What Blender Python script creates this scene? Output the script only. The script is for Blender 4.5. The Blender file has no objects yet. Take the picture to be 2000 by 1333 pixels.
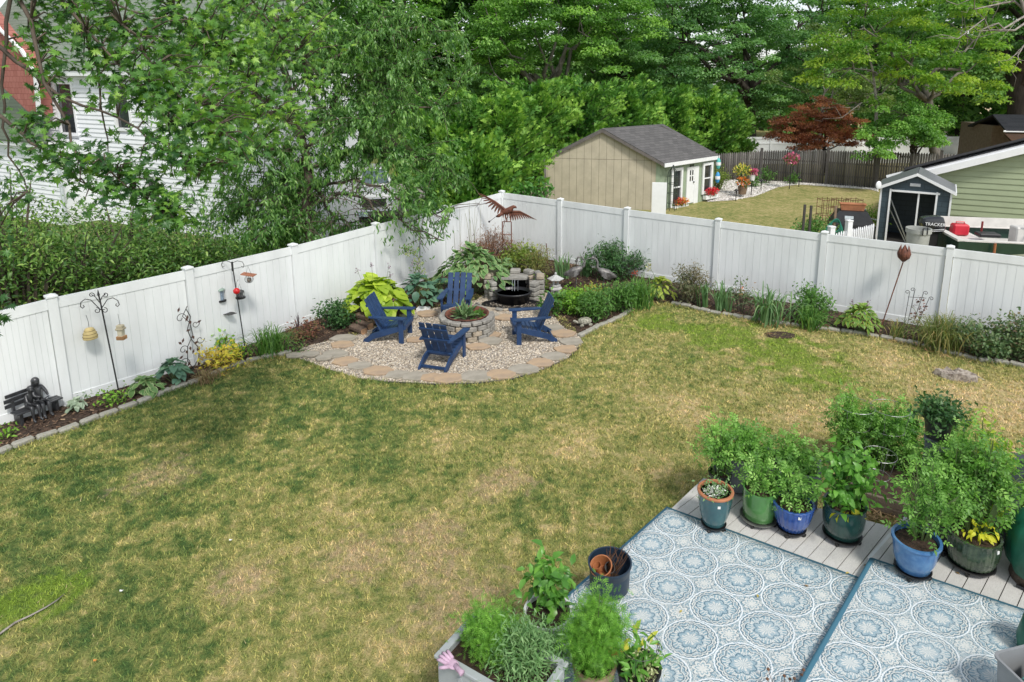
import bpy, bmesh, math, random
import numpy as np
from mathutils import Vector, Matrix, Euler
R=math.radians
sc=bpy.context.scene
# ---------------------------------------------------------------- camera
F,PITCH,ROLL,H=1277.55,0.199412,-0.006386,5.1539      # focal (px at 2000 wide), tilt, roll, height
PX,PY=1095.5,417.4                                   # principal point (perspective-corrected, cropped photo)
cd=bpy.data.cameras.new('camera'); cam=bpy.data.objects.new('camera',cd); sc.collection.objects.link(cam)
cd.sensor_width=36; cd.lens=F/2000*36; cd.shift_x=(1000-PX)/2000; cd.shift_y=(PY-666.5)/2000
cd.clip_start=.05; cd.clip_end=2000
cam.matrix_world=Matrix.Translation((0,0,H))@Matrix.Rotation(math.pi/2-PITCH,4,'X')@Matrix.Rotation(-ROLL,4,'Z')
sc.camera=cam
# ---------------------------------------------------------------- light
SUN_EL,SUN_AZ=R(52),R(-62)       # direction towards the sun (az from +X, CCW)
w=bpy.data.worlds.new('World'); sc.world=w; w.use_nodes=True
nt=w.node_tree; bg=nt.nodes['Background']; sky=nt.nodes.new('ShaderNodeTexSky'); sky.sky_type='NISHITA'
sky.sun_disc=False; sky.sun_elevation=SUN_EL; sky.sun_rotation=math.pi/2-SUN_AZ
sky.air_density=1.0; sky.dust_density=1.2; sky.ozone_density=1.0
hs=nt.nodes.new('ShaderNodeHueSaturation'); hs.inputs['Saturation'].default_value=.35
nt.links.new(sky.outputs[0],hs.inputs['Color']); nt.links.new(hs.outputs[0],bg.inputs[0]); bg.inputs[1].default_value=.15
sl=bpy.data.lights.new('sun','SUN'); sl.energy=2.1; sl.angle=R(10); sl.color=(1,.955,.88)
so=bpy.data.objects.new('sun',sl); sc.collection.objects.link(so)
sd=Vector((math.cos(SUN_EL)*math.cos(SUN_AZ),math.cos(SUN_EL)*math.sin(SUN_AZ),math.sin(SUN_EL)))
so.rotation_euler=sd.to_track_quat('Z','Y').to_euler(); so.location=(0,0,30)
sc.view_settings.view_transform='Standard'; sc.view_settings.look='None'; sc.view_settings.exposure=0.40; sc.view_settings.gamma=1
try: sc.cycles.max_bounces=6; sc.cycles.transparent_max_bounces=8; sc.cycles.transmission_bounces=4; sc.cycles.diffuse_bounces=3
except Exception: pass
# ---------------------------------------------------------------- geometry of the place
cr,sr,cp,sp=math.cos(ROLL),math.sin(ROLL),math.cos(PITCH),math.sin(PITCH)
def ray(px,py):
    dx,dy=px-PX,PY-py; a=dx*cr+dy*sr; b=-dx*sr+dy*cr
    return Vector((a,F*cp+b*sp,-F*sp+b*cp))
def U(px,py,z=0.0):                      # surveyed ground point
    d=ray(px,py); t=(z-H)/d.z; return Vector((d.x*t,d.y*t,z))
def V(px,py,Y):                          # surveyed point at distance Y
    d=ray(px,py); t=Y/d.y; return Vector((d.x*t,Y,H+d.z*t))
def ppm(Y): return F/Y                   # roughly pixels (2000 wide) per metre
# ---------------------------------------------------------------- materials
def newmat(name):
    m=bpy.data.materials.new(name); m.use_nodes=True; nt=m.node_tree
    return m,nt,nt.nodes['Principled BSDF']
class NG:
    def __init__(s,nt): s.nt=nt
    def n(s,t,**k):
        x=s.nt.nodes.new(t)
        for a,b in k.items(): setattr(x,a,b)
        return x
    def put(s,sock,v):
        if isinstance(v,bpy.types.NodeSocket): s.nt.links.new(v,sock)
        else: sock.default_value=v
    def m(s,op,a,b=0.0,c=0.0,clamp=False):
        x=s.n('ShaderNodeMath',operation=op,use_clamp=clamp); s.put(x.inputs[0],a); s.put(x.inputs[1],b); s.put(x.inputs[2],c); return x.outputs[0]
    def noise(s,vec,scale,detail=3,rough=.55,dist=0):
        x=s.n('ShaderNodeTexNoise'); s.put(x.inputs['Vector'],vec); x.inputs['Scale'].default_value=scale
        x.inputs['Detail'].default_value=detail; x.inputs['Roughness'].default_value=rough; x.inputs['Distortion'].default_value=dist
        return x.outputs['Fac']
    def mix(s,f,a,b,bt='MIX'):
        x=s.n('ShaderNodeMix',data_type='RGBA',blend_type=bt); s.put(x.inputs[0],f)
        for i,v in ((6,a),(7,b)):
            if not isinstance(v,bpy.types.NodeSocket): v=(*v,1) if len(v)==3 else v
            s.put(x.inputs[i],v)
        return x.outputs[2]
    def ramp(s,f,stops,interp='LINEAR'):
        x=s.n('ShaderNodeValToRGB'); cr_=x.color_ramp; cr_.interpolation=interp
        while len(cr_.elements)<len(stops): cr_.elements.new(.5)
        for e,(p,c) in zip(cr_.elements,stops): e.position=p; e.color=(*c,1)
        s.put(x.inputs[0],f); return x.outputs[0]
    def smooth(s,v,a,b):
        x=s.n('ShaderNodeMapRange',interpolation_type='SMOOTHSTEP'); s.put(x.inputs[0],v); x.inputs[1].default_value=a; x.inputs[2].default_value=b; return x.outputs[0]
    def bump(s,h,strength,dist,bsdf):
        x=s.n('ShaderNodeBump'); s.put(x.inputs['Height'],h); x.inputs['Strength'].default_value=strength; x.inputs['Distance'].default_value=dist
        s.nt.links.new(x.outputs[0],bsdf.inputs['Normal'])
    def obj(s): return s.n('ShaderNodeTexCoord').outputs['Object']
    def uv(s): return s.n('ShaderNodeTexCoord').outputs['UV']
    def attr(s,a): return s.n('ShaderNodeAttribute',attribute_name=a)
def hexl(h):
    c=[int(h[i:i+2],16)/255 for i in (0,2,4)]
    return tuple(x/12.92 if x<=.04045 else ((x+.055)/1.055)**2.4 for x in c)
_mc={}
def pm(name,col,rough=.6,var=.25,scale=6,metal=0,bump=0,bscale=40,col2=None,coat=0,spec=.5,stretch=None):
    if name in _mc: return _mc[name]
    if isinstance(col,str): col=hexl(col)
    if isinstance(col2,str): col2=hexl(col2)
    m,nt,b=newmat(name); g=NG(nt); v=g.obj()
    if stretch:
        mp=g.n('ShaderNodeMapping'); g.put(mp.inputs['Vector'],v); mp.inputs['Scale'].default_value=stretch; v=mp.outputs[0]
    c2=col2 or tuple(x*(1-var) for x in col); c1=tuple(min(1,x*(1+var*.35)) for x in col) if not col2 else col
    f=g.smooth(g.noise(v,scale,5,.62),.32,.68)
    nt.links.new(g.mix(f,c1,c2),b.inputs['Base Color'])
    b.inputs['Roughness'].default_value=rough; b.inputs['Metallic'].default_value=metal; b.inputs['Coat Weight'].default_value=coat
    b.inputs['Specular IOR Level'].default_value=spec
    if bump: g.bump(g.noise(v,bscale,4),bump,.02,b)
    _mc[name]=m; return m
def leafmat(name,cols,rough=.45,trans=.3,edge=None,spec=.4,blotch=0.0,bright=1.4):
    """cols: list of linear colours picked per leaf; edge: colour of the leaf margin"""
    if name in _mc: return _mc[name]
    m,nt,b=newmat(name); g=NG(nt); a=g.attr('rnd').outputs['Fac']
    if bright!=1: cols=[tuple(min(.8,x*bright) for x in c) for c in cols]
    k=len(cols); st=[(i/(k-1) if k>1 else 0,c) for i,c in enumerate(cols)]
    col=g.ramp(a,st)
    if edge is not None:
        e=g.attr('edge').outputs['Fac']; col=g.mix(g.smooth(e,.45,.7),col,edge)
    if blotch:
        f=g.smooth(g.noise(g.obj(),3.0,3),.3,.7); col=g.mix(g.m('MULTIPLY',f,blotch),col,tuple(x*.55 for x in cols[0]))
    nt.links.new(col,b.inputs['Base Color']); b.inputs['Roughness'].default_value=rough; b.inputs['Specular IOR Level'].default_value=spec
    t=g.n('ShaderNodeBsdfTranslucent'); tc=g.mix(1.0,col,(1.3,1.5,.7),'MULTIPLY'); nt.links.new(tc,t.inputs[0])
    mx=g.n('ShaderNodeMixShader'); mx.inputs[0].default_value=trans
    nt.links.new(b.outputs[0],mx.inputs[1]); nt.links.new(t.outputs[0],mx.inputs[2]); nt.links.new(mx.outputs[0],nt.nodes['Material Output'].inputs[0])
    _mc[name]=m; return m
# ---------------------------------------------------------------- object helpers
COL=sc.collection
def tag(o,label=None,cat=None,group=None,kind=None):
    if label: o['label']=label
    if cat: o['category']=cat
    if group: o['group']=group
    if kind: o['kind']=kind
    return o
def thing(name,label,cat,loc=(0,0,0),rz=0,group=None,scale=1):
    o=bpy.data.objects.new(name,None); COL.objects.link(o); o.location=loc; o.rotation_euler=(0,0,rz); o.scale=(scale,)*3
    o.empty_display_size=.1; return tag(o,label,cat,group)
def kids(o): return [c for c in bpy.data.objects if c.parent==o]
def dup(src,loc=None,rz=None,label=None,group=None,scale=None,parent=None):
    c=src.copy(); COL.objects.link(c)
    if parent is not None: c.parent=parent
    for ch in kids(src):
        if ch!=c: dup(ch,parent=c)
    if loc is not None: c.location=loc
    if rz is not None: c.rotation_euler=(0,0,rz)
    if scale: c.scale=(scale,)*3
    if label: c['label']=label
    if group: c['group']=group
    return c
class MB:
    def __init__(s): s.v=[]; s.f=[]; s.uv=None
    def add(s,vs,fs):
        o=len(s.v); s.v+= [tuple(x) for x in vs]; s.f+=[tuple(i+o for i in f) for f in fs]; return s
    def box(s,c,d,rz=0,M=None,bev=0):
        x,y,z=[k/2 for k in d]
        if bev:
            b=min(bev,x*.9,y*.9,z*.9); vs=[];
            for sx in(-1,1):
                for sy in(-1,1):
                    for sz in(-1,1):
                        vs+=[(sx*x,sy*(y-b),sz*(z-b)),(sx*(x-b),sy*y,sz*(z-b)),(sx*(x-b),sy*(y-b),sz*z)]
            bm=bmesh.new(); [bm.verts.new(q) for q in vs]; r=bmesh.ops.convex_hull(bm,input=bm.verts); bm.verts.index_update()
            bmesh.ops.dissolve_limit(bm,angle_limit=.01,verts=bm.verts,edges=bm.edges); bm.verts.index_update()
            vs=[q.co.copy() for q in bm.verts]; fs=[[q.index for q in f.verts] for f in bm.faces]; bm.free()
        else:
            vs=[Vector((sx*x,sy*y,sz*z)) for sx in(-1,1) for sy in(-1,1) for sz in(-1,1)]
            fs=[(0,1,3,2),(4,6,7,5),(0,4,5,1),(2,3,7,6),(0,2,6,4),(1,5,7,3)]
        Q=Matrix.Rotation(rz,4,'Z')
        if M is not None: Q=M@Q if isinstance(M,Matrix) else Q
        T=Matrix.Translation(c)
        return s.add([T@(Q@Vector(q)) for q in vs],fs)
    def tube(s,pts,r,n=8,cap=True):
        pts=[Vector(p) for p in pts]; k=len(pts); rs=r if isinstance(r,(list,tuple)) else [r]*k
        d0=(pts[1]-pts[0]).normalized(); up=Vector((0,0,1)) if abs(d0.z)<.9 else Vector((1,0,0))
        x=d0.cross(up).normalized(); vs=[]
        for i,p in enumerate(pts):
            d=((pts[min(i+1,k-1)]-pts[max(i-1,0)])).normalized()
            x=(x-d*x.dot(d)); x=x.normalized() if x.length>1e-6 else d.orthogonal().normalized(); y=d.cross(x)
            for j in range(n):
                a=2*math.pi*j/n; vs.append(p+(x*math.cos(a)+y*math.sin(a))*rs[i])
        fs=[(i*n+j,i*n+(j+1)%n,(i+1)*n+(j+1)%n,(i+1)*n+j) for i in range(k-1) for j in range(n)]
        if cap: fs+=[tuple(range(n))[::-1],tuple((k-1)*n+j for j in range(n))]
        return s.add(vs,fs)
    def lathe(s,prof,n=28,c=(0,0,0),flute=0,fl_n=0,close=False,sx=1,sy=1):
        vs=[]
        for r,z in prof:
            for j in range(n):
                a=2*math.pi*j/n; rr=r*(1+flute*math.cos(fl_n*a)) if flute else r
                vs.append((c[0]+rr*math.cos(a)*sx,c[1]+rr*math.sin(a)*sy,c[2]+z))
        k=len(prof); fs=[(i*n+j,i*n+(j+1)%n,(i+1)*n+(j+1)%n,(i+1)*n+j) for i in range(k-1) for j in range(n)]
        if prof[0][0]>1e-5: fs.append(tuple(range(n))[::-1])
        if prof[-1][0]>1e-5 and not close: fs.append(tuple((k-1)*n+j for j in range(n)))
        return s.add(vs,fs)
    def ball(s,c,r,n=12,m=8):
        r=r if isinstance(r,(tuple,list)) else (r,r,r); vs=[]
        for i in range(m+1):
            t=math.pi*i/m
            for j in range(n):
                a=2*math.pi*j/n; vs.append((c[0]+r[0]*math.sin(t)*math.cos(a),c[1]+r[1]*math.sin(t)*math.sin(a),c[2]+r[2]*math.cos(t)))
        return s.add(vs,[(i*n+j,(i+1)*n+j,(i+1)*n+(j+1)%n,i*n+(j+1)%n) for i in range(m) for j in range(n)])
    def prism(s,poly,h,z0=0,M=None):
        k=len(poly); vs=[Vector((p[0],p[1],z0)) for p in poly]+[Vector((p[0],p[1],z0+h)) for p in poly]
        if M is not None: vs=[M@q for q in vs]
        return s.add(vs,[tuple(range(k))[::-1],tuple(range(k,2*k))]+[(i,(i+1)%k,(i+1)%k+k,i+k) for i in range(k)])
    def slab(s,quad,t):                         # thick quad from 3d corners
        q=[Vector(p) for p in quad]; n=(q[1]-q[0]).cross(q[-1]-q[0]).normalized()*t; k=len(q)
        return s.add(q+[p+n for p in q],[tuple(range(k))[::-1],tuple(range(k,2*k))]+[(i,(i+1)%k,(i+1)%k+k,i+k) for i in range(k)])
    def build(s,name,mat,parent=None,smooth=False,autos=False):
        me=bpy.data.meshes.new(name); me.from_pydata(s.v,[],s.f); me.materials.append(mat)
        bm=bmesh.new(); bm.from_mesh(me); bmesh.ops.remove_doubles(bm,verts=bm.verts,dist=1e-5) if smooth else None
        bmesh.ops.recalc_face_normals(bm,faces=bm.faces); bm.to_mesh(me); bm.free()
        if smooth:
            me.polygons.foreach_set('use_smooth',[True]*len(me.polygons))
            if autos: me.set_sharp_from_angle(angle=R(38))
        o=bpy.data.objects.new(name,me); COL.objects.link(o)
        if parent is not None: o.parent=parent
        return o
def npmesh(name,Vv,Fc,mat,parent=None,attrs=None,smooth=False):
    me=bpy.data.meshes.new(name); nv=len(Vv); nf,k=Fc.shape
    me.vertices.add(nv); me.vertices.foreach_set('co',np.ascontiguousarray(Vv,dtype=np.float32).ravel())
    me.loops.add(nf*k); me.loops.foreach_set('vertex_index',Fc.astype(np.int32).ravel())
    me.polygons.add(nf); me.polygons.foreach_set('loop_start',np.arange(0,nf*k,k,dtype=np.int32))
    for n_,a in (attrs or {}).items():
        at=me.attributes.new(n_,'FLOAT','POINT'); at.data.foreach_set('value',a.astype(np.float32))
    me.update(calc_edges=True); me.materials.append(mat)
    if smooth: me.polygons.foreach_set('use_smooth',np.ones(nf,dtype=bool))
    o=bpy.data.objects.new(name,me); COL.objects.link(o)
    if parent is not None: o.parent=parent
    return o
# leaf templates: verts (width x, length y, lift z), faces, edge attr
def T_oval(w=.5,fold=.12,droop=.25):
    v=[(0,0,0),(-w/2,.35,fold),(0,.4,0),(w/2,.35,fold),(-w*.36,.72,fold-.5*droop),(0,.75,-.45*droop),(w*.36,.72,fold-.5*droop),(0,1,-droop)]
    f=[(0,2,1,1),(0,3,2,2),(1,2,5,4),(2,3,6,5),(4,5,7,7),(5,6,7,7)]
    f=[(0,2,1),(0,3,2),(1,2,5),(1,5,4),(2,3,6),(2,6,5),(4,5,7),(5,6,7)]
    return np.array(v,float),np.array(f),np.array([0,1,0,1,1,0,1,1.])
def T_kite(w=.5,droop=.15):
    return np.array([(0,0,0),(-w/2,.45,.06),(0,1,-droop),(w/2,.45,.06)],float),np.array([(0,3,2),(0,2,1)]),np.array([0,1,1,1.])
def T_spray():
    v=[(0,0,0),(-.16,.3,.05),(-.3,.62,.0),(-.1,.55,.05),(-.13,.95,0),(0,.7,.04),(.06,1.05,-.02),(.1,.6,.05),(.3,.7,0),(.15,.3,.05)]
    f=[(0,9,1),(1,9,7),(1,7,3),(1,3,2),(3,7,5),(3,5,4),(5,7,6),(7,9,8)]
    return np.array(v,float),np.array(f),np.zeros(10)
def T_comp():
    v=[];f=[]
    def lf(x,y,a,s):
        o=len(v); c,sn=math.cos(a),math.sin(a)
        for u,w_ in ((0,0),(.45,-.27),(1,0),(.45,.27)): v.append((x+(w_*c+u*sn)*s,y+(-w_*sn+u*c)*s,-.25*(y+u*s*c)**2-.25*abs(x+u*sn*s)+.04*(w_!=0))); 
        f.extend([(o,o+2,o+1),(o,o+3,o+2)])
    for y,s in ((.22,.34),(.5,.36)):
        lf(0,y,1.25,s); lf(0,y+.04,-1.2,s)
    lf(0,.66,.0,.42); lf(0,.34,.9,.16); lf(0,.36,-.8,.16); lf(0,-.05,0,.10)
    return np.array(v,float),np.array(f),np.zeros(len(v))
def T_fern():
    v=[];f=[]
    for y,s in ((.15,.34),(.4,.40),(.65,.32),(.88,.18)):
        for q in (-1,1):
            o=len(v); v+=[(0,y-.05,0),(q*s,y+.22,.03),(0,y+.05,0)]; f.append((o,o+1,o+2) if q>0 else (o,o+2,o+1))
    o=len(v); v+=[(-.02,0,0),(.02,0,0),(0,1.15,-.05)]; f.append((o,o+1,o+2))
    return np.array(v,float),np.array(f),np.zeros(len(v))
def T_maple():
    h=[(.0,0),(.07,.2),(.34,.02),(.22,.2),(.40,.24),(.2,.31),(.60,.58),(.33,.5),(.34,.66),(.17,.46),(.20,.74),(.09,.66)]
    pts=h+[(0,1.08)]+[(-x,y) for x,y in h[:0:-1]]
    v=[(0,.32,.05)]+[(x,y,-.30*abs(x)**1.2-.22*max(0,y-.4)) for x,y in pts]
    n=len(pts); f=[(0,1+i,1+(i+1)%n) for i in range(n)]
    return np.array(v,float),np.array(f),np.zeros(n+1)
def T_hosta(w=.72):
    ys=[0,.15,.4,.68,.88,1.0]; ws=[.02,.36,.5,.38,.17,.0]; v=[];e=[]
    for y,ww in zip(ys,ws):
        for k,x in enumerate((-1,-.72,0,.72,1)):
            v.append((x*ww*w,y,.13*abs(x)*ww*2*w*.7-.5*max(0,y-.25)**1.6+.02)); e.append(1 if abs(x)==1 else (.35 if abs(x)>.5 else 0))
    f=[]
    for i in range(5):
        for j in range(4):
            a=i*5+j; f+=[(a,a+1,a+6),(a,a+6,a+5)]
    return np.array(v,float),np.array(f),np.array(e,float)
def frames(D,Nn):
    D=D/np.maximum(np.linalg.norm(D,axis=1,keepdims=True),1e-9)
    X=np.cross(D,Nn); X/=np.maximum(np.linalg.norm(X,axis=1,keepdims=True),1e-9); Z=np.cross(X,D)
    return np.stack([X,D,Z],axis=2)
def leaves(name,mat,parent,T,P,D,Nn,S,rnd,smooth=False):
    tv,tf,te=T; n=len(P); k=len(tv); M=frames(D,Nn)
    VV=np.einsum('nij,kj->nki',M,tv)*S[:,None,None]+P[:,None,:]
    FF=(tf[None]+(np.arange(n)*k)[:,None,None]).reshape(-1,3)
    return npmesh(name,VV.reshape(-1,3),FF,mat,parent,{'rnd':np.repeat(np.clip(rnd,0,1),k),'edge':np.tile(te,n)},smooth)
def rdir(rng,n): 
    v=rng.normal(size=(n,3)); return v/np.linalg.norm(v,axis=1,keepdims=True)
def unit(v): return v/np.maximum(np.linalg.norm(v,axis=-1,keepdims=True),1e-9)
def wobble(path,rng,amp,k=3):
    path=[Vector(p) for p in path]; out=[path[0]]
    for a,b in zip(path,path[1:]):
        L=(b-a).length
        for i in range(1,k+1):
            q=a.lerp(b,i/k)
            if i<k: q=q+Vector(rng.normal(size=3)*amp*L)
            out.append(q)
    return out
def rad(path,r0,r1): return [r0+(r1-r0)*i/(len(path)-1) for i in range(len(path))]
# ================================================================= SETTING
def proj(P):
    X,Y,Z=P[0],P[1],P[2]-H; d=Y*cp-Z*sp; u=Y*sp+Z*cp; x=X/d*F; y=u/d*F
    return PX+x*cr-y*sr, PY-(x*sr+y*cr)
def hgt(P,py):
    lo,hi=-2,30
    for _ in range(40):
        m=(lo+hi)/2
        if proj((P[0],P[1],m))[1]>py: lo=m
        else: hi=m
    return (lo+hi)/2
def inpoly(x,y,poly):
    ins=np.zeros(len(x),bool); n=len(poly)
    for i in range(n):
        x1,y1=poly[i][:2]; x2,y2=poly[(i+1)%n][:2]
        if y1==y2: continue
        c=((y1>y)!=(y2>y))&(x<(x2-x1)*(y-y1)/(y2-y1)+x1); ins^=c
    return ins
def sheet(name,pts,z,mat,label=None,cat=None):
    me=bpy.data.meshes.new(name); me.from_pydata([(p[0],p[1],z) for p in pts],[],[tuple(range(len(pts)))])
    bm=bmesh.new(); bm.from_mesh(me); bmesh.ops.triangulate(bm,faces=bm.faces); bmesh.ops.recalc_face_normals(bm,faces=bm.faces)
    if bm.faces and sum(f.normal.z for f in bm.faces)<0: bmesh.ops.reverse_faces(bm,faces=bm.faces)
    bm.to_mesh(me); bm.free(); me.materials.append(mat)
    o=bpy.data.objects.new(name,me); COL.objects.link(o); return tag(o,label,cat,kind='structure')
BARE=[(1000,935,.32),(960,950,.3),(835,1050,.42),(850,1105,.4),(1560,815,.8),(640,885,.35),(1880,780,1.2),(1740,700,.6),(1990,800,1.2),(1030,780,.5),(1340,800,.6),(680,985,.35),(860,865,.5),(1150,870,.6),(905,1180,.5),(1260,900,.5),(1485,655,.25),(700,1090,.4),(470,1135,.35),(310,930,.4),(1450,760,.6),(780,1250,.4)]
LUSH=[(1420,660,.9,.4),(1530,690,1.0,.4),(1280,630,.6,.25),(1600,730,.7,.3),(60,1180,.45,.35)]
DARKG=[(560,770,1.6),(380,800,1.6),(780,790,1.2),(250,960,1.2),(60,1100,1.0),(700,880,1.0),(200,1250,1.2),(1000,800,.8),(1050,1000,.5),(1230,880,.5),(1500,780,.8)]
def lawncolor(g):
    geo=g.n('ShaderNodeNewGeometry').outputs['Position']; mp=g.n('ShaderNodeMapping'); mp.inputs['Scale'].default_value=(1,1,.0); g.put(mp.inputs['Vector'],geo); P=mp.outputs[0]
    n1=g.noise(P,.55,4,.6); n2=g.noise(P,2.3,5,.65,.4); n3=g.noise(P,9,4,.7)
    n4=g.noise(P,4.6,5,.7,.6); dry=g.m('ADD',g.m('MULTIPLY',n1,.42),g.m('ADD',g.m('MULTIPLY',n2,.38),g.m('ADD',g.m('MULTIPLY',n3,.80),g.m('MULTIPLY',n4,.65)))); dry=g.m('SUBTRACT',dry,.15)   # mean ~ .98
    sx=g.n('ShaderNodeSeparateXYZ'); g.put(sx.inputs[0],P)
    dry=g.m('ADD',dry,g.m('MULTIPLY',g.m('ADD',sx.outputs[0],1.0),.008))
    def blob(pts,amp,noise=n2):
        acc=None
        for q in pts:
            c=U(q[0],q[1]); v=g.n('ShaderNodeVectorMath',operation='DISTANCE'); g.put(v.inputs[0],P); v.inputs[1].default_value=(c.x,c.y,0)
            d=g.m('ADD',v.outputs['Value'],g.m('MULTIPLY',g.m('SUBTRACT',noise,.5),q[2]*4.5)); f=g.m('SUBTRACT',1.0,g.smooth(d,q[2]*.45,q[2]*1.25))
            acc=f if acc is None else g.m('MAXIMUM',acc,f)
        return acc
    bare=blob(BARE,1); core=blob([BARE[i] for i in (0,1,2,3,14,17,19,18)],1,n4); dark=blob(DARKG,1); lush=blob(LUSH,1)
    dry=g.m('ADD',dry,g.m('MULTIPLY',bare,.14)); dry=g.m('SUBTRACT',dry,g.m('MULTIPLY',dark,.085))
    col=g.ramp(g.m('MULTIPLY_ADD',dry,1.5,-1.05),[(0,(.085,.155,.045)),(.20,(.18,.235,.068)),(.42,(.345,.345,.115)),(.60,(.49,.43,.18)),(.80,(.66,.52,.27)),(1,(.72,.55,.35))])
    col=g.mix(g.m('MULTIPLY',g.m('MULTIPLY',core,g.smooth(n3,.30,.62)),.62),col,(.50,.36,.25))
    col=g.mix(g.m('MULTIPLY',g.m('MULTIPLY',lush,g.smooth(n3,.3,.55)),.85),col,(.22,.34,.04))
    return col,dry,n3
def mk_lawn(blade):
    m,nt,b=newmat('grass_blade' if blade else 'lawn_turf'); g=NG(nt); col,dry,n3=lawncolor(g)
    if blade:
        a=g.attr('rnd').outputs['Fac']
        k=g.ramp(a,[(0,(.42,.52,.48)),(.5,(1,1,1)),(1,(1.7,1.55,1.35))]); col=g.mix(1.0,col,k,'MULTIPLY')
        col=g.mix(g.m('GREATER_THAN',a,.95),col,(.46,.39,.20))
    else:
        f=g.noise(g.n('ShaderNodeNewGeometry').outputs['Position'],60,3,.7); col=g.mix(1.0,col,g.ramp(f,[(.3,(.35,.38,.35)),(.7,(1.0,1.0,1.0))]),'MULTIPLY')
        g.bump(f,.6,.03,b)
    nt.links.new(col,b.inputs['Base Color']); b.inputs['Roughness'].default_value=.8; b.inputs['Specular IOR Level'].default_value=.15
    return m
M_turf=mk_lawn(False); M_blade=mk_lawn(True)
ground=sheet('ground',[(-160,-25),(160,-25),(160,260),(-160,260)],0,M_turf)
# --- outlines on the ground
bedL_edge=[U(*p) for p in [(-80,905),(0,885),(60,864),(130,841),(200,815),(270,790),(330,765),(390,745),(440,722),(490,706),(560,693)]]
gravel_px=[(562,694),(600,707),(640,722),(700,740),(770,749),(850,753),(930,751),(1000,743),(1060,725),(1110,702),(1138,672),(1132,655),(1098,640),(1080,615),(1085,588),(1072,575),(1050,567),(1000,558),(960,565),(930,588),(870,600),(800,610),(760,632),(715,645),(690,660),(650,666),(605,676)]
gravel_poly=[U(*p) for p in gravel_px]
bedR_edge=[U(*p) for p in [(1138,656),(1169,640),(1207,624),(1246,599),(1275,592),(1320,596),(1354,603),(1387,612),(1419,616),(1455,623),(1505,631),(1552,638),(1604,644),(1684,655),(1739,664),(1802,677),(1849,691),(1917,706),(1967,712),(2010,721),(2090,738)]]
# --- fence posts (surveyed)
Lp=[U(-62,852),U(132,791),U(387,713),U(584,637),U(733,433,1.88),U(870,400,1.88),U(981.5,492)]
Lt=[622,573,518.5,474,433,400,371]
Rp=[U(981.5,492),U(1094,512),U(1222,537),U(1396,567),U(1598,603),U(1836,645),U(2105,693)]
Rt=[371,386,403.4,425,450,478,510]
for P in Lp+Rp: P.z=0
M_soil=pm('bark_mulch',(.085,.052,.034),.95,.6,14,bump=.8,bscale=60,col2=(.03,.02,.014))
sheet('flower_bed',bedL_edge+[gravel_poly[0],gravel_poly[-1],gravel_poly[-2],gravel_poly[-3]]+[U(715,645),U(760,632),U(800,610),U(870,600),U(930,588),U(960,565),U(1000,558)]+[Lp[i] for i in (6,5,4,3,2,1,0)],.006,M_soil,)
sheet('flower_bed',[U(1000,558),U(1050,567),U(1072,575),U(1085,588),U(1080,615),U(1098,640),U(1132,655)]+bedR_edge+[Rp[i] for i in (6,5,4,3,2,1,0)],.008,M_soil)
M_gbase=pm('gravel_base',(.42,.38,.33),.95,.5,30,bump=.8,bscale=90)
sheet('gravel_patio',gravel_poly,.012,M_gbase)
rng=np.random.default_rng(7)
# deck outline
DZ=.40
dk=lambda px,py,z=DZ: U(px,py,z)
deck_poly=[dk(1130,1140),dk(1205,1068),dk(1374,934),dk(1744,1030),dk(1770,1015),dk(1946,1058),dk(2080,1095),Vector((5.9,2,DZ)),Vector((-1.6,2,DZ)),dk(830,1290)]
deck_poly=[dk(1374,934),dk(1744,1030),dk(1770,1013),dk(2120,1105),Vector((6.5,2.2,DZ)),Vector((-2.75,2.2,DZ))]
def rpts(n,poly_in,outs,x0,x1,y0,y1,dens=None):
    x=rng.uniform(x0,x1,n); y=rng.uniform(y0,y1,n); k=inpoly(x,y,poly_in)
    for o in outs: k&=~inpoly(x,y,o)
    if dens is not None: k&=rng.random(n)<dens(x,y)
    return x[k],y[k]
def blades(name,x,y,h0,h1,wd,label,z=.0):
    n=len(x); a=rng.uniform(0,2*np.pi,n); h=rng.uniform(h0,h1,n); ln=rng.uniform(.3,1.3,n)*h; b=rng.uniform(0,2*np.pi,n); ww=wd*rng.uniform(.6,1.3,n)*np.clip(y/7,.8,2.4)
    P=np.stack([x,y,np.full(n,z)],1); W=np.stack([np.cos(a),np.sin(a),0*a],1)*ww[:,None]; T=P+np.stack([np.cos(b)*ln,np.sin(b)*ln,h],1)
    VV=np.stack([P-W,P+W,T],1).reshape(-1,3); FF=np.arange(3*n).reshape(-1,3)
    r=rng.beta(2,2,n)
    o=npmesh(name,VV,FF,M_blade,None,{'rnd':np.repeat(r,3)}); return tag(o,label,'grass',kind='stuff')
yard=[Vector((-12,2,0)),Lp[0]]+Lp[1:]+Rp[1:]+[Vector((15,2,0))]
bedLp=bedL_edge+[gravel_poly[0],U(800,610),U(1000,558)]+[Lp[i] for i in (6,5,4,3,2,1,0)]
bedRp=[U(1000,558),U(1080,600)]+bedR_edge+[Rp[i] for i in (6,5,4,3,2,1,0)]
x,y=rpts(1500000,yard,[gravel_poly,bedLp,bedRp,deck_poly],-10,13,3.2,19,lambda x,y:np.clip((7/y)**1.5,0,1)*(np.abs(x+.5)<y*.95+1))
cl=np.sin(x*7.3+np.sin(y*5.1)*1.7)*np.sin(y*8.7+np.sin(x*6.3)*1.9)+np.sin(x*17+y*13)*.5; hsel=rng.random(len(x))<np.clip(.72+.3*cl,.25,1); x,y=x[hsel],y[hsel]
blades('grass',x,y,.018,.045,.0055,'short dry yellow-green grass of the mown backyard lawn')
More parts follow.
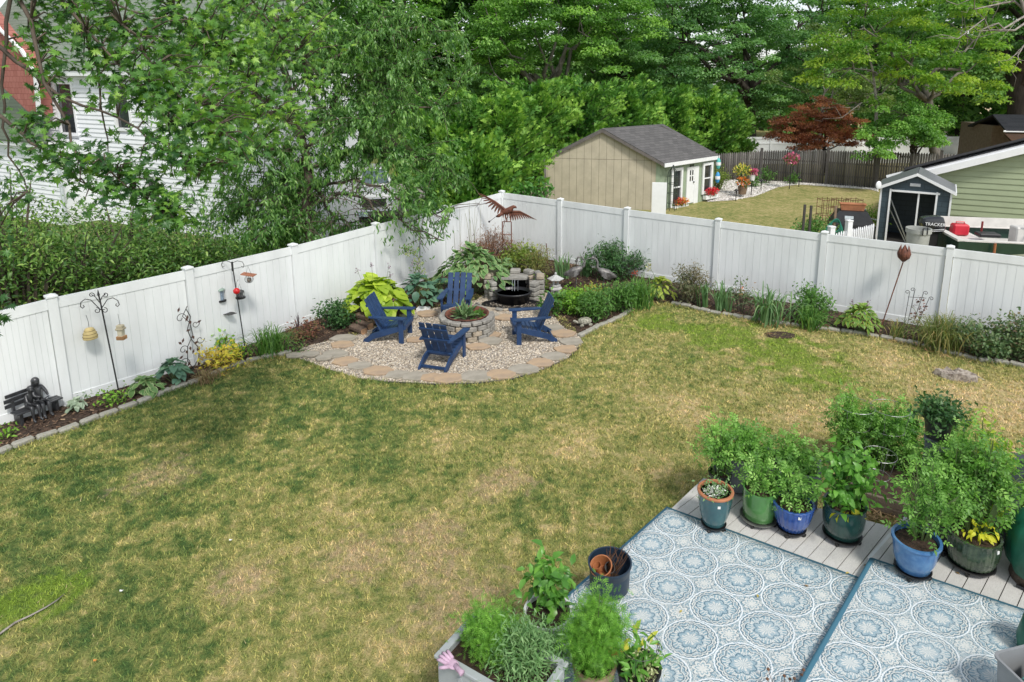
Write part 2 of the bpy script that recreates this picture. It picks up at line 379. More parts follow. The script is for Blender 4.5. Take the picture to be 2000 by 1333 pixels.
# lush tufts along the edges
ed=[]; 
for E_ in (bedL_edge,gravel_poly[:11],bedR_edge):
    for a,b in zip(E_,E_[1:]):
        n=int((b-a).length*260); t=rng.random(n)[:,None]; p=np.array(a)[None]*(1-t)+np.array(b)[None]*t; nn=np.array([(b-a).y,-(b-a).x,0]); nn/=np.linalg.norm(nn)
        p=p+nn*rng.uniform(.0,.13,n)[:,None]; ed.append(p)
ed=np.concatenate(ed); blades('edge_grass',ed[:,0],ed[:,1],.04,.09,.005,'longer green grass growing against the stone edging of the beds')
# gravel pebbles
def pebbles(name,x,y,s0,s1,mat,label,z=.014,cat='gravel'):
    n=len(x); tv=np.array([(1,0,0),(-1,0,0),(0,1,0),(0,-1,0),(0,0,1),(0,0,-1),(.6,.6,.5),(-.6,.6,.5),(-.6,-.6,.5),(.6,-.6,.5)],float)
    tf=np.array([(4,9,6),(4,6,7),(4,7,8),(4,8,9),(6,0,2),(7,2,1),(8,1,3),(9,3,0),(6,2,7),(7,1,8),(8,3,9),(9,0,6)])
    S=rng.uniform(s0,s1,n); sh=rng.uniform(.55,1.2,(n,3))*np.array([1,1,.7]); M=frames(rdir(rng,n)*np.array([1,1,.35]),np.tile([0,0,1.],(n,1))+rng.normal(size=(n,3))*.3)
    VV=np.einsum('nij,nkj->nki',M,tv[None]*sh[:,None])*S[:,None,None]+np.stack([x,y,np.full(n,z)],1)[:,None]
    FF=(tf[None]+(np.arange(n)*10)[:,None,None]).reshape(-1,3)
    o=npmesh(name,VV.reshape(-1,3),FF,mat,None,{'rnd':np.repeat(rng.random(n),10)}); return tag(o,label,cat,kind='stuff')
def rndmat(name,stops,rough=.8,metal=0):
    m,nt,b=newmat(name); g=NG(nt); nt.links.new(g.ramp(g.attr('rnd').outputs['Fac'],stops),b.inputs['Base Color']); b.inputs['Roughness'].default_value=rough; return m
M_peb=rndmat('pebble',[(0,(.14,.11,.08)),(.2,(.30,.25,.19)),(.45,(.48,.405,.31)),(.75,(.62,.53,.41)),(1,(.78,.72,.62))])
x,y=rpts(90000,gravel_poly,[],-5.2,1,10,17); pebbles('pebbles',x[:52000],y[:52000],.009,.021,M_peb,'grey and cream pebbles covering the round patio around the fire pit')
M_chip=rndmat('mulch_chip',[(0,(.03,.02,.014)),(.4,(.085,.05,.032)),(.75,(.17,.105,.065)),(1,(.34,.24,.15))],.9)
def chips(name,poly,outs,n,label,z=.012):
    xs=[p[0] for p in poly]; ys=[p[1] for p in poly]; x,y=rpts(n*4,poly,outs,min(xs),max(xs),min(ys),max(ys)); x=x[:n];y=y[:n]; n=len(x)
    P=np.stack([x,y,np.full(n,z)+rng.uniform(0,.02,n)],1); D=rdir(rng,n)*np.array([1,1,.35]); Nn=np.tile([0,0,1.],(n,1))+rng.normal(size=(n,3))*.4
    tv=np.array([(-.15,-.5,0),(.18,-.4,0),(.12,.5,.05),(-.16,.45,0)],float); tf=np.array([(0,1,2),(0,2,3)])
    o=leaves(name,M_chip,None,(tv,tf,np.zeros(4)),P,D,Nn,rng.uniform(.03,.085,n),rng.beta(1.3,1.8,n)); return tag(o,label,'mulch',kind='stuff')
chips('bark_chips',bedLp,[gravel_poly],11000,'brown bark chips in the bed along the left fence')
chips('bark_chips',bedRp,[gravel_poly],12000,'dark bark chips in the bed along the right fence')
# --- privacy fences
M_vin=pm('white_vinyl',(.79,.815,.82),.38,.09,2.2,spec=.45,stretch=(1,1,.25))
M_vind=pm('grey_white_vinyl',(.72,.75,.77),.38,.05,1.2,spec=.45)
def fence_run(root,P,T,front,mat,first=0):
    """P base points, T image heights of the post caps; front: +1/-1 yard side"""
    hts=[]
    for p,t in zip(P,T): hts.append(hgt(p,t))
    for i,(p,h) in enumerate(zip(P,hts)):
        if i<first: continue
        nb=P[min(i+1,len(P)-1)]-P[max(i-1,0)]; rz=math.atan2(nb.y,nb.x)
        if i==0 or i==len(P)-1: pass
        b=MB().box((p.x,p.y,(h-.06)/2),(.127,.127,h-.06),rz); po=b.build('post',mat,root)
        c=MB(); c.box((p.x,p.y,h-.05),(.155,.155,.035),rz,bev=.006)
        R_=Matrix.Translation((p.x,p.y,h-.033))@Matrix.Rotation(rz,4,'Z'); s=.075
        c.add([R_@Vector(q) for q in ((-s,-s,0),(s,-s,0),(s,s,0),(-s,s,0),(0,0,.03))],[(0,1,4),(1,2,4),(2,3,4),(3,0,4),(3,2,1,0)]); c.build('cap',mat,po)
    for i in range(len(P)-1):
        a,b=P[i],P[i+1]; u=(b-a).normalized(); L=(b-a).length; n=Vector((-u.y,u.x,0)); ha,hb=hts[i]-.085,hts[i+1]-.085
        zt=lambda s: ha+(hb-ha)*s/L
        def strip(mb,s0,s1,z0,z1,th,off=0):
            q=[a+u*s0+n*(off-th/2)+Vector((0,0,z0(s0))),a+u*s1+n*(off-th/2)+Vector((0,0,z0(s1))),a+u*s1+n*(off-th/2)+Vector((0,0,z1(s1))),a+u*s0+n*(off-th/2)+Vector((0,0,z1(s0)))]
            k=len(mb.v); q2=[p+n*th for p in q]; mb.add(q+q2,[(0,1,2,3),(7,6,5,4),(0,4,5,1),(1,5,6,2),(2,6,7,3),(3,7,4,0)])
        pn=MB(); s=.07; wd=(L-.14)/14
        strip(pn,.07,L-.07,lambda s:.1,lambda s:zt(s)-.08,.012)      # core behind the grooves
        for k in range(14): strip(pn,s+k*wd+.003,s+(k+1)*wd-.003,lambda s:.09,lambda s:zt(s)-.1,.026)
        pn.build('panel',mat,root)
        r=MB(); strip(r,.064,L-.064,lambda s:zt(s)-.165,lambda s:zt(s),.05); r.build('top_rail',mat,root)
        r=MB(); strip(r,.064,L-.064,lambda s:.02,lambda s:.165,.05); r.build('bottom_rail',mat,root)
    return hts
fL=thing('privacy_fence','tall white vinyl fence running along the left side behind the bird feeders to the corner','fence')
fR=thing('privacy_fence','tall white vinyl fence across the back of the yard, in front of the sheds','fence')
hL=fence_run(fL,Lp,Lt,1,M_vin); hR=fence_run(fR,Rp,Rt,1,M_vin,first=1)
# --- deck
M_deck=pm('composite_decking',(.47,.46,.44),.6,.12,5,bump=.15,bscale=8,stretch=(1,14,1))
def mk_deckmat():
    m,nt,b=newmat('grey_decking'); g=NG(nt); mp=g.n('ShaderNodeMapping'); mp.inputs['Rotation'].default_value=(0,0,-R(48)); g.put(mp.inputs['Vector'],g.obj())
    m2=g.n('ShaderNodeMapping'); m2.inputs['Scale'].default_value=(1.2,9,1); g.put(m2.inputs['Vector'],mp.outputs[0])
    f=g.noise(m2.outputs[0],3.5,4,.6,1.2); wv=g.m('FRACT',g.m('MULTIPLY',f,9)); 
    c=g.mix(g.smooth(wv,.0,.5),(.47,.46,.44),(.58,.57,.545)); c=g.mix(g.m('MULTIPLY',g.smooth(g.noise(g.obj(),1.4,4),.45,.7),.35),c,(.38,.365,.335))
    nt.links.new(c,b.inputs['Base Color']); b.inputs['Roughness'].default_value=.62; g.bump(wv,.25,.003,b); return m
M_deck=mk_deckmat()
def clip_strip(poly,o,u,v,v0,v1):
    """clip convex-ish poly to v0<=(p-o).v<=v1"""
    def cl(ps,s,lim):
        out=[]
        for i in range(len(ps)):
            a,b=ps[i],ps[(i+1)%len(ps)]; da=s*((a-o).dot(v)-lim); db=s*((b-o).dot(v)-lim)
            if da<=0: out.append(a)
            if (da<0<db) or (db<0<da): out.append(a.lerp(b,da/(da-db)))
        return out
    p=cl(poly,1,v1); return cl(p,-1,v0) if len(p)>2 else []
deck=thing('wooden_deck','low grey board deck under the blue patterned rugs and the potted vegetables','deck')
DA=(dk(1374,936)-dk(1300,990)).normalized(); DB=Vector((DA.y,-DA.x,0)); O=dk(1374,934)
DB_L=dk(1703,1090)-dk(1690,1135)
step_edge=[dk(1772,1011,DZ+.08),dk(1701,1091,DZ+.08)]
SA=(dk(1701,1091,DZ+.08)-dk(1562,1333,DZ+.08)).normalized()
low=[deck_poly[0],deck_poly[1]+SA*.0]; 
sB=step_edge[1]-SA*4.2
lowpoly=[dk(1374,934),dk(1748,1031),step_edge[1],sB,Vector((-2.4,2.2,DZ))]
hipoly=[dk(1770,1013,DZ+.08),dk(2120,1105,DZ+.08),Vector((6.5,2.2,DZ+.08)),Vector((sB.x,sB.y,DZ+.08)),Vector((step_edge[1].x,step_edge[1].y,DZ+.08))]
bd=MB()
bw=.138
def boards(poly,z,mb,gap=.009,th=.025):
    vs=[(p-O).dot(DB) for p in poly]; k=math.floor(min(vs)/bw)
    while k*bw<max(vs):
        q=clip_strip([Vector((p.x,p.y,0)) for p in poly],Vector((O.x,O.y,0)),DA,DB,k*bw,(k+1)*bw-gap)
        if len(q)>2:
            # skip degenerate
            A=abs(sum(q[i].x*q[(i+1)%len(q)].y-q[(i+1)%len(q)].x*q[i].y for i in range(len(q))))/2
            if A>1e-4: mb.prism([(p.x,p.y) for p in q],th,z-th)
        k+=1
boards(lowpoly,DZ,bd); bd.build('boards',M_deck,deck)
b2=MB(); boards(hipoly,DZ+.08,b2); b2.build('raised_boards',M_deck,deck)
M_fascia=pm('pale_fascia',(.62,.64,.65),.5,.1,3)
fs=MB()
def wallstrip(mb,pts,z0,z1,th):
    for a,b in zip(pts,pts[1:]):
        u=(b-a).normalized(); n=Vector((-u.y,u.x,0))*th; q=[a,b,b+n,a+n]; mb.prism([(p.x,p.y) for p in q],z1-z0,z0)
wallstrip(fs,[lowpoly[-1],lowpoly[0],lowpoly[1]],0,DZ-.03,-.03)
wallstrip(fs,[step_edge[1],step_edge[0]],DZ-.02,DZ+.0785,.03)
wallstrip(fs,[step_edge[0],dk(2120,1105)],.0,DZ+.04,.03)
fs.build('fascia',M_fascia,deck)
us=MB(); us.prism([(p.x,p.y) for p in lowpoly],.02,DZ-.12); us.prism([(p.x,p.y) for p in hipoly],.02,DZ-.10); us.build('underdeck_shade',pm('dark_under',(.02,.02,.02),.9),deck)  # near-black sheets below the boards, standing in for shade in the gaps
# --- rugs
def mk_rug(name,nu,nv,ou,ov,W,Hh):
    m,nt,b=newmat(name); g=NG(nt); sx=g.n('ShaderNodeSeparateXYZ'); g.put(sx.inputs[0],g.uv()); u,v=sx.outputs[0],sx.outputs[1]
    cu=g.m('FRACT',g.m('ADD',g.m('MULTIPLY',u,nu),ou)); cv=g.m('FRACT',g.m('ADD',g.m('MULTIPLY',v,nv),ov))
    x=g.m('MULTIPLY',g.m('SUBTRACT',cu,.5),2.0); y=g.m('MULTIPLY',g.m('SUBTRACT',cv,.5),2.0)
    wob=g.m('MULTIPLY',g.m('SUBTRACT',g.noise(g.obj(),55,2),.5),.07)
    r=g.m('ADD',g.m('SQRT',g.m('ADD',g.m('POWER',x,2.0),g.m('POWER',y,2.0))),wob); th=g.m('ARCTAN2',y,x)
    LB=(.29,.395,.45); WH=(.63,.64,.61); BL=(.20,.32,.385); NV=(.06,.13,.18)
    def sn(k,ph=0): return g.m('ABSOLUTE',g.m('SINE',g.m('ADD',g.m('MULTIPLY',th,k/2),ph)))
    def band(val,a,b_): return g.m('MULTIPLY',g.m('GREATER_THAN',val,a),g.m('LESS_THAN',val,b_))
    col=g.mix(g.m('GREATER_THAN',g.noise(g.obj(),42,3,.6,1.5),.50),BL,WH)                       # small scroll ground
    col=g.mix(g.m('MULTIPLY',band(g.noise(g.obj(),36,2,.5,2.0),.47,.515),.95),col,NV)
    ins=g.m('LESS_THAN',r,.94)
    r1=g.m('SUBTRACT',r,g.m('MULTIPLY',sn(24),.06))       # outer scallops
    r2=g.m('SUBTRACT',r,g.m('MULTIPLY',sn(8),.12))        # eight big petals
    r3=g.m('SUBTRACT',r,g.m('MULTIPLY',sn(8,math.pi/2),.12))
    c=LB
    c=LB; c=g.mix(band(r1,.845,.89),c,NV); c=g.mix(band(r1,.79,.845),c,WH); c=g.mix(band(r1,.755,.79),c,NV); c=g.mix(g.m('MULTIPLY',band(r,.70,.755),g.m('GREATER_THAN',g.m('SINE',g.m('MULTIPLY',th,24.0)),.1)),c,BL)
    dash=g.m('GREATER_THAN',g.m('SINE',g.m('MULTIPLY',th,40.0)),-.2)
    c=g.mix(g.m('LESS_THAN',r2,.68),c,WH); c=g.mix(g.m('MULTIPLY',g.m('LESS_THAN',r2,.62),g.m('GREATER_THAN',sn(8),.35)),c,BL); c=g.mix(band(r2,.60,.645),c,NV)
    c=g.mix(g.m('MULTIPLY',g.m('LESS_THAN',r2,.59),g.m('GREATER_THAN',g.m('SINE',g.m('MULTIPLY',th,32.0)),.5)),c,WH); c=g.mix(g.m('LESS_THAN',r,.545),c,LB); c=g.mix(g.m('MULTIPLY',band(r,.42,.55),dash),c,WH)
    c=g.mix(g.m('LESS_THAN',r3,.40),c,LB); c=g.mix(g.m('MULTIPLY',g.m('LESS_THAN',r3,.35),g.m('GREATER_THAN',sn(16),.72)),c,BL); c=g.mix(band(r3,.33,.37),c,NV); c=g.mix(g.m('MULTIPLY',g.m('LESS_THAN',r3,.30),g.m('GREATER_THAN',sn(8),.45)),c,LB)
    c=g.mix(g.m('MULTIPLY',g.m('LESS_THAN',r3,.20),g.m('GREATER_THAN',g.m('SINE',g.m('MULTIPLY',th,14.0)),-.5)),c,WH)
    col=g.mix(ins,col,c); col=g.mix(band(r,.935,.985),col,(.76,.80,.82))
    # corner flower
    x2=g.m('SUBTRACT',1.0,g.m('ABSOLUTE',x)); y2=g.m('SUBTRACT',1.0,g.m('ABSOLUTE',y)); rc=g.m('SQRT',g.m('ADD',g.m('POWER',x2,2.0),g.m('POWER',y2,2.0))); tc=g.m('ARCTAN2',y2,x2)
    pc=g.m('ADD',rc,g.m('MULTIPLY',g.m('ABSOLUTE',g.m('SINE',g.m('MULTIPLY',tc,4.0))),-.12))
    out=g.m('SUBTRACT',1.0,g.m('LESS_THAN',r,.985))
    col=g.mix(g.m('MULTIPLY',out,g.m('LESS_THAN',pc,.25)),col,WH); col=g.mix(g.m('MULTIPLY',out,band(pc,.10,.15)),col,BL); col=g.mix(g.m('MULTIPLY',out,band(pc,.25,.28)),col,NV)
    fn=g.noise(g.obj(),30,2,.5,2.2); col=g.mix(g.m('MULTIPLY',band(fn,.44,.47),.45),col,NV); col=g.mix(g.m('MULTIPLY',band(fn,.58,.66),.6),col,WH)
    # weave + soft wear
    wv=g.noise(g.obj(),220,2); col=g.mix(g.m('MULTIPLY',g.smooth(wv,.3,.7),.12),col,LB); col=g.mix(g.m('MULTIPLY',g.smooth(g.noise(g.obj(),1.6,3),.4,.8),.25),col,(.5,.56,.58))
    bu,bv=.028/W,.028/Hh
    e=g.m('MINIMUM',g.m('MINIMUM',g.m('DIVIDE',u,bu),g.m('DIVIDE',g.m('SUBTRACT',1.0,u),bu)),g.m('MINIMUM',g.m('DIVIDE',v,bv),g.m('DIVIDE',g.m('SUBTRACT',1.0,v),bv)))
    col=g.mix(g.m('LESS_THAN',e,1.0),col,(.075,.20,.28))
    nt.links.new(col,b.inputs['Base Color']); b.inputs['Roughness'].default_value=.75; b.inputs['Specular IOR Level'].default_value=.2; g.bump(wv,.3,.004,b); return m
def rug(name,c0,c1,c2,c3,z,mat,label,drape=0):
    """c0 far-left,c1 far-right,c2 near-right,c3 near-left"""
    n=24; vs=[];uv=[]
    for j in range(n+1):
        for i in range(n+1):
            a,b=i/n,j/n; p=(c0*(1-a)+c1*a)*(1-b)+(c3*(1-a)+c2*a)*b
            zz=z+.006*math.sin(a*19+b*5)*math.sin(b*13+a*2)*(1-(2*a-1)**8)*(1-(2*b-1)**8)+.003
            vs.append((p.x,p.y,zz)); uv.append((a,1-b))
    k=len(vs)
    fs=[(j*(n+1)+i,(j+1)*(n+1)+i,(j+1)*(n+1)+i+1,j*(n+1)+i+1) for j in range(n) for i in range(n)]
    if drape:
        sd=(c0-c1).normalized()*.02
        for j in range(n+1):
            q=vs[j*(n+1)]; vs.append((q[0]+sd.x,q[1]+sd.y,q[2]-.01)); uv.append((.0,.5)); vs.append((q[0]+sd.x*1.3,q[1]+sd.y*1.3,z-drape)); uv.append((.0,.5))
        for j in range(n): fs.append((k+2*j,k+2*j+2,(j+1)*(n+1),j*(n+1))); fs.append((k+2*j+1,k+2*j+3,k+2*j+2,k+2*j))
    me=bpy.data.meshes.new(name); me.from_pydata(vs,[],fs); me.materials.append(mat); ul=me.uv_layers.new(name='UVMap')
    for lp in me.loops: ul.data[lp.index].uv=uv[lp.vertex_index]
    me.polygons.foreach_set('use_smooth',[True]*len(fs))
    o=bpy.data.objects.new(name,me); COL.objects.link(o); 
    md=o.modifiers.new('thick','SOLIDIFY'); md.thickness=.006; md.offset=-1
    return tag(o,label,'rug',group='blue patterned outdoor rugs')
RZ=DZ+.008
r1a=dk(1302,990,RZ); r1b=dk(1694,1134,RZ); dirA=(r1a-dk(1207,1074,RZ)).normalized(); r1d=r1a-dirA*3.2; r1c=r1b-dirA*3.2; r1c.z=r1d.z=RZ
W1=(r1b-r1a).length; per=W1/4.55
rug('area_rug',r1a,r1b,r1c,r1d,RZ,mk_rug('rug_weave_left',W1/per,3.2/per,.02,.02,W1,3.2),'blue white medallion rug on the left with the navy pot at its edge')
z2=RZ+.08; r2a=dk(1703,1090,z2); dB=(dk(2000,1190,z2)-r2a).normalized(); dA2=(r2a-dk(1564,1333,z2)).normalized(); r2b=r2a+dB*2.1; r2d=r2a-dA2*2.9; r2c=r2b-dA2*2.9
rug('area_rug',r2a,r2b,r2c,r2d,z2,mk_rug('rug_weave_right',2.1/per,2.9/per,-.02,.35,2.1,2.9),'blue and white medallion outdoor rug on the right, under the light blue pot',drape=.078)
# ================================================================= BUILDINGS
def isect(px,py,o,n):                       # ray with vertical plane through o, normal n
    d=ray(px,py); c=Vector((0,0,H)); t=(o-c).dot(n)/d.dot(n); return c+d*t
M_side=pm('white_siding',(.78,.80,.82),.5,.06,2)
M_trim=pm('white_trim',(.82,.83,.84),.45,.05,3)
M_glass=pm('window_glass',(.035,.04,.045),.08,.5,2,spec=.8)
M_roofg=None
def mk_shingle(name,c1,c2,c3,sx=3.2,sy=7.0,var=.5):
    m,nt,b=newmat(name); g=NG(nt); br=g.n('ShaderNodeTexBrick'); g.put(br.inputs['Vector'],g.uv()); br.offset=.5
    br.inputs['Scale'].default_value=1; br.inputs['Brick Width'].default_value=1/sx; br.inputs['Row Height'].default_value=1/sy; br.inputs['Mortar Size'].default_value=.006
    br.inputs['Mortar Smooth'].default_value=.3
    br.inputs['Color1'].default_value=(*c1,1); br.inputs['Color2'].default_value=(*c2,1); br.inputs['Mortar'].default_value=(*c3,1)
    c=g.mix(g.m('MULTIPLY',g.noise(g.uv(),1.5,4),var),br.outputs['Color'],c2); nt.links.new(c,b.inputs['Base Color']); b.inputs['Roughness'].default_value=.9; b.inputs['Specular IOR Level'].default_value=.15
    sx_=g.n('ShaderNodeSeparateXYZ'); g.put(sx_.inputs[0],g.uv()); saw=g.m('FRACT',g.m('MULTIPLY',sx_.outputs[1],sy))
    g.bump(g.m('ADD',g.m('MULTIPLY',saw,-1.0),g.m('MULTIPLY',g.noise(g.uv(),60,2),.3)),.7,.02,b); return m
def uvquad(name,mat,parent,quad,th=.05):
    """roof plane: quad = eave0,eave1,ridge1,ridge0 ; uv in metres; solid thickness"""
    q=[Vector(p) for p in quad]; u=(q[1]-q[0]).normalized(); n=(q[1]-q[0]).cross(q[3]-q[0]).normalized(); v=n.cross(u)
    vs=q+[p-n*th for p in q]; fs=[(0,1,2,3),(7,6,5,4),(0,4,5,1),(1,5,6,2),(2,6,7,3),(3,7,4,0)]
    me=bpy.data.meshes.new(name); me.from_pydata([tuple(p) for p in vs],[],fs); ul=me.uv_layers.new(name='UVMap')
    for lp in me.loops: p=vs[lp.vertex_index]-q[0]; ul.data[lp.index].uv=(p.dot(u),p.dot(v))
    me.materials.append(mat); o=bpy.data.objects.new(name,me); COL.objects.link(o); o.parent=parent; return o
def siding(mb,a,b,z0,z1f,pitch=.115,tilt=.014,holes=()):
    """clapboards between plan points a,b ; z1f(s) upper limit; holes (s0,s1,z0,z1)"""
    u=(b-a); u.z=0; L=u.length; u.normalize(); n=Vector((u.y,-u.x,0))
    if n.y>0: n=-n
    z=z0
    while z<max(z1f(0),z1f(L/2),z1f(L)):
        # split the row in pieces
        segs=[(0,L)]
        for h in holes:
            if h[2]<z+pitch and h[3]>z:
                ns=[]
                for s0,s1 in segs:
                    if h[0]>s0: ns.append((s0,min(s1,h[0])))
                    if h[1]<s1: ns.append((max(s0,h[1]),s1))
                segs=[s for s in ns if s[1]-s[0]>.01]
        for s0,s1 in segs:
            k=max(1,int((s1-s0)/.6)) if z+pitch>min(z1f(0),z1f(L)) else 1
            for i in range(k):
                t0=s0+(s1-s0)*i/k; t1=s0+(s1-s0)*(i+1)/k; zt0=min(z+pitch,z1f(t0)); zt1=min(z+pitch,z1f(t1))
                if zt0<=z and zt1<=z: continue
                zt0=max(zt0,z);zt1=max(zt1,z)
                A,B=a+u*t0,a+u*t1; A=Vector((A.x,A.y,0));B=Vector((B.x,B.y,0))
                mb.add([A+n*tilt+Vector((0,0,z)),B+n*tilt+Vector((0,0,z)),B+Vector((0,0,zt1)),A+Vector((0,0,zt0)),A+Vector((0,0,z)),B+Vector((0,0,z))],[(0,1,2,3),(0,4,5,1)])
        z+=pitch
def window(parent,a,u,n,s0,s1,z0,z1,tr=.11,sashes=1,fm=None):
    """window set in wall: a plan origin, u along, n outward"""
    def pt(s,z,d): return a+u*s+n*d+Vector((0,0,z))
    f=MB()
    def bar(sa,sb,za,zb,d0=-.02,d1=.045):
        q=[pt(sa,za,d0),pt(sb,za,d0),pt(sb,zb,d0),pt(sa,zb,d0)]; q2=[p+n*(d1-d0) for p in q]
        f.add(q+q2,[(0,1,2,3),(7,6,5,4),(0,4,5,1),(1,5,6,2),(2,6,7,3),(3,7,4,0)])
    bar(s0-tr,s1+tr,z1,z1+tr); bar(s0-tr,s1+tr,z0-tr,z0); bar(s0-tr,s0,z0,z1); bar(s1,s1+tr,z0,z1)
    zm=(z0+z1)/2
    if sashes==2: bar(s0,s1,zm-.025,zm+.025,-.02,.01)
    w_=f.build('window',fm or M_trim,parent)
    p=MB(); q=[pt(s0,z0,-.035),pt(s1,z0,-.035),pt(s1,z1,-.035),pt(s0,z1,-.035)]; p.slab(q,.01); p.build('pane',M_glass,w_); return w_
# ---- white neighbour house
ho=V(400,159,21); ho.z=0; hu=Vector((math.cos(R(155)),math.sin(R(155)),0)); hn=Vector((-hu.y,hu.x,0)); 
if hn.y>0: hn=-hn
def HF(px,py,off=0):
    p=isect(px,py,ho+hn*off,hn); s=(p-ho-hn*off).dot(hu); return s,p.z
house=thing('white_house','large white clapboard neighbour house with green gambrel roof and red shingled gable, behind the maple','house',(0,0,0))
sR=HF(575,400)[0]; sL=HF(72,200)[0]; zE=HF(200,148)[1]
holes=[];wins=[]
for (x0,x1,y0,y1) in ((115,145,165,259),(226,252,168,250),(319,343,178,245),(405,427,182,240),(290,312,352,392)):
    a0=HF((x0+x1)/2-(x1-x0)/2,(y0+y1)/2); a1=HF((x0+x1)/2+(x1-x0)/2,(y0+y1)/2); zt=HF((x0+x1)/2,y0)[1]; zb=HF((x0+x1)/2,y1)[1]
    s0,s1=sorted((a0[0],a1[0])); wins.append((s0,s1,zb,zt)); holes.append((s0-.1,s1+.1,zb-.1,zt+.1))
A=ho+hu*sR; B=ho+hu*sL
LL=sL-sR
mb=MB(); siding(mb,A,B,0,lambda s:zE,pitch=.155,tilt=.034,holes=[(h[0]-sR,h[1]-sR,h[2],h[3]) for h in holes]); mb.build('wall',M_side,house)
mb=MB(); mb.prism([(p.x,p.y) for p in (A-hn*.06,B-hn*.06,B-hn*3,A-hn*3)],zE+.1); mb.build('house_core',M_side,house)
for s0,s1,z0,z1 in wins: window(house,ho,hu,hn,s0,s1,z0,z1)
tb=MB(); 
def hbar(mb,s0,s1,z0,z1,d0,d1): 
    q=[ho+hu*s0+hn*d0,ho+hu*s1+hn*d0,ho+hu*s1+hn*d1,ho+hu*s0+hn*d1]; mb.prism([(p.x,p.y) for p in q],z1-z0,z0)
hbar(tb,sR-.3,sL+.2,zE-.02,zE+.17,.0,.32); hbar(tb,sL-.02,sL+.2,0,zE-.021,-.01,.05); tb.build('fascia',M_trim,house)
M_roofg=mk_shingle('green_grey_shingle',(.25,.285,.235),(.19,.225,.185),(.08,.09,.07),1.0,6.0)
e0=ho+hu*(sR-.4)+hn*.36; e1=ho+hu*(sL+5)+hn*.36
e0.z=e1.z=zE+.18; up=-hn*3.6+Vector((0,0,4.6))
uvquad('roof',M_roofg,house,[e1,e0,e0+up,e1+up],.08)
# red shingled gable end, a little proud of the facade
M_red=mk_shingle('red_shingle',(.45,.19,.16),(.36,.14,.115),(.12,.03,.03),4.5,4.8,.4)
off=.55
def HP(px,py,o=off): return isect(px,py,ho+hn*o,hn)
gp=[HP(*p) for p in ((-160,215),(-160,-90),(-90,-60),(0,62),(40,100),(66,143),(74,226))]
me=bpy.data.meshes.new('gable'); fr=gp; bk=[p-hn*.5 for p in gp]; k=len(gp)
me.from_pydata([tuple(p) for p in fr+bk],[],[tuple(range(k)),tuple(range(k,2*k))[::-1]]+[(i,i+k,(i+1)%k+k,(i+1)%k) for i in range(k)])
ul=me.uv_layers.new(name='UVMap')
for lp in me.loops: p=(fr+bk)[lp.vertex_index]; ul.data[lp.index].uv=((p-ho).dot(hu),p.z)
me.materials.append(M_red); go=bpy.data.objects.new('gable',me); COL.objects.link(go); go.parent=house
rk=MB(); prev=None
pts=[HP(*p,off+.1) for p in ((-90,-72),(0,57),(42,97),(70,141),(78,228))]
for a,b in zip(pts,pts[1:]): rk.slab([a,b,b+hn*.0+hu*(-.13),a+hu*(-.13)],.1)
rk.build('rake_board',M_trim,house)
# lower wing: wall, eave, roof
o2=1.1
wl=[HP(-150,280,o2),HP(108,285,o2)]; a=Vector((wl[0].x,wl[0].y,0)); b=Vector((wl[1].x,wl[1].y,0)); zW=HP(60,284,o2).z
mb=MB(); siding(mb,b,a,0,lambda s:zW,pitch=.155,tilt=.034); mb.prism([(p.x,p.y) for p in (b,a,a-hn*1.1,b-hn*1.1)],zW,.0); mb.build('wing_wall',M_side,house)
fb=MB(); fb.prism([(p.x,p.y) for p in (b+hn*.25-hu*.1,a+hn*.25,a-hn*.0,b-hn*.0-hu*.1)],.2,zW-.02); fb.build('wing_fascia',M_trim,house)
e0=b+hn*.3-hu*.15; e1=a+hn*.3; e0.z=e1.z=zW+.19; t0=HP(62,226,off+.02); t1=HP(0,166,off+.02); tt=HP(-150,120,off+.02)
M_rw=mk_shingle('wing_shingle',(.13,.16,.12),(.10,.125,.095),(.05,.055,.045),1.0,6.0)
q=[e1,e0,t0,t1,tt]; me=bpy.data.meshes.new('wing_roof'); q2=[p-Vector((0,0,.06)) for p in q]; me.from_pydata([tuple(p) for p in q+q2],[],[(0,1,2),(0,2,3),(0,3,4),(7,6,5),(8,7,5),(9,8,5),(0,5,6,1),(1,6,7,2),(2,7,8,3)])
ul=me.uv_layers.new(name='UVMap')
for lp in me.loops: p=(q+q2)[lp.vertex_index]; ul.data[lp.index].uv=((p-ho).dot(hu),p.z*1.3)
me.materials.append(M_rw); go=bpy.data.objects.new('wing_roof',me); COL.objects.link(go); go.parent=house
ds=MB(); p=b+hn*.06-hu*.1; ds.box((p.x,p.y,zW/2),(.08,.07,zW-.1),math.atan2(hu.y,hu.x)); ds.build('downspout',pm('downspout_metal',(.55,.6,.62),.4,.1),house)
# shutters / vent window low right on the house
s0,z0=HF(548,432); s1,z1=HF(515,397)
window(house,ho+hn*.08,hu,hn,s0+.25,s1-.25,z0,z1); M_shut=pm('grey_shutter',(.22,.23,.24),.6,.1)
for ss in (s0-.12,s1-.2):
    sm=MB()
    for k in range(9): hbar(sm,ss,ss+.32,z0+k*(z1-z0)/9,z0+(k+.75)*(z1-z0)/9,.045,.07)
    hbar(sm,ss-.02,ss+.34,z0-.03,z1+.03,.02,.05); sm.build('shutter',M_shut,house)
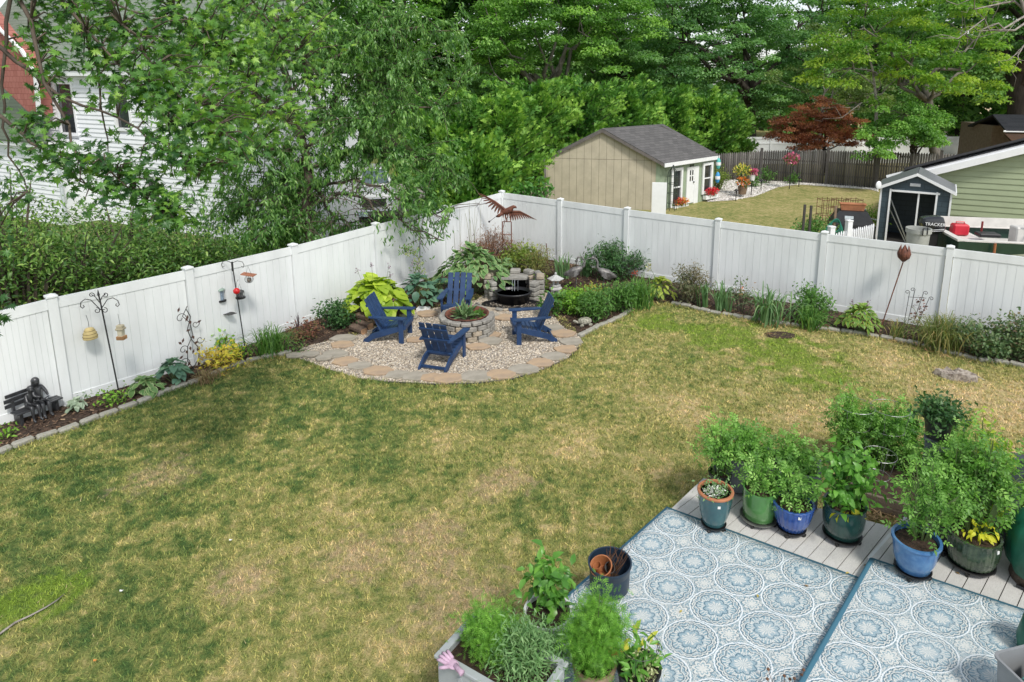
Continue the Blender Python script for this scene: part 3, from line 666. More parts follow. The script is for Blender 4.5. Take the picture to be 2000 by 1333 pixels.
# ---- beige garden shed
zS=2.05
N_=U(1288,313.7,zS); G_=U(1066,308.8,zS); D_=U(1396.5,300.5,zS)
N0,G0,D0=[Vector((p.x,p.y,0)) for p in (N_,G_,D_)]
gu=(G0-N0); GL=gu.length; gu.normalize(); du=(D0-N0); DL=du.length; du.normalize()
gn=Vector((-gu.y,gu.x,0)); gn=gn if gn.y<0 else -gn; dn=Vector((du.y,-du.x,0))
shed=thing('garden_shed','beige board garden shed with grey shingle roof and green door side, behind the fence','shed')
M_beige=pm('beige_boards',(.47,.42,.32),.7,.12,2.5); M_dk=pm('groove_dark',(.05,.045,.04),.9); M_sage=pm('sage_green_boards',(.31,.385,.27),.65,.12,2.5)
apex=(N0+G0)/2; zA=hgt(apex+gn*.15,249)-.1
gh=lambda s: zS+.02+(zA-zS)*(1-abs(s/GL-.5)*2)
mb=MB(); w_=.305; k=0
while k*w_<GL:
    s0,s1=k*w_+.005,min((k+1)*w_-.004,GL)
    for (za,zb,zc) in ((0,zS-.012,zS-.012),(zS+.0,gh(s0),gh(s1))):
        m_=None
        sm=[s0,s1] if not(s0<GL/2<s1) or za==0 else [s0,GL/2,s1]
        for ta,tb_ in zip(sm,sm[1:]):
            zb_,zc_=(zb,zc) if za==0 else (gh(ta),gh(tb_))
            a=N0+gu*ta; b=N0+gu*tb_; q=[a+Vector((0,0,za)),b+Vector((0,0,za)),b+Vector((0,0,zc_)),a+Vector((0,0,zb_))]
            q2=[p+gn*.018 for p in q]; mb.add(q+q2,[(0,1,2,3),(7,6,5,4),(0,4,5,1),(1,5,6,2),(2,6,7,3),(3,7,4,0)])
    k+=1
mb.build('gable_wall',M_beige,shed)
cb=MB(); a,b=N0,G0; q=[a-gn*.005,b-gn*.005,b-gn*.005+Vector((0,0,zS)),apex-gn*.005+Vector((0,0,zA)),a-gn*.005+Vector((0,0,zS))]; back=[p+du*DL*.98 for p in q]
cb.add(q+back,[(0,1,2,3,4),(9,8,7,6,5)]+[(i,i+5,(i+1)%5+5,(i+1)%5) for i in range(5)]); cb.build('wall_backing',M_dk,shed)
mb=MB(); w_=.2; k=0
while k*w_<DL:
    a=N0+du*(k*w_+.004); b=N0+du*min((k+1)*w_-.003,DL); q=[a,b,b+dn*.018,a+dn*.018]; mb.prism([(p.x,p.y) for p in q],zS,0); k+=1
mb.build('door_wall',M_sage,shed)
cbd=MB(); p=G0+gn*.02; cbd.box((p.x-.02,p.y,zS/2),(.09,.09,zS),math.atan2(gu.y,gu.x)); cbd.build('corner_board',pm('weathered_grey_board',(.2,.19,.18),.8),shed)
cbd=MB(); p=N0+gn*.022+gu*.06; q=[p-gu*.09,p+gu*.06,p+gu*.06+gn*.01,p-gu*.09+gn*.01]; cbd.prism([(r_.x,r_.y) for r_ in q],zS-.05); cbd.build('corner_board',M_sage,shed)
M_shg=mk_shingle('charcoal_shingle',(.155,.15,.148),(.10,.098,.098),(.03,.03,.03),3.0,6.5,.6)
ovn=dn*.22; ovg=gn*.16
rf=lambda z,p: Vector((p.x,p.y,z))
slope=(zA-zS)/(GL/2)
eN=rf(zS+.02-.22*slope*.8,N0+ovg+dn*.25); eD=rf(eN.z,D0-ovg*1.2+dn*.25); rN=rf(zA+.06,apex+ovg); rD=rf(zA+.06,apex+du*DL-ovg*1.2)
uvquad('roof',M_shg,shed,[eN,eD,rD,rN],.06)
eG=rf(eN.z,G0+ovg-dn*.25); eG2=rf(eN.z,G0+du*DL-ovg-dn*.25); uvquad('roof',M_shg,shed,[eG2,eG,rN,rD],.06)
fm=MB(); fm.slab([eN+dn*.005-Vector((0,0,.17)),eD+dn*.005-Vector((0,0,.17)),eD+dn*.005-Vector((0,0,.01)),eN+dn*.005-Vector((0,0,.01))],.03); fm.build('eave_board',M_trim,shed)
rm=MB()
for e in (eN,eG): rm.slab([e+gn*.01-Vector((0,0,.15)),rN+gn*.01-Vector((0,0,.17)),rN+gn*.01-Vector((0,0,.03)),e+gn*.01-Vector((0,0,.03))],.02)
rm.build('rake_board',pm('brown_grey_trim',(.14,.125,.115),.8),shed)
def DWs(px,py):
    p=isect(px,py,N0+dn*.02,dn); return (p-N0).dot(du),p.z
def dwin(x0,x1,y0,y1):
    s0=DWs(x0,(y0+y1)/2)[0]; s1=DWs(x1,(y0+y1)/2)[0]; return s0,s1,DWs((x0+x1)/2,y1)[1],DWs((x0+x1)/2,y0)[1]
for q in ((1312,1327,334,398),(1373,1386,323,373)):
    s0,s1,z0,z1=dwin(*q); window(shed,N0+dn*.058,du,dn,s0,s1,z0,z1,.12,2)
s0,s1,z0,z1=dwin(1342,1354,331,420); dm=MB()
def dbar(mb,sa,sb,za,zb,d0,d1,w0=N0): 
    q=[w0+du*sa+dn*d0,w0+du*sb+dn*d0,w0+du*sb+dn*d1,w0+du*sa+dn*d1]; mb.prism([(p.x,p.y) for p in q],zb-za,za)
dbar(dm,s0,s1,.05,z1,.02,.05); door=dm.build('door',M_trim,shed)
dg=MB()
for i in range(2):
    for j in range(4):
        ww=(s1-s0)/2; dbar(dg,s0+.1+i*(ww-.06),s0+.1+i*(ww-.06)+ww-.14,1.0+j*.26,1.0+j*.26+.21,.05,.055)
dg.build('door_glass',M_glass,door); kb=MB(); p=N0+du*(s1-.08)+dn*.09; kb.ball((p.x,p.y,.95),.035,8,6); kb.build('door_knob',pm('dark_knob',(.04,.04,.04),.3,metal=1),door)
df=MB(); dbar(df,s0-.1,s0-.003,0,z1+.1,.02,.06); dbar(df,s1+.003,s1+.3,0,z1+.1,.02,.06); dbar(df,s0-.003,s1+.003,z1+.003,z1+.1,.02,.06); df.build('door_frame',M_trim,shed)
# flower boxes
M_redf=rndmat('red_petals',[(0,(.45,.01,.02)),(.6,(.75,.015,.03)),(1,(.8,.12,.2))],.6)
M_mixf=rndmat('mixed_petals',[(0,(.5,.02,.03)),(.4,(.6,.03,.05)),(.7,(.75,.35,.05)),(1,(.8,.6,.15))],.6)
M_green=leafmat('leaf_mid',[(.035,.09,.02),(.07,.16,.03),(.12,.24,.05)])
KT=T_kite(.6,.1); OV=T_oval(.5)
def tuft(name,mat,parent,c,r,n,s,seed,T=None,up=.5,flat=1):
    g=np.random.default_rng(seed); d=rdir(g,n); rr=g.random(n)[:,None]**.45; P=np.array(c)[None]+d*rr*np.array(r); D=unit(d+g.normal(size=(n,3))*.5+np.array([0,0,up])); Nn=unit(g.normal(size=(n,3))*.6+np.array([0,0,1.]))
    return leaves(name,mat,parent,T or KT,P,D,Nn,g.uniform(.7,1.3,n)*s,g.beta(2,2,n))
for i,(px,py,lab,mt) in enumerate(((1323,401,'white window box of red and orange flowers below the near shed window',M_mixf),(1383,381,'white window box of red and white flowers below the far shed window',M_redf))):
    s,z=DWs(px,py); t=thing('flower_box',lab,'flower box',N0+du*s+dn*.16+Vector((0,0,z-.14)),math.atan2(du.y,du.x),'window boxes on the shed')
    MB().box((0,0,.08),(.95,.2,.17),bev=.01).build('box',M_trim,t); tuft('foliage',M_green,t,(0,0,.2),(.48,.16,.14),260,.07,i+5); tuft('flowers',mt,t,(0,-.06,.30),(.47,.17,.16),330,.08,i+9,up=1)
# white board and green sled leaning at the shed corner
p=V(1286,417,23.2); pb=thing('white_board','plain white panel standing at the near corner of the shed','panel',(p.x,p.y,0),math.atan2(gu.y,gu.x))
MB().box((0,.12,.82),(.52,.04,1.64),bev=.006).build('board',M_trim,pb); MB().box((0,.085,1.0),(.5,.02,.06)).build('batten',M_trim,pb)
p=N0+du*.45+dn*.35; sl_=thing('plant_obelisk','tall narrow dark green metal trellis standing in front of the near shed window','trellis',(p.x,p.y,0))
M_dgm=pm('dark_green_metal',(.03,.05,.045),.45,.3)
mb=MB()
for k in range(6):
    a=k*math.pi/3; mb.tube([(.2*math.cos(a),.2*math.sin(a),0),(.2*math.cos(a),.2*math.sin(a),1.35),(.16*math.cos(a),.16*math.sin(a),1.6),(.02*math.cos(a),.02*math.sin(a),1.78)],.014,5)
mb.build('bars',M_dgm,sl_); mb=MB()
for z in (.3,.7,1.1,1.4): mb.tube([(.205*math.cos(a*math.pi/8),.205*math.sin(a*math.pi/8),z) for a in range(17)],.01,4,False)
mb.build('hoops',M_dgm,sl_); MB().ball((0,0,1.82),.05,8,6).build('finial',M_dgm,sl_)
# buoys on the far shed corner
p=D0+dn*.2
for z,c,lab in ((1.62,(.1,.45,.42),'teal and white buoy hanging at the far corner of the shed, upper of two'),(1.0,(.05,.3,.6),'white and blue buoy hanging at the far corner of the shed, lower of two')):
    t=thing('buoy',lab,'buoy',(p.x,p.y,z),0,'buoys on the shed corner'); MB().ball((0,0,0),(.11,.11,.26),12,8).build('float',pm('buoy_%d'%int(z*10),c,.5),t)
    MB().lathe([(.113,-.07),(.118,0),(.113,.07)],12).build('band',M_trim,t); MB().tube([(0,0,.24),(0,-.02,.45)],.01,5).build('rope',M_dk,t)
# ---- green lap sided garage
rakeL=V(1733,344,24); 
go_=V(1733,440,23.6); go_.z=0; gd=Vector((math.cos(R(-24)),math.sin(R(-24)),0)); gnn=Vector((gd.y,-gd.x,0)); gnn=gnn if gnn.y<0 else -gnn
def GP(px,py,o=0): 
    p=isect(px,py,go_+gnn*o,gnn); return p
garage=thing('green_garage','pale green lap sided building with white sloping roof edge, behind the boat','building')
p0=GP(1745,350); p1=GP(2000,292); p2=GP(2150,258)
a=Vector((p0.x,p0.y,0)); b=Vector((p2.x,p2.y,0)); L=(b-a).length
M_gs=pm('pale_green_siding',(.30,.355,.225),.6,.06,2)
mb=MB(); siding(mb,a,b,0,lambda s:p0.z-.1+(p2.z-p0.z)*s/L,pitch=.2,tilt=.03); mb.build('wall',M_gs,garage)
mb=MB(); q=[a-gnn*.02,b-gnn*.02,b-gnn*.02+Vector((0,0,p2.z-.1)),a-gnn*.02+Vector((0,0,p0.z-.1))]; q2=[p-gnn*.3 for p in q]; mb.add(q+q2,[(0,1,2,3),(7,6,5,4),(0,4,5,1),(1,5,6,2),(2,6,7,3),(3,7,4,0)]); mb.build('wall_core',M_gs,garage)
mb=MB(); ra,rb=GP(1733,352,.35),GP(2150,250,.35); hh=Vector((0,0,.24)); mb.slab([ra-hh,rb-hh,rb,ra],.05); mb.slab([ra,rb,rb-gnn*1.1,ra-gnn*1.1],.03); mb.build('rake_board',M_trim,garage)
mb=MB(); ra,rb=GP(1768,332,.1),GP(2150,236,.1); z_=Vector((0,0,.1)); mb.slab([ra,rb,rb-gnn*7-z_*18,ra-gnn*7-z_*18],.07); mb.build('roof',pm('black_roof',(.02,.02,.022),.5,.3),garage)
# ---- blue-black plastic storage shed
s0=U(1722,365,1.85); s1=U(1859,375.5,1.85); s0.z=s1.z=0
bl=thing('storage_shed','dark blue resin storage shed with white trim and open doorway, beside the green building','shed',s0,math.atan2((s1-s0).y,(s1-s0).x))
Wd=(s1-s0).length; M_bb=None
m,nt,b_=newmat('blue_black_resin'); g=NG(nt); br=g.n('ShaderNodeTexBrick'); mp=g.n('ShaderNodeMapping'); mp.inputs['Rotation'].default_value=(R(90),0,0); g.put(mp.inputs['Vector'],g.obj()); g.put(br.inputs['Vector'],mp.outputs[0]); br.inputs['Scale'].default_value=1; br.inputs['Brick Width'].default_value=.35; br.inputs['Row Height'].default_value=.17; br.inputs['Mortar Size'].default_value=.006
br.inputs['Color1'].default_value=(.035,.058,.075,1); br.inputs['Color2'].default_value=(.045,.07,.088,1); br.inputs['Mortar'].default_value=(.015,.025,.03,1); nt.links.new(br.outputs[0],b_.inputs['Base Color']); b_.inputs['Roughness'].default_value=.5; M_bb=m
hE=1.85; hA=2.28; Dp=1.7; dl,dr=.27*Wd/1.94,.38*Wd/1.94
mb=MB(); mb.box((dl/2,0,hE/2),(dl,.05,hE)); mb.box((Wd-dr/2,0,hE/2),(dr,.05,hE)); mb.add([(0,-.025,hE-.02),(Wd,-.025,hE-.02),(Wd/2,-.025,hA),(0,.025,hE-.02),(Wd,.025,hE-.02),(Wd/2,.025,hA)],[(0,1,2),(5,4,3),(0,3,4,1),(1,4,5,2),(2,5,3,0)])
mb.box((Wd/2,0,hE-.06),(Wd-dl-dr,.05,.1)); mb.build('front_wall',M_bb,bl)
MB().box((.02,Dp/2+.03,hE/2),(.04,Dp-.02,hE)).box((Wd-.02,Dp/2+.03,hE/2),(.04,Dp-.02,hE)).box((Wd/2,Dp,hE/2),(Wd-.1,.04,hE)).build('side_wall',M_bb,bl)
mb=MB()
for sgn in (0,1):
    xe=-.1 if sgn==0 else Wd+.1; mb.slab([(xe,-.13,hE-.03),(Wd/2,-.13,hA+.06),(Wd/2,Dp+.1,hA+.06),(xe,Dp+.1,hE-.03)],.04 if sgn==0 else -.04)
mb.build('roof',pm('grey_panel_roof',(.15,.16,.17),.4,.1),bl)
for x in (0.0,dl,Wd-dr,Wd): MB().box((x,-.035,hE/2-.02),(.055,.05,hE-.04)).build('corner_trim',M_trim,bl)
mb=MB()
mb.box((Wd/2,-.035,hE-.09),(Wd-dl-dr+.05,.052,.06)); mb.box((dl+.62*(Wd-dl-dr),.02,hE/2-.06),(.05,.04,hE-.15))
mb.build('door_frame',M_trim,bl); MB().box((Wd+.005,Dp,hE/2-.02),(.05,.05,hE-.04)).build('corner_trim',M_trim,bl)
mb=MB(); 
for xe,s in ((-.12,1),(Wd+.12,-1)):
    mb.slab([(xe,-.15,hE-.09),(Wd/2,-.15,hA+.01),(Wd/2,-.15,hA+.1),(xe,-.15,hE+.01)],.035)
mb.box((Wd+.12,Dp/2,hE-.04),(.04,Dp+.25,.1)); mb.build('roof_trim',M_trim,bl)
MB().box((Wd/2-.03,-.04,hE+.14),(.3,.02,.1),bev=.004).box((Wd/2-.03,-.052,hE+.14),(.24,.006,.06)).build('vent',pm('vent_grey',(.5,.52,.54),.5),bl)
mb=MB(); mb.box((Wd*.45,.9,.02),(Wd-.1,1.6,.04)); mb.build('shed_floor',M_dk,bl)
mb=MB(); mb.box((dl+.28,.22,.85),(.035,.03,1.9),M=Matrix.Rotation(R(-24),4,'Y')); mb.box((dl+.3,.3,.55),(.03,.03,1.5),M=Matrix.Rotation(R(-28),4,'Y')); o=mb.build('metal_poles',pm('galv',(.4,.42,.44),.35,.1,metal=.6),None)
o.location=s0; o.rotation_euler=bl.rotation_euler; tag(o,'long grey metal poles leaning inside the dark blue storage shed','poles')
# ---- small black roofed shed at far right
p=V(1955,262,38); bs=thing('black_roof_shed','low shed with weathered black shingle roof at the far right edge, above the green building','shed',(p.x,p.y,0),R(-8))
MB().box((1.6,2,1.4),(4.2,4,2.8)).build('wall',pm('old_boards',(.16,.12,.09),.85),bs)
m1=mk_shingle('old_black_shingle',(.035,.037,.042),(.02,.022,.026),(.01,.01,.01),1,4,.5)
z1=hgt(V(1930,256,35.8),256); z2=hgt(V(1935,223,38),224); z0=hgt(V(1925,285,35.5),283)
uvquad('roof',m1,bs,[(-.8,-2.2,z1),(4.5,-2.2,z1),(4.2,.2,z2),(-.5,.2,z2)],.1); uvquad('roof',m1,bs,[(4.5,2.4,z1),(-.8,2.4,z1),(-.5,.2,z2),(4.2,.2,z2)],.1)
uvquad('porch_roof',mk_shingle('mossy_shingle',(.05,.04,.035),(.09,.05,.03),(.02,.02,.02),1,4,.8),bs,[(-1.1,-4.2,z0),(4.5,-4.2,z0),(4.5,-2.25,z1-.15),(-.9,-2.25,z1-.15)],.1)
MB().box((-.9,-2.22,z1-.02),(.1,.05,.1)).box((1.7,-2.3,z1-.03),(5.4,.05,.06)).build('gutter',M_trim,bs)
# ---- grey stockade fence & white far fence
M_gw=rndmat('weathered_picket',[(0,(.085,.078,.072)),(.5,(.13,.12,.112)),(1,(.20,.185,.17))],.9)
def picket_fence(name,label,P,tops,mat,w=.1,gap=.012,th=.02,point=.1,post=True,posth=.12,group=None,cat='fence'):
    t=thing(name,label,cat,group=group); VV=[];FF=[];AT=[]; pm_=MB()
    rs=np.random.default_rng(3)
    for i in range(len(P)-1):
        a,b=P[i],P[i+1]; L=(b-a).length; u=(b-a).normalized(); n=Vector((-u.y,u.x,0)); k=int(L/(w+gap))
        for j in range(k):
            s=(j+.5)*(w+gap); f=s/L; z=tops[i]*(1-f)+tops[i+1]*f+rs.uniform(-.015,.015); c=a+u*s; o=len(VV); h=w/2
            prof=[(-h,0),(h,0),(h,z-point),(0,z),(-h,z-point)]
            for d in (0,th): VV+=[tuple(c+u*x+n*d+Vector((0,0,y_))) for x,y_ in prof]
            FF+=[(o,o+1,o+2),(o,o+2,o+4),(o+4,o+2,o+3),(o+6,o+5,o+7),(o+7,o+5,o+9),(o+7,o+9,o+8)]+[x for q in range(5) for x in ((o+q,o+5+q,o+(q+1)%5),(o+(q+1)%5,o+5+q,o+5+(q+1)%5))]
            AT+=[rs.random()]*10
        if post:
            for q,zz in ((a,tops[i]),(b,tops[i+1])): pm_.box((q.x,q.y,(zz+posth)/2),(.12,.12,zz+posth),math.atan2(u.y,u.x))
        pm_.box(((a.x+b.x)/2+n.x*.06,(a.y+b.y)/2+n.y*.06,.5),(L,.04,.08),math.atan2(u.y,u.x)); pm_.box(((a.x+b.x)/2+n.x*.06,(a.y+b.y)/2+n.y*.06,min(tops)*.8),(L,.04,.08),math.atan2(u.y,u.x))
    npmesh('pickets',np.array(VV),np.array(FF),mat,t,{'rnd':np.array(AT)}); pm_.build('frame',pm('grey_fence_post',(.11,.10,.095),.9) if mat==M_gw else mat,t); return t
SP=[U(1392,352),U(1484,354),U(1550,357),U(1612,361),U(1710,369),U(1830,377),U(1905,383)]
ST=[hgt(p,y) for p,y in zip(SP,(300,294,293,293,296,299,303))]
picket_fence('stockade_fence','dark weathered grey wooden stockade fence behind the neighbour lawn',SP,ST,M_gw)
BP=[V(905,370,23.5),V(985,360,22.6),V(1066,365,22.4)]
for p in BP: p.z=0
picket_fence('old_picket_fence','pale wooden picket tips showing just behind the fence corner beside the beige shed',BP,[hgt(p,y) for p,y in zip(BP,(374,372,374))],rndmat('pale_picket',[(0,(.2,.17,.13)),(1,(.4,.35,.28))],.9),w=.07,gap=.03)
wf=thing('vinyl_fence','white vinyl fence in the distance behind the grey wooden fence and the red maple','fence')
WPp=[V(1455,290,42),V(1600,290,42.5),V(1745,290,43),V(1890,290,43.5)]
mb=MB(); mp_=MB()
for a,b in zip(WPp,WPp[1:]):
    a.z=b.z=0; L=(b-a).length; c=(a+b)/2; rz=math.atan2((b-a).y,(b-a).x); zt=hgt(a,268) if a is WPp[0] else zt; 
    mb.box((c.x,c.y,zt/2),(L,.05,zt),rz); mb.box((c.x,c.y,zt-.08),(L,.1,.16),rz); mb.box((c.x,c.y,zt-.42),(L,.09,.1),rz)
for i in range(10):
    p=WPp[0].lerp(WPp[-1],i/9); MB().box((p.x,p.y,(zt+.1)/2),(.15,.15,zt+.1),.05).build('post',M_vin,wf)
mb.build('panel',M_vin,wf)
# ---- neighbour yard ground
M_wg=pm('white_gravel',(.62,.58,.52),.95,.35,9,bump=.9,bscale=25,col2=(.42,.38,.33))
wgp=[U(*p) for p in ((1380,395),(1430,392),(1475,384),(1520,366),(1560,361),(1700,371),(1715,375),(1715,366),(1560,355),(1484,353),(1400,352))]
sheet('gravel_path',wgp,.01,M_wg)
drv=[V(640,0,17),V(900,0,19.5),V(900,0,32),V(560,0,34),V(330,0,21.5)]
for p in drv: p.z=0
sheet('driveway',[drv[0],drv[1],drv[2],drv[3],drv[4]],.01,pm('driveway_gravel',(.33,.31,.28),.9,.3,4,bump=.5,bscale=30))
x_=[(1380,392),(1430,390),(1475,383),(1518,366),(1490,354),(1400,353)]
xs,ys=rpts(60000,wgp,[],4,16,24,36); pebbles('white_stones',xs[:6000],ys[:6000],.03,.06,rndmat('white_peb',[(0,(.4,.37,.33)),(1,(.85,.82,.78))]),'pale stones of the bed along the neighbour shed and fence')
# ================================================================= TREES AND SHRUBS
def bark(name,c): return pm(name,c,.9,.45,5,bump=.9,bscale=18,stretch=(1,1,.25))
M_bark=bark('brown_bark',(.11,.085,.065)); M_barkg=bark('grey_bark',(.20,.18,.155)); M_barkd=bark('dark_bark',(.06,.048,.04)); M_barkl=bark('pale_twig',(.32,.29,.26))
def limb(mb,a,b,r0,r1,g,n=6,k=3,amp=.06):
    p=wobble([a,b],g,amp,k+1); mb.tube(p,rad(p,r0,r1),n); return p
def clumps(g,c,r,n,jit=.0,lo=-.5,shell=.55):
    d=rdir(g,n*3); d=d[d[:,2]>lo][:n]; rr=g.uniform(shell,1.0,len(d))**.7
    wob=1+.22*np.sin(d[:,0]*5+c[0])*np.cos(d[:,2]*4+c[1])+g.normal(size=len(d))*.07
    return np.array(c)[None]+d*(rr*wob)[:,None]*np.array(r)[None],d
def tree(name,label,base,height,crowns,leafm,barkm,seed,trunk_r=.25,nleaf=14000,ls=.22,cl=.9,per=150,cat='tree',group=None,T=None,lean=(0,0),droop=0,nlimb=10,fork=.4,flat=.65,shell=.5):
    """crowns: list of (centre, radii, weight) in world coords"""
    g=np.random.default_rng(seed); t=thing(name,label,cat,(base[0],base[1],0),0,group); B=Vector((base[0],base[1],0))
    mb=MB(); top=Vector(crowns[0][0])-B; fk=Vector((top.x*fork+lean[0],top.y*fork+lean[1],height*fork))
    p=wobble([Vector((0,0,-.1)),fk*.5+Vector((0,0,0)),fk],g,.03,3); mb.tube(p,rad(p,trunk_r*1.15,trunk_r*.75),10)
    CP=[];CD=[];W=sum(c[2] for c in crowns)
    for c,r,wt in crowns:
        nc=max(3,int(nleaf*wt/W/per)); q,d=clumps(g,(c[0]-B.x,c[1]-B.y,c[2]),r,nc,shell=shell); CP.append(q);CD.append(d)
    CP=np.concatenate(CP);CD=np.concatenate(CD)
    idx=g.permutation(len(CP))[:nlimb*4]
    prim=[Vector(CP[i])*.8+fk*.2 for i in idx[:nlimb]]; pts=[]
    for q in prim:
        pp=limb(mb,fk*.97 if g.random()<.6 else fk*.8,q,trunk_r*.5,trunk_r*.1,g,6,4,.05); pts+=pp[1:]
    for i in idx[nlimb:]:
        q=Vector(CP[i]); n_=min(pts,key=lambda a:(a-q).length); 
        limb(mb,n_,q,trunk_r*.14,trunk_r*.03,g,4,2,.07)
    mb.build('trunk',barkm,t,smooth=True)
    n=len(CP)*per; ci=np.repeat(np.arange(len(CP)),per); d=rdir(g,n); d[:,2]=np.abs(d[:,2])*.9-.25; cs=cl*g.uniform(.6,1.3,len(CP))[ci]
    P=CP[ci]+d*(g.random(n)**.4*cs)[:,None]*np.array([1,1,flat]); P[:,2]-=droop*((d[:,0]**2+d[:,1]**2)*cs)
    D=unit(d*np.array([1,1,.4])+g.normal(size=(n,3))*.45+np.array([0,0,-.25-droop])); Nn=unit(d*.5+np.array([0,0,1.])+g.normal(size=(n,3))*.45)
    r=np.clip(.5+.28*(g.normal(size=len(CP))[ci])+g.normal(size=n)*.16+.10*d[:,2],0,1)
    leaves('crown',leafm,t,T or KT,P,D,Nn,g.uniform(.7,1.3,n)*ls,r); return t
KW=T_kite(.75,.2)
L_bright=leafmat('leaf_bright',[(.05,.12,.028),(.115,.24,.05),(.22,.38,.085)],.5,.45)
L_deep=leafmat('leaf_deep',[(.045,.11,.035),(.09,.185,.055),(.17,.30,.085)],.5,.45)
L_blue=leafmat('leaf_bluegreen',[(.05,.12,.045),(.10,.21,.075),(.19,.33,.13)],.45,.45)
L_yel=leafmat('leaf_yellowgreen',[(.06,.15,.025),(.13,.25,.04),(.27,.36,.05)],.5,.45)
L_red=leafmat('leaf_copper',[(.14,.05,.03),(.32,.12,.07),(.52,.23,.13)],.55,.35)
L_jun=leafmat('juniper_spray',[(.02,.08,.014),(.08,.20,.028),(.27,.43,.07)],.6,.25)
def VC(px,py,Y): p=V(px,py,Y); return (p.x,p.y,p.z)
def base(px,Y): p=V(px,300,Y); return (p.x,p.y)
tree('maple_tree','bright yellow-green maple rising behind the junipers at the top centre',base(1075,40),13,[(VC(1065,70,40),(5.2,4,4.2),3),(VC(1180,30,41),(2.8,3,3.5),1.3),(VC(960,120,39),(2.8,3,2.6),1),(VC(1050,-60,40),(5,4,4),1.6)],L_bright,M_barkg,11,.32,60000,.16,.8,150,T=KW)
tree('oak_tree','large dark green tree with leaning trunk behind the shed roof, right of the bright maple',base(1462,47),15,[(VC(1400,110,47),(6.5,5,5.5),4),(VC(1300,60,46),(4,4,5),2),(VC(1500,60,48),(5,4,5),2),(VC(1540,190,46),(2.6,3,2.4),.8),(VC(1310,200,45),(3,3,2),.7),(VC(1400,-80,47),(7,5,5),2)],L_blue,M_barkd,12,.5,88000,.165,.85,150,T=KW,lean=(.6,0),fork=.3)
tree('locust_tree','airy yellow-green locust tree with pale bare twigs, above the red maple',base(1845,34),12,[(VC(1720,70,33),(3.6,3,3),3),(VC(1850,60,34),(3.4,3,3.4),3),(VC(1650,150,33),(2.0,2,1.8),1.2),(VC(1780,170,33),(2.8,2.4,1.8),1.6),(VC(1900,180,34),(1.6,2,1.8),.8),(VC(1780,-50,34),(4.5,4,3),1.4)],L_yel,M_barkg,13,.24,26000,.17,.75,180,lean=(.2,0),fork=.45)
tree('maple_tree','dark green maple with a very thick dark trunk at the top right corner',base(1992,44),15,[(VC(1960,60,43),(3.8,4,4.6),3),(VC(2080,60,43),(4.5,4,5),2),(VC(1900,150,42),(2,2,1.6),.7)],L_deep,M_barkd,14,.75,38000,.19,.85,150,T=KW,fork=.42,lean=(.1,0))
tree('ornamental_tree','small round bright green tree leaning over the grey wooden fence beside the green building',base(1795,32.2),5,[(VC(1760,265,31.5),(1.9,1.6,.95),3),(VC(1820,250,31.5),(1.3,1.3,.9),1.6),(VC(1715,290,31.3),(.9,1,.7),.8),(VC(1760,225,32),(1.6,1.4,.9),1.2)],L_bright,M_barkd,15,.13,13000,.13,.42,140,droop=.3)
tree('japanese_maple','copper red japanese maple behind the grey wooden fence',base(1615,38),5,[(VC(1600,218,38),(1.4,1.4,.8),1.4),(VC(1575,240,38),(1.7,1.4,.8),1.6),(VC(1645,248,38),(1.6,1.4,.85),1.5),(VC(1540,265,37.6),(1.2,1,.6),.9),(VC(1600,272,37.4),(2.1,1.4,.7),1.8),(VC(1665,275,37.4),(1.1,1,.6),.8),(VC(1560,285,37.2),(1.3,1,.5),.8)],L_red,M_barkd,16,.12,24000,.12,.42,130,flat=.5,fork=.35)
tree('birch_tree','pale soft green tree between the dark oak and the locust, behind the copper maple',base(1600,42),9,[(VC(1610,150,42),(2.8,2.5,3),2),(VC(1690,200,41),(2,2,2),1.2)],leafmat('leaf_pale',[(.06,.10,.03),(.13,.19,.06),(.22,.29,.10)],.5,.4),M_barkl,17,.14,10000,.15,.6,150)
bk=[(880,70,46,L_deep,5.5,'dark green background tree in front of the small sky gap left of the bright maple'),(760,20,44,L_bright,6,'green background tree behind the cherry tree crown'),(640,60,52,L_deep,6,'dark background tree behind the white house end'),(1010,170,52,L_deep,5,'dark low background tree between the bright maple and the junipers'),(1180,150,54,L_deep,6,'dark background tree right behind the shed roof peak'),(1300,20,62,L_bright,7,'tall background tree behind the oak crown on its left'),(1540,140,60,L_deep,7,'dark background tree behind the copper maple'),(1700,150,58,L_deep,7,'dark background tree behind the locust'),(1860,170,62,L_deep,7,'dark background tree seen between locust and thick maple trunk'),(2040,160,56,L_deep,7,'dark background tree behind the black roofed shed')]
for i,(px,py,Y,lm,r,lab) in enumerate(bk):
    tree('background_tree',lab,base(px+10,Y),13,[(VC(px,py,Y),(r,4,4.2),3),(VC(px+30,py-110,Y),(r*.8,4,4),2),(VC(px-20,py+95,Y-1),(r*.75,3,2.2),1)],lm,M_barkd,40+i,.3,26000,.25,1.1,120,T=KW,group='trees beyond the gardens')
# far woods closing the view
g_=np.random.default_rng(77); n=22000; xx=g_.uniform(-75,95,n); hh=np.abs(g_.normal(size=n)); P=np.stack([xx,72+g_.uniform(-4,4,n)+6*np.sin(xx*.11),g_.uniform(0,1,n)**.8*(8.5+3.0*np.sin(xx*.23)+1.6*np.sin(xx*.61))],1)
D=unit(g_.normal(size=(n,3))+np.array([0,-.3,-.3])); Nn=unit(g_.normal(size=(n,3))*.6+np.array([0,-.6,.8]))
tag(leaves('woods',leafmat('leaf_far',[(.05,.12,.04),(.10,.21,.06),(.18,.33,.09)],.6,.4),None,KW,P,D,Nn,g_.uniform(.8,1.6,n),g_.random(n)),'dark green far-off wood behind all the gardens','woods',kind='stuff')
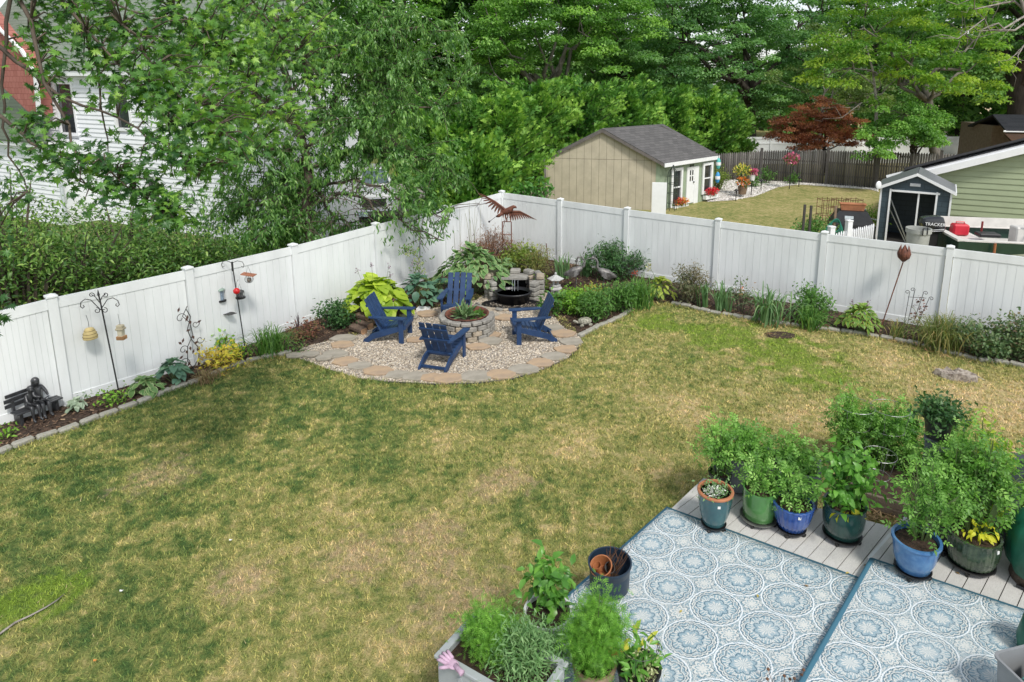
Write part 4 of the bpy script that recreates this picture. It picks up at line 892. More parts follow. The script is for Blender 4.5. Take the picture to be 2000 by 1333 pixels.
# ---- bare pale twigs on the locust -> dead branch thing parts
def deadwood(label,anchor,targets,r,seed):
    g=np.random.default_rng(seed); t=thing('bare_tree',label,'tree',(anchor[0],anchor[1],0)); B=Vector((anchor[0],anchor[1],0)); mb=MB()
    trunk=[Vector((0,0,0))]+[Vector(q)-B for q in targets[0]]; p=wobble(trunk,g,.03,2); mb.tube(p,rad(p,r,r*.35),7)
    for q in targets[1:]:
        a=Vector(q[0])-B; b=Vector(q[1])-B; pp=limb(mb,a,b,r*.4,r*.1,g,5,4,.07)
        for k in range(6):
            s=pp[1+k%(len(pp)-1)]; d=(b-a)*.35; e=s+Vector((d.x+g.normal()*.4,d.y+g.normal()*.3,d.z+g.normal()*.4)); limb(mb,s,e,r*.13,r*.04,g,4,2,.1)
    mb.build('branches',M_barkl,t,smooth=True)
deadwood('leafless pale branched tree between the copper maple and the green tree',base(1716,32.8),[[VC(1712,200,32.8),VC(1705,140,32.8),VC(1690,85,32.8)],(VC(1708,170,32.8),VC(1660,110,32.6)),(VC(1706,150,32.8),VC(1730,125,32.5)),(VC(1712,205,32.8),VC(1620,232,32.3)),(VC(1710,190,32.8),VC(1755,150,32.4)),(VC(1712,215,32.8),VC(1770,225,32.3))],.10,5)
deadwood('pale bare limbs reaching in at the top right corner',base(2060,30),[[VC(2040,100,30),VC(2000,20,30),VC(1985,-40,30)],(VC(2010,40,30),VC(1850,70,29.5)),(VC(2015,60,30),VC(1990,120,29.5)),(VC(2005,30,30),VC(1900,95,29.5)),(VC(2000,20,30),VC(1870,10,29.5))],.14,6)
# ---- juniper hedge
SPR=T_spray()
def juniper(label,px,Y,ztop,r,seed,n=5200):
    g=np.random.default_rng(seed); b=base(px,Y); t=thing('juniper',label,'conifer',(b[0],b[1],0),0,'junipers behind the shed'); mb=MB(); mb.tube([(0,0,0),(0,0,ztop*.8)],[.14,.03],7)
    nb=105; P=[];D=[];C=[]
    for k in range(nb):
        z=ztop*(.04+.9*(k/nb)**.9)*(1 if g.random()<.8 else g.uniform(.8,1.12)); a=g.uniform(0,2*np.pi); L=r*(1.05-.5*(z/ztop)**1.6)*g.uniform(.55,1.3); tip=Vector((math.cos(a)*L,math.sin(a)*L,z+L*.55)); s=Vector((0,0,max(z-.1,.1)))
        mb.tube([s,s.lerp(tip,.5)+Vector((0,0,-.05)),tip],[.03,.02,.006],4); m=n//nb; f=g.random(m)**.6; rr=.16+.30*f
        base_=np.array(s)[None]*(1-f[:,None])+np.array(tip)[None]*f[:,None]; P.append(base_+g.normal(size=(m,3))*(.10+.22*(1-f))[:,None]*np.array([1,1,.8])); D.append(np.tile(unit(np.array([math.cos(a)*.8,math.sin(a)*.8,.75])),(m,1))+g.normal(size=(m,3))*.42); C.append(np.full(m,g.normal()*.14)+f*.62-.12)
    P=np.concatenate(P);D=unit(np.concatenate(D)); Nn=unit(g.normal(size=P.shape)+np.array([0,0,.7])); mb.build('trunk',M_barkd,t)
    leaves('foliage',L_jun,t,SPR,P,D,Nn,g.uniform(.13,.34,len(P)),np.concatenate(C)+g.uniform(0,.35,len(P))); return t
for i,(px,Y,py,r,lab) in enumerate([(880,24.5,215,1.7,'juniper at the left end of the row, behind the fence and beside the truck'),(960,25.5,200,2.0,'bushy juniper behind the fence corner and the eagle'),(1035,29.5,178,2.2,'tall juniper left of the shed roof peak'),(1130,32,172,2.2,'tallest juniper, right above the shed roof peak'),(1215,34,178,2.2,'juniper behind the middle of the shed roof'),(1295,37,188,2.2,'juniper behind the right part of the shed roof'),(1375,39,197,2.3,'juniper at the right end of the row, beside the leaning trunk'),(925,21.8,290,1.3,'low yellow-tipped juniper just left of the shed'),(1420,41,240,1.6,'short juniper touching the white fence in the distance')]):
    b=base(px,Y); juniper(lab,px,Y,hgt((b[0],b[1]),py),r,100+i,n=9500)
# ---- cherry tree behind the left fence
def cherry():
    g=np.random.default_rng(21); b=base(604,16.6); B=Vector((b[0],b[1],0)); t=thing('cherry_tree','slender tree with drooping narrow leaves and brown trunk, hanging over the left fence','tree',B)
    mb=MB(); tr=[V(604,500,16.6),V(600,430,16.6),V(603,350,16.7),V(588,270,16.7),V(565,200,16.6),V(548,120,16.5),V(540,30,16.5)]
    tr=[Vector((B.x,B.y,0))]+tr; tr=[p-B for p in tr]; p=wobble(tr,g,.04,2); mb.tube(p,rad(p,.16,.06),9)
    limbs=[((590,290),(760,225),(900,200)),((600,330),(700,300),(830,310),(905,345)),((602,360),(690,350),(800,400),(880,430)),((604,400),(680,380),(760,420),(860,470)),((588,270),(690,150),(860,110)),((560,190),(650,90),(800,30)),((590,290),(500,290),(410,330)),((575,230),(470,220),(350,260)),((600,380),(520,400),(440,430)),((550,130),(440,100),(350,90)),((545,90),(600,20),(680,-60)),((548,120),(500,20),(430,-60)),((603,350),(560,420),(600,455)),((595,310),(540,350),(470,390)),((580,250),(700,200),(780,140)),((604,410),(560,440),(500,470)),((600,345),(650,420),(690,440)),((565,200),(720,60),(900,60))]
    tw=[]
    for i,L in enumerate(limbs):
        yy=16.6; dy=g.uniform(-1.9,1.5); pts=[V(q[0],q[1],yy+dy*k/(len(L)-1))-B for k,q in enumerate(L)]; 
        if i in (2,3): pts=[V(q[0],q[1],yy-1.4*k/(len(L)-1))-B for k,q in enumerate(L)]
        pp=wobble(pts,g,.05,4); mb.tube(pp,rad(pp,.05,.012),6)
        for k in range(2,len(pp)):
            for j in range(9):
                s=pp[k-1].lerp(pp[k],g.random()); e=s+Vector((g.normal()*.62,g.normal()*.7,g.normal()*.5)); m_=s.lerp(e,.5)+Vector((0,0,.1)); e2=e+Vector((g.normal()*.1,g.normal()*.1,-.12-.25*g.random())); tw.append([s,m_,e,e2])
    # a few sprays hanging over the fence
    for q in ((690,455),(720,445),(780,470),(815,455),(850,440),(880,478),(830,480),(760,440),(905,445),(650,475),(610,470)):
        e=V(q[0],q[1],15.2+g.uniform(-.3,.3))-B; s=e+Vector((-.5+g.normal()*.2,.5,.45)); tw.append([s,s.lerp(e,.5)+Vector((0,0,.08)),e,e+Vector((.1,0,-.12))]);tw.append([s,s.lerp(e,.6)+Vector((.1,0,.08)),e+Vector((.2,0,.1)),e+Vector((.25,0,-.1))])
    P=[];D=[];r=[]
    for k,wv in enumerate(tw):
        if k%3==0: mb.tube(wv,[.012,.009,.006,.003],4)
        m=62; f=g.random(m)*3; i0=np.minimum(f.astype(int),2); ff=f-i0; A=np.array([np.array(q) for q in wv]); pos=A[i0]*(1-ff[:,None])+A[i0+1]*ff[:,None]; dr=unit(A[i0+1]-A[i0]); P.append(pos+g.normal(size=(m,3))*.03); D.append(unit(dr*.5+rdir(g,m)*.6+np.array([0,0,-.55]))); r.append(np.clip(g.normal()*.13+.5+g.normal(size=m)*.2,0,1))
    P=np.concatenate(P);D=np.concatenate(D);r=np.concatenate(r); keep=np.ones(len(P),bool)
    def gap(xa,xb,ya,yb,pr):
        # openings in the crown: ellipses in world x/z, running front to back through the tree
        a,b_=V(xa,yb,16.3),V(xb,ya,16.3); q=P+np.array(B)
        e=((q[:,0]-(a.x+b_.x)/2)/((b_.x-a.x)/2))**2+((q[:,2]-(a.z+b_.z)/2)/((b_.z-a.z)/2))**2; keep[(e<1)&(g.random(len(P))<pr)]=False
    gap(612,805,340,452,.93); gap(780,960,395,520,.85); gap(860,960,200,400,.45); gap(575,628,330,470,.6); gap(400,520,300,400,.3); gap(480,560,380,440,.6); gap(690,760,300,345,.2); gap(850,925,240,290,.7); gap(900,1060,300,560,.97); gap(820,1000,445,600,.93); gap(700,860,470,600,.85); gap(560,700,470,560,.9)
    P=P[keep];D=D[keep];r=[r[keep]]; n=len(P); Nn=unit(g.normal(size=(n,3))*.7+np.array([0,0,.8])); mb.build('trunk',M_bark,t,smooth=True)
    leaves('crown',leafmat('cherry_leaf',[(.022,.07,.014),(.055,.14,.03),(.12,.24,.06),(.21,.34,.09)],.38,.35,spec=.55),t,T_oval(.3,.05,.35),P,D,Nn,g.uniform(.09,.16,n),np.concatenate(r))
cherry()
# ---- silver maple branches upper left
def hang_maple():
    g=np.random.default_rng(31); B=Vector((-9.5,5.5,0)); t=thing('silver_maple','maple with lobed bright green leaves and thin grey branches hanging in at the upper left','tree',B)
    mb=MB(); crown=Vector((-9.0,5.8,6.5))-B; p=wobble([Vector((0,0,0)),crown*.5,crown],g,.03,3); mb.tube(p,rad(p,.34,.24),12)
    main=[[(-260,-260,6.2),(-60,-120,6.4),(20,0,6.4),(8,120,6.3),(5,250,6.2),(35,330,6.2),(70,395,6.1)],[(-260,-260,6.2),(0,-90,6.2),(60,40,6.1),(85,160,6.0),(140,290,5.9),(230,350,5.8),(320,420,5.8)],
      [(-200,-250,6.5),(60,-100,6.6),(150,20,6.7),(190,130,6.8),(205,250,6.8),(215,320,6.8)],[(-200,-250,6.5),(150,-120,6.6),(240,50,6.5),(300,130,6.4),(380,210,6.3),(440,260,6.2)],
      [(-200,-250,6.5),(250,-120,7.0),(340,20,7.2),(430,90,7.4),(500,180,7.4),(560,240,7.4)],[(-100,-250,6.8),(300,-160,7.4),(470,-40,7.7),(540,60,7.9),(590,120,8.0)],
      [(-260,-260,6.2),(-40,60,6.0),(30,120,6.0),(120,190,6.0),(230,230,6.0),(330,300,6.0),(400,330,6.0)],[(-200,-250,6.5),(60,-60,6.4),(170,60,6.3),(270,160,6.2),(330,240,6.1)],
      [(-200,-250,6.2),(-60,200,6.0),(5,230,6.0),(60,280,6.0),(100,300,6.0),(150,350,5.9),(205,385,5.9)],[(-260,-260,6.2),(-230,200,6.0),(-190,420,6.0),(-120,540,6.0),(-50,590,6.0),(-5,612,6.0)],[(-160,-200,7.5),(120,-60,8),(250,20,8.1),(360,40,8.2),(470,20,8.3)]]
    paths=[]
    for L in main:
        pts=[V(*q)-B for q in L]; pp=wobble(pts,g,.03,3); mb.tube([crown,*pp],rad([0]*(len(pp)+1),.026,.003),6); paths.append(pp)
    allp=[q for pp in paths for q in pp[6:]]
    cl=[(60,10,6.3,60,14),(130,20,6.5,60,30),(105,90,6.2,40,10),(180,80,6.5,70,34),(140,130,6.2,50,20),(240,40,6.6,70,40),(250,120,6.3,70,44),(320,60,6.9,80,52),(310,150,6.4,75,56),(380,110,7,80,56),(400,40,7.3,80,56),(460,90,7.5,75,54),(480,160,7.4,70,52),(520,120,7.7,60,40),(430,190,6.7,60,44),(540,200,7.5,50,36),(500,250,7.4,50,34),(580,250,7.5,40,20),(390,270,6.1,60,44),(330,220,6.2,60,42),(340,300,6.0,55,38),(270,180,6.2,55,32),(265,310,5.9,45,24),(130,290,5.9,45,20),(170,330,5.8,50,28),(220,345,5.8,45,28),(95,310,6,35,14),(290,395,5.8,35,26),(325,420,5.8,35,34),(340,395,5.8,30,18),(60,240,6.1,40,10),(70,170,6.1,40,9),(5,420,6.2,25,6),(0,615,6.0,14,5),(75,60,6.3,40,8),(560,40,8,70,50),(620,80,8,50,24),(600,160,7.9,45,20),(210,0,6.6,90,46),(350,-20,7.2,90,50),(480,0,7.8,90,50),(100,-20,6.4,90,30),(440,300,6.1,45,26),(400,345,6.0,38,20),(470,220,6.8,45,26)]
    P=[];D=[];rr=[];S=[]
    for (px,py,Y,rp,n) in cl:
        c=V(px,py,Y)-B; R0=rp/ppm(Y); m_=max(4,int(n/2.8))
        for k in range(m_):
            e=c+Vector(g.normal(size=3)*R0*.5); s=min(allp,key=lambda a:(a-e).length); 
            if (s-e).length>1.5: s=e+Vector((-.3,0,.5))
            mid=s.lerp(e,.5)+Vector((0,0,.06)); mb.tube([s,mid,e],[.009,.007,.004],4); q=9
            for j in range(q+1):
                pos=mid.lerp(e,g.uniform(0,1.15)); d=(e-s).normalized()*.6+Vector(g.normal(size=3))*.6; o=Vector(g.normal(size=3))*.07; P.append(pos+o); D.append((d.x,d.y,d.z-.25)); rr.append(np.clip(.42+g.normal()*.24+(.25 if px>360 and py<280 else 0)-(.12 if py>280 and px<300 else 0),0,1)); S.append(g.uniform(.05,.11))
    for pp in paths:
        for q in pp[8:]:
            for k in range(2): P.append(q+Vector(g.normal(size=3))*.07);D.append(tuple(g.normal(size=3)+np.array([0,0,-.4])));rr.append(g.uniform(.2,.8));S.append(g.uniform(.06,.11))
    P=np.array([tuple(p) for p in P]);D=unit(np.array(D)); n=len(P); Nn=unit(g.normal(size=(n,3))*.45+np.array([0,-.25,1.])); mb.build('trunk',M_bark,t,smooth=True)
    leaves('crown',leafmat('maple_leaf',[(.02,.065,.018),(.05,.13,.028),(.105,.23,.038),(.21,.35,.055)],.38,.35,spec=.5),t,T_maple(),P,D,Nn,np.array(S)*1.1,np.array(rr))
hang_maple()
# ---- shrubs behind the left fence
def shrub(name,label,c,r,h,n,ls,mat,seed,cat='shrub',group=None,T=None,stems=14,stemmat=None,droop=.2,arch=0,base_h=.0,dens_top=.6):
    """c ground centre ; dome of leafy stems"""
    g=np.random.default_rng(seed); t=thing(name,label,cat,(c[0],c[1],c[2] if len(c)>2 else 0),0,group); mb=MB(); P=[];D=[];RR=[]
    rx,ry=r if isinstance(r,tuple) else (r,r); m=max(4,n//stems)
    for k in range(stems):
        a=g.uniform(0,2*np.pi); rr=math.sqrt(g.random()); e=Vector((math.cos(a)*rx*rr,math.sin(a)*ry*rr,h*(1-.45*rr**2)*g.uniform(.72,1.1))); s=Vector((e.x*.25,e.y*.25,0)); mid=s.lerp(e,.55)+Vector((e.x*-.08,e.y*-.08,h*.12)); e2=e+Vector((math.cos(a)*arch,math.sin(a)*arch,-arch*.5))
        mb.tube([s,mid,e,e2] if arch else [s,mid,e],[.012*h+.003,.008*h+.002,.004,.002][:4 if arch else 3],4)
        A=np.array([tuple(q) for q in ([s,mid,e,e2] if arch else [s,mid,e,e+Vector((0,0,.02))])]); f=(g.random(m)**dens_top)*(3 if arch else 2.05); f=np.maximum(f,base_h*3); i0=np.minimum(f.astype(int),2); ff=f-i0
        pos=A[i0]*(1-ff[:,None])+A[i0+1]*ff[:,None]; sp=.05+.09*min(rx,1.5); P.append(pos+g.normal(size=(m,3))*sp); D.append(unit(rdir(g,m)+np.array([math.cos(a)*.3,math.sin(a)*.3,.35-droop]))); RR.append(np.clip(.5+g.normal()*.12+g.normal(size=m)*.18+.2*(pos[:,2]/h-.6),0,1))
    P=np.concatenate(P);D=np.concatenate(D);P[:,2]=np.maximum(P[:,2],.03); Nn=unit(g.normal(size=P.shape)*.5+np.array([0,0,1.])); mb.build('stems',stemmat or M_bark,t)
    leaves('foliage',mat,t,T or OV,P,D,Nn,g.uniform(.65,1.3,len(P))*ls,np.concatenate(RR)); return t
L_for=leafmat('forsythia_leaf',[(.018,.05,.012),(.05,.12,.025),(.12,.22,.045),(.26,.36,.085)],.4,.3,spec=.5)
for i,(px,Y,py,rx,n,lab) in enumerate([(-20,11.4,425,1.5,6500,'dense leafy shrub at the far left, behind the fence and the statue bench'),(110,12.2,455,1.4,6500,'tall wispy leafy shrub behind the fence, second from the left'),(215,13.2,440,1.4,6500,'leafy shrub behind the fence between the two feeder poles'),(330,14.2,475,1.4,6500,'leafy shrub behind the fence above the metal vine'),(430,15.0,535,1.1,2200,'leafy shrub behind the fence above the red feeder')]):
    b=base(px,Y); sh_=shrub('shrub',lab,b,(rx,.95),hgt((b[0],b[1]),py-38)*1.0,int(n*.95),.095,L_for,200+i,T=T_oval(.36,.08,.3),group='shrubs behind the left fence',stems=40,arch=.55,dens_top=.75,droop=.0)
    s2=shrub('x','x',(0,0,0),(rx*1.1,.8),hgt((b[0],b[1]),py-38)*1.22,900,.09,L_for,700+i,T=T_oval(.36,.08,.3),stems=13,arch=.5,dens_top=.6)
    for k_ in kids(s2): k_.parent=sh_
    bpy.data.objects.remove(s2)
b=base(600,19); shrub('yellow_bush','sunlit yellow-green bush behind the fence near the truck',(b[0]-1.3,b[1]),(1.6,.6),.8,2500,.08,L_yel,260,stems=20)
b=base(1040,21.6); shrub('sapling','young broad leaved sapling in front of the shed left corner',(b[0],b[1]),(.85,.5),hgt((b[0],b[1]),330),700,.17,leafmat('sapling_leaf',[(.03,.10,.02),(.07,.19,.04),(.13,.28,.07)],.4,.35),261,stems=12,T=T_oval(.45,.08,.4))
b=base(795,18.5); shrub('dark_bush','dark bush behind the fence beside the driveway',(b[0],b[1]),(1.3,.7),1.5,3000,.1,L_deep,262,stems=24)
# ================================================================= YARD OBJECTS
M_navy=pm('navy_paint',(.020,.052,.135),.45,.25,5,spec=.45)
M_blackm=pm('black_metal',(.018,.018,.02),.45,.2,4); M_rust=pm('rusty_metal',(.20,.07,.04),.75,.5,9,bump=.4,col2=(.09,.035,.025))
M_bronze=pm('dark_bronze',(.085,.08,.078),.45,.45,12,metal=.3,bump=.4,col2=(.22,.21,.20))
# --- adirondack chairs
def adirondack():
    t=thing('adirondack_chair','x','chair')
    def RX(a): return Matrix.Rotation(R(a),4,'X')
    s=MB()
    for k in range(6):
        y=.33-k*.092; z=.37-k*.024; s.box((0,y,z),(.54,.082,.02),M=RX(15),bev=.004)
    s.box((0,.375,.335),(.54,.02,.09),bev=.004); s.build('seat',M_navy,t)
    for q in (-1,1):
        MB().box((q*.29,.29,.265),(.035,.10,.53),bev=.006).build('leg',M_navy,t)
        r=MB(); r.add([(q*.262-.0175,.385,.30),(q*.262-.0175,.385,.395),(q*.262-.0175,-.30,.20),(q*.262-.0175,-.50,.06),(q*.262-.0175,-.52,0),(q*.262-.0175,-.40,0),(q*.262-.0175,-.30,.07)]+[(q*.262+.0175,.385,.30),(q*.262+.0175,.385,.395),(q*.262+.0175,-.30,.20),(q*.262+.0175,-.50,.06),(q*.262+.0175,-.52,0),(q*.262+.0175,-.40,0),(q*.262+.0175,-.30,.07)],
              [(0,1,2,3,4,5,6),(13,12,11,10,9,8,7)]+[(i,i+7,(i+1)%7+7,(i+1)%7) for i in range(7)]); r.build('side_rail',M_navy,t)
        a=MB(); a.prism([(q*.24,-.30),(q*.24,.36),(q*.25,.40),(q*.37,.41),(q*.385,.36),(q*.37,.0),(q*.315,-.36),(q*.27,-.38)],.022,.535); a.box((q*.312,.28,.49),(.02,.07,.09)); a.build('armrest',M_navy,t)
    b=MB(); A=R(-24); 
    M_=RX(24)
    for k in range(4):
        x=-.216+k*.144; c=Vector((x,-.13,.21))+M_@Vector((0,0,.37)); b.box(c,(.117,.02,.80 if k in(1,2) else .785),M=M_,bev=.005)
    b.build('backrest',M_navy,t)
    c=MB()
    for h in (.0,.36): 
        p=Vector((0,-.155,.21))+M_@Vector((0,0,h)); c.box(p,(.62 if h else .50,.03,.05),M=M_)
    p=Vector((0,-.155,.21))+M_@Vector((0,0,.62)); c.box(p,(.56,.025,.05),M=M_)
    c.box((0,-.43,.06),(.50,.025,.05)); c.build('crossbars',M_navy,t)
    return t
ch=adirondack()
CH=[((-3.42,12.55),R(-4-90),'navy blue adirondack chair facing right beside the chartreuse hosta and the split logs'),
    ((-2.28,13.80),R(268-90),'navy blue adirondack chair facing the camera behind the stone fire pit'),
    ((-2.17,11.45),R(74-90),'navy blue adirondack chair with its back to the camera, nearest to the lawn'),
    ((-.60,12.55),R(193-90),'navy blue adirondack chair facing left, beside the turtle and the waterfall')]
for i,(p,rz,lab) in enumerate(CH):
    o=ch if i==0 else dup(ch)
    o.location=(p[0],p[1],.012); o.rotation_euler=(0,0,rz); o['label']=lab; o['group']='navy chairs around the fire pit'; o.scale=(.98,)*3
# --- fire pit
M_stone=pm('grey_block',(.34,.325,.29),.9,.35,7,bump=.8,bscale=30,col2=(.22,.21,.19)); M_stone2=pm('tan_block',(.40,.34,.26),.9,.3,7,bump=.8,bscale=30)
pit=thing('fire_pit','round fire pit of grey stone blocks with a rusty ring and a plant inside','fire pit',(-1.93,12.86,.01))
rs=random.Random(4)
for row in range(4):
    n=15
    for k in range(n):
        a=(k+.5*(row%2))*2*math.pi/n; r=.50+rs.uniform(-.006,.006); z=.055+row*.105
        MB().box((r*math.cos(a),r*math.sin(a),z),(.13,.197 if row<3 else .20,.10 if row<3 else .075),a+rs.uniform(-.03,.03),bev=.014).build('stone_block',M_stone if rs.random()<.75 else M_stone2,pit)
MB().lathe([(.40,.30),(.44,.42),(.455,.435),(.44,.44),(.415,.43),(.385,.35),(.38,.30)],36).build('metal_ring',M_rust,pit,True)
MB().lathe([(0,.33),(.2,.34),(.4,.325)],24).build('soil',M_soil,pit)
g=np.random.default_rng(8); 
tuft('plant',leafmat('agave_leaf',[(.05,.10,.04),(.13,.21,.09),(.22,.33,.14)],.5,.2),pit,(-.04,-.03,.38),(.14,.12,.08),60,.26,3,T=T_oval(.2,.08,.1),up=.9)
tuft('weeds',M_green,pit,(.2,.05,.36),(.12,.16,.05),60,.09,4)
# --- waterfall and pond
wfx,wfy=-1.12,15.1
pond=thing('pond_waterfall','small backyard waterfall: horseshoe of stacked grey blocks pouring into a round black basin','waterfall',(wfx,wfy,0),scale=1.12)
for row in range(5):
    for k in range(9):
        a=R(-38+k*32); 
        if row>=4 and k in (0,8): continue
        r=.56; x,y_=r*math.cos(a)*1.02,.10+r*math.sin(a)*.62
        if k in (0,8,1,7): y_-=.02
        MB().box((x,y_,.055+row*.107),(.15+rs.uniform(-.02,.03),.22,.098),math.atan2(math.sin(a)*.62,math.cos(a))+rs.uniform(-.12,.12),bev=.02).build('stone_block',M_stone if rs.random()<.86 else M_stone2,pond)
MB().prism([(-.28,.05),(.27,.05),(.32,.42),(-.33,.42)],.04,.40).build('spill_stone',M_stone,pond)
MB().box((0,.38,.22),(.72,.05,.42)).box((-.3,.22,.2),(.04,.34,.4)).box((.3,.22,.2),(.04,.34,.4)).build('back_liner',pm('wet_black',(.012,.012,.013),.25,.3),pond)
M_liner=pm('black_liner',(.012,.012,.014),.3,.3,6,bump=.3)
MB().lathe([(.30,.0),(.35,.20),(.40,.225),(.41,.25),(.385,.265),(.35,.25),(.32,.12),(.0,.10)],36,c=(.0,-.28,0),sy=.8).build('basin',M_liner,pond,True)
M_water=pm('dark_water',(.02,.025,.025),.04,.2,3,spec=.9); MB().lathe([(0,.205),(.352,.205)],30,c=(0,-.28,0),sy=.8).build('water',M_water,pond)
M_fall=pm('white_water',(.38,.42,.45),.15,.1)
for x,w_ in ((-.03,.004),(.02,.006),(.09,.003)):
    MB().tube([(x,.02,.415),(x,-.07,.39),(x+.004,-.10,.3),(x,-.11,.205)],[w_,w_,w_*.8,w_*1.2],5).build('water_stream',M_fall,pond)
pl=thing('pond_liner','black rubber pond edge lying flat around the basin, ringed with flat stones','pond liner',(wfx+.0,wfy-.52,.0))
MB().lathe([(.0,.02),(.62,.025),(.68,.06),(.72,.055),(.73,.02)],40,sy=.45).build('liner',M_liner,pl,True)
for k in range(17):
    a=R(180+k*180/16)+.05; x,y_=.83*math.cos(a),.40*math.sin(a)-.0
    MB().box((x,y_,.04),(rs.uniform(.13,.2),rs.uniform(.09,.13),.05),rs.uniform(-.5,.5)+a+1.57,bev=.02).build('rim_stone',M_stone if rs.random()<.6 else M_stone2,pl)
# --- stone lantern
ln=thing('stone_lantern','small pale grey stone garden lantern with a pagoda roof, right of the waterfall','lantern',(-.12,15.5,0))
M_lan=pm('pale_stone',(.50,.50,.49),.85,.25,9,bump=.5,bscale=40)
b=MB()
for a in (45,135,225,315): b.box((.10*math.cos(R(a)),.10*math.sin(R(a)),.06),(.085,.07,.13),R(a),bev=.015)
b.lathe([(.15,.10),(.165,.13),(.15,.165),(.09,.18)],6); b.build('base',M_lan,ln)
b=MB().lathe([(.10,.18),(.125,.20),(.125,.225),(.09,.235)],6)
for k in range(4): b.box((.075*math.cos(R(45+90*k)),.075*math.sin(R(45+90*k)),.29),(.035,.035,.12),R(45+90*k))
b.lathe([(.10,.345),(.10,.365)],6); b.build('fire_box',M_lan,ln)
MB().lathe([(.205,.37),(.21,.385),(.12,.425),(.055,.465),(.03,.48)],6).build('roof',M_lan,ln)
MB().ball((0,0,.505),(.03,.03,.045),8,6).build('finial',M_lan,ln)
# --- eagle weathervane
eg=thing('eagle_sculpture','rusty metal eagle with spread wings balancing on a ladder shaped stand in the fence corner','sculpture',(V(990,440,18.2).x,18.2,0))
hz=hgt((0,18.2),434); b=MB()
for x in (-.125,.125): b.tube([(x,0,0),(x,0,hz)],.016,5)
for z in (hz,hz-.38,hz-.8): b.tube([(-.125,0,z),(.125,0,z)],.013,5)
b.build('stand',M_rust,eg)
b=MB(); b.tube([(-.05,0,hz+.05),(-.14,0,hz-.3),(-.1,-.02,hz-.55),(.05,-.03,hz-.72),(.2,-.03,hz-.76)],.009,5); b.tube([(0,0,hz),(0,0,hz+.12)],.02,6); b.build('pendulum_arm',M_rust,eg); MB().ball((.24,-.03,hz-.76),.055,10,8).build('pendulum_ball',M_rust,eg)
MB().tube([(-.1,0,hz+.3),(-.5,-.02,hz+.0)],.007,5).ball((-.5,-.02,hz),.03,6,5).build('balance_rod',M_blackm,eg)
b=MB(); zc=hz+.27
b.tube([(-.16,.03,zc-.06),(-.08,.01,zc),(.02,0,zc+.04),(.12,-.02,zc+.10),(.16,-.03,zc+.15),(.2,-.035,zc+.17),(.255,-.04,zc+.16),(.285,-.045,zc+.13)],[.03,.07,.09,.08,.055,.05,.035,.006],9)
b.tube([(-.10,0,zc-.02),(-.22,.02,zc-.10),(-.30,.03,zc-.13)],[.05,.055,.03],6); b.tube([(.02,0,zc-.05),(.03,0,zc-.12),(.02,-.01,zc-.16)],[.03,.018,.012],6); b.tube([(.08,0,zc-.04),(.09,0,zc-.12),(.08,-.01,zc-.16)],[.03,.018,.012],6)
b.build('body',M_rust,eg,True)
def wing(root,tip,up,n=13):
    b=MB(); r=Vector(root);tp=Vector(tip)
    for k in range(n):
        f=k/(n-1); p=r.lerp(tp,f)+Vector(up)*math.sin(f*math.pi)*.5; L=.30*(1-.25*f); d=Vector((tp.x-r.x,0,tp.z-r.z)).normalized(); q=(Vector((0,0,-1))*(1-f*.75)+d*f*1.0).normalized()
        w_=d*.045; b.slab([p-w_,p+w_,p+w_*.7+q*L*.8,p+q*L],.006); b.slab([p-w_+Vector((0,-.007,0)),p+w_+Vector((0,-.007,0)),p+w_*.8+q*L*.45+Vector((0,-.007,0)),p-w_*.5+q*L*.4+Vector((0,-.007,0))],.006)
    b.tube([r,r.lerp(tp,.5)+Vector(up)*.5,tp],[.035,.025,.012],6); return b
wing((-.03,0,zc+.07),(-.62,.0,zc+.48),(0,0,.06)).build('wing',M_rust,eg); wing((.1,0,zc+.03),(.66,0,zc-.12),(0,0,.14)).build('wing',M_rust,eg)
# --- cranes
def crane(label,px,py,head_up,flip):
    p=U(px,py); t=thing('crane_statue',label,'statue',p,0,'bronze crane statues',scale=1.25); s=-1 if flip else 1
    b=MB(); b.tube([(-.24*s,0,.30),(-.17*s,0,.33),(-.05*s,0,.38),(.07*s,0,.43),(.13*s,0,.47)],[.012,.05,.085,.07,.03],9)
    if head_up: nk=[(.10*s,0,.45),(.17*s,0,.50),(.18*s,0,.60),(.12*s,0,.68),(.04*s,0,.67),(.01*s,0,.60)]; hd=nk[-1]; bk=(.02*s,0,.46)
    else: nk=[(.10*s,0,.45),(.15*s,0,.52),(.14*s,0,.60),(.17*s,0,.68),(.24*s,0,.70)]; hd=nk[-1]; bk=(.42*s,0,.66)
    b.tube(nk,[.035,.026,.02,.018,.018,.016][:len(nk)],7); b.ball(hd,(.032,.022,.026),8,6); b.tube([hd,bk],[.014,.003],5); b.build('body',M_bronze,t,True)
    for q in (-.03,.03): MB().tube([(0,q,.34),(.015*s,q,.17),(0,q,0)],[.014,.01,.01],5).build('leg',M_bronze,t)
    w_=MB()
    for k in range(7):
        for q in (-1,1): w_.slab([(.08*s,q*.07,.43-.012*k),(-.02*s,q*.088,.40-.018*k),(-.26*s+.02*s*k,q*.05,.33-.014*k),(-.05*s,q*.085,.42-.02*k)],.005*q)
    w_.build('wing_feathers',M_bronze,t); return t
crane('bronze crane statue with its neck curled down over its back, behind the stone lantern',1124,566,True,False)
crane('bronze crane statue with its head stretched left, in front of the dark peony',1180,570,False,True)
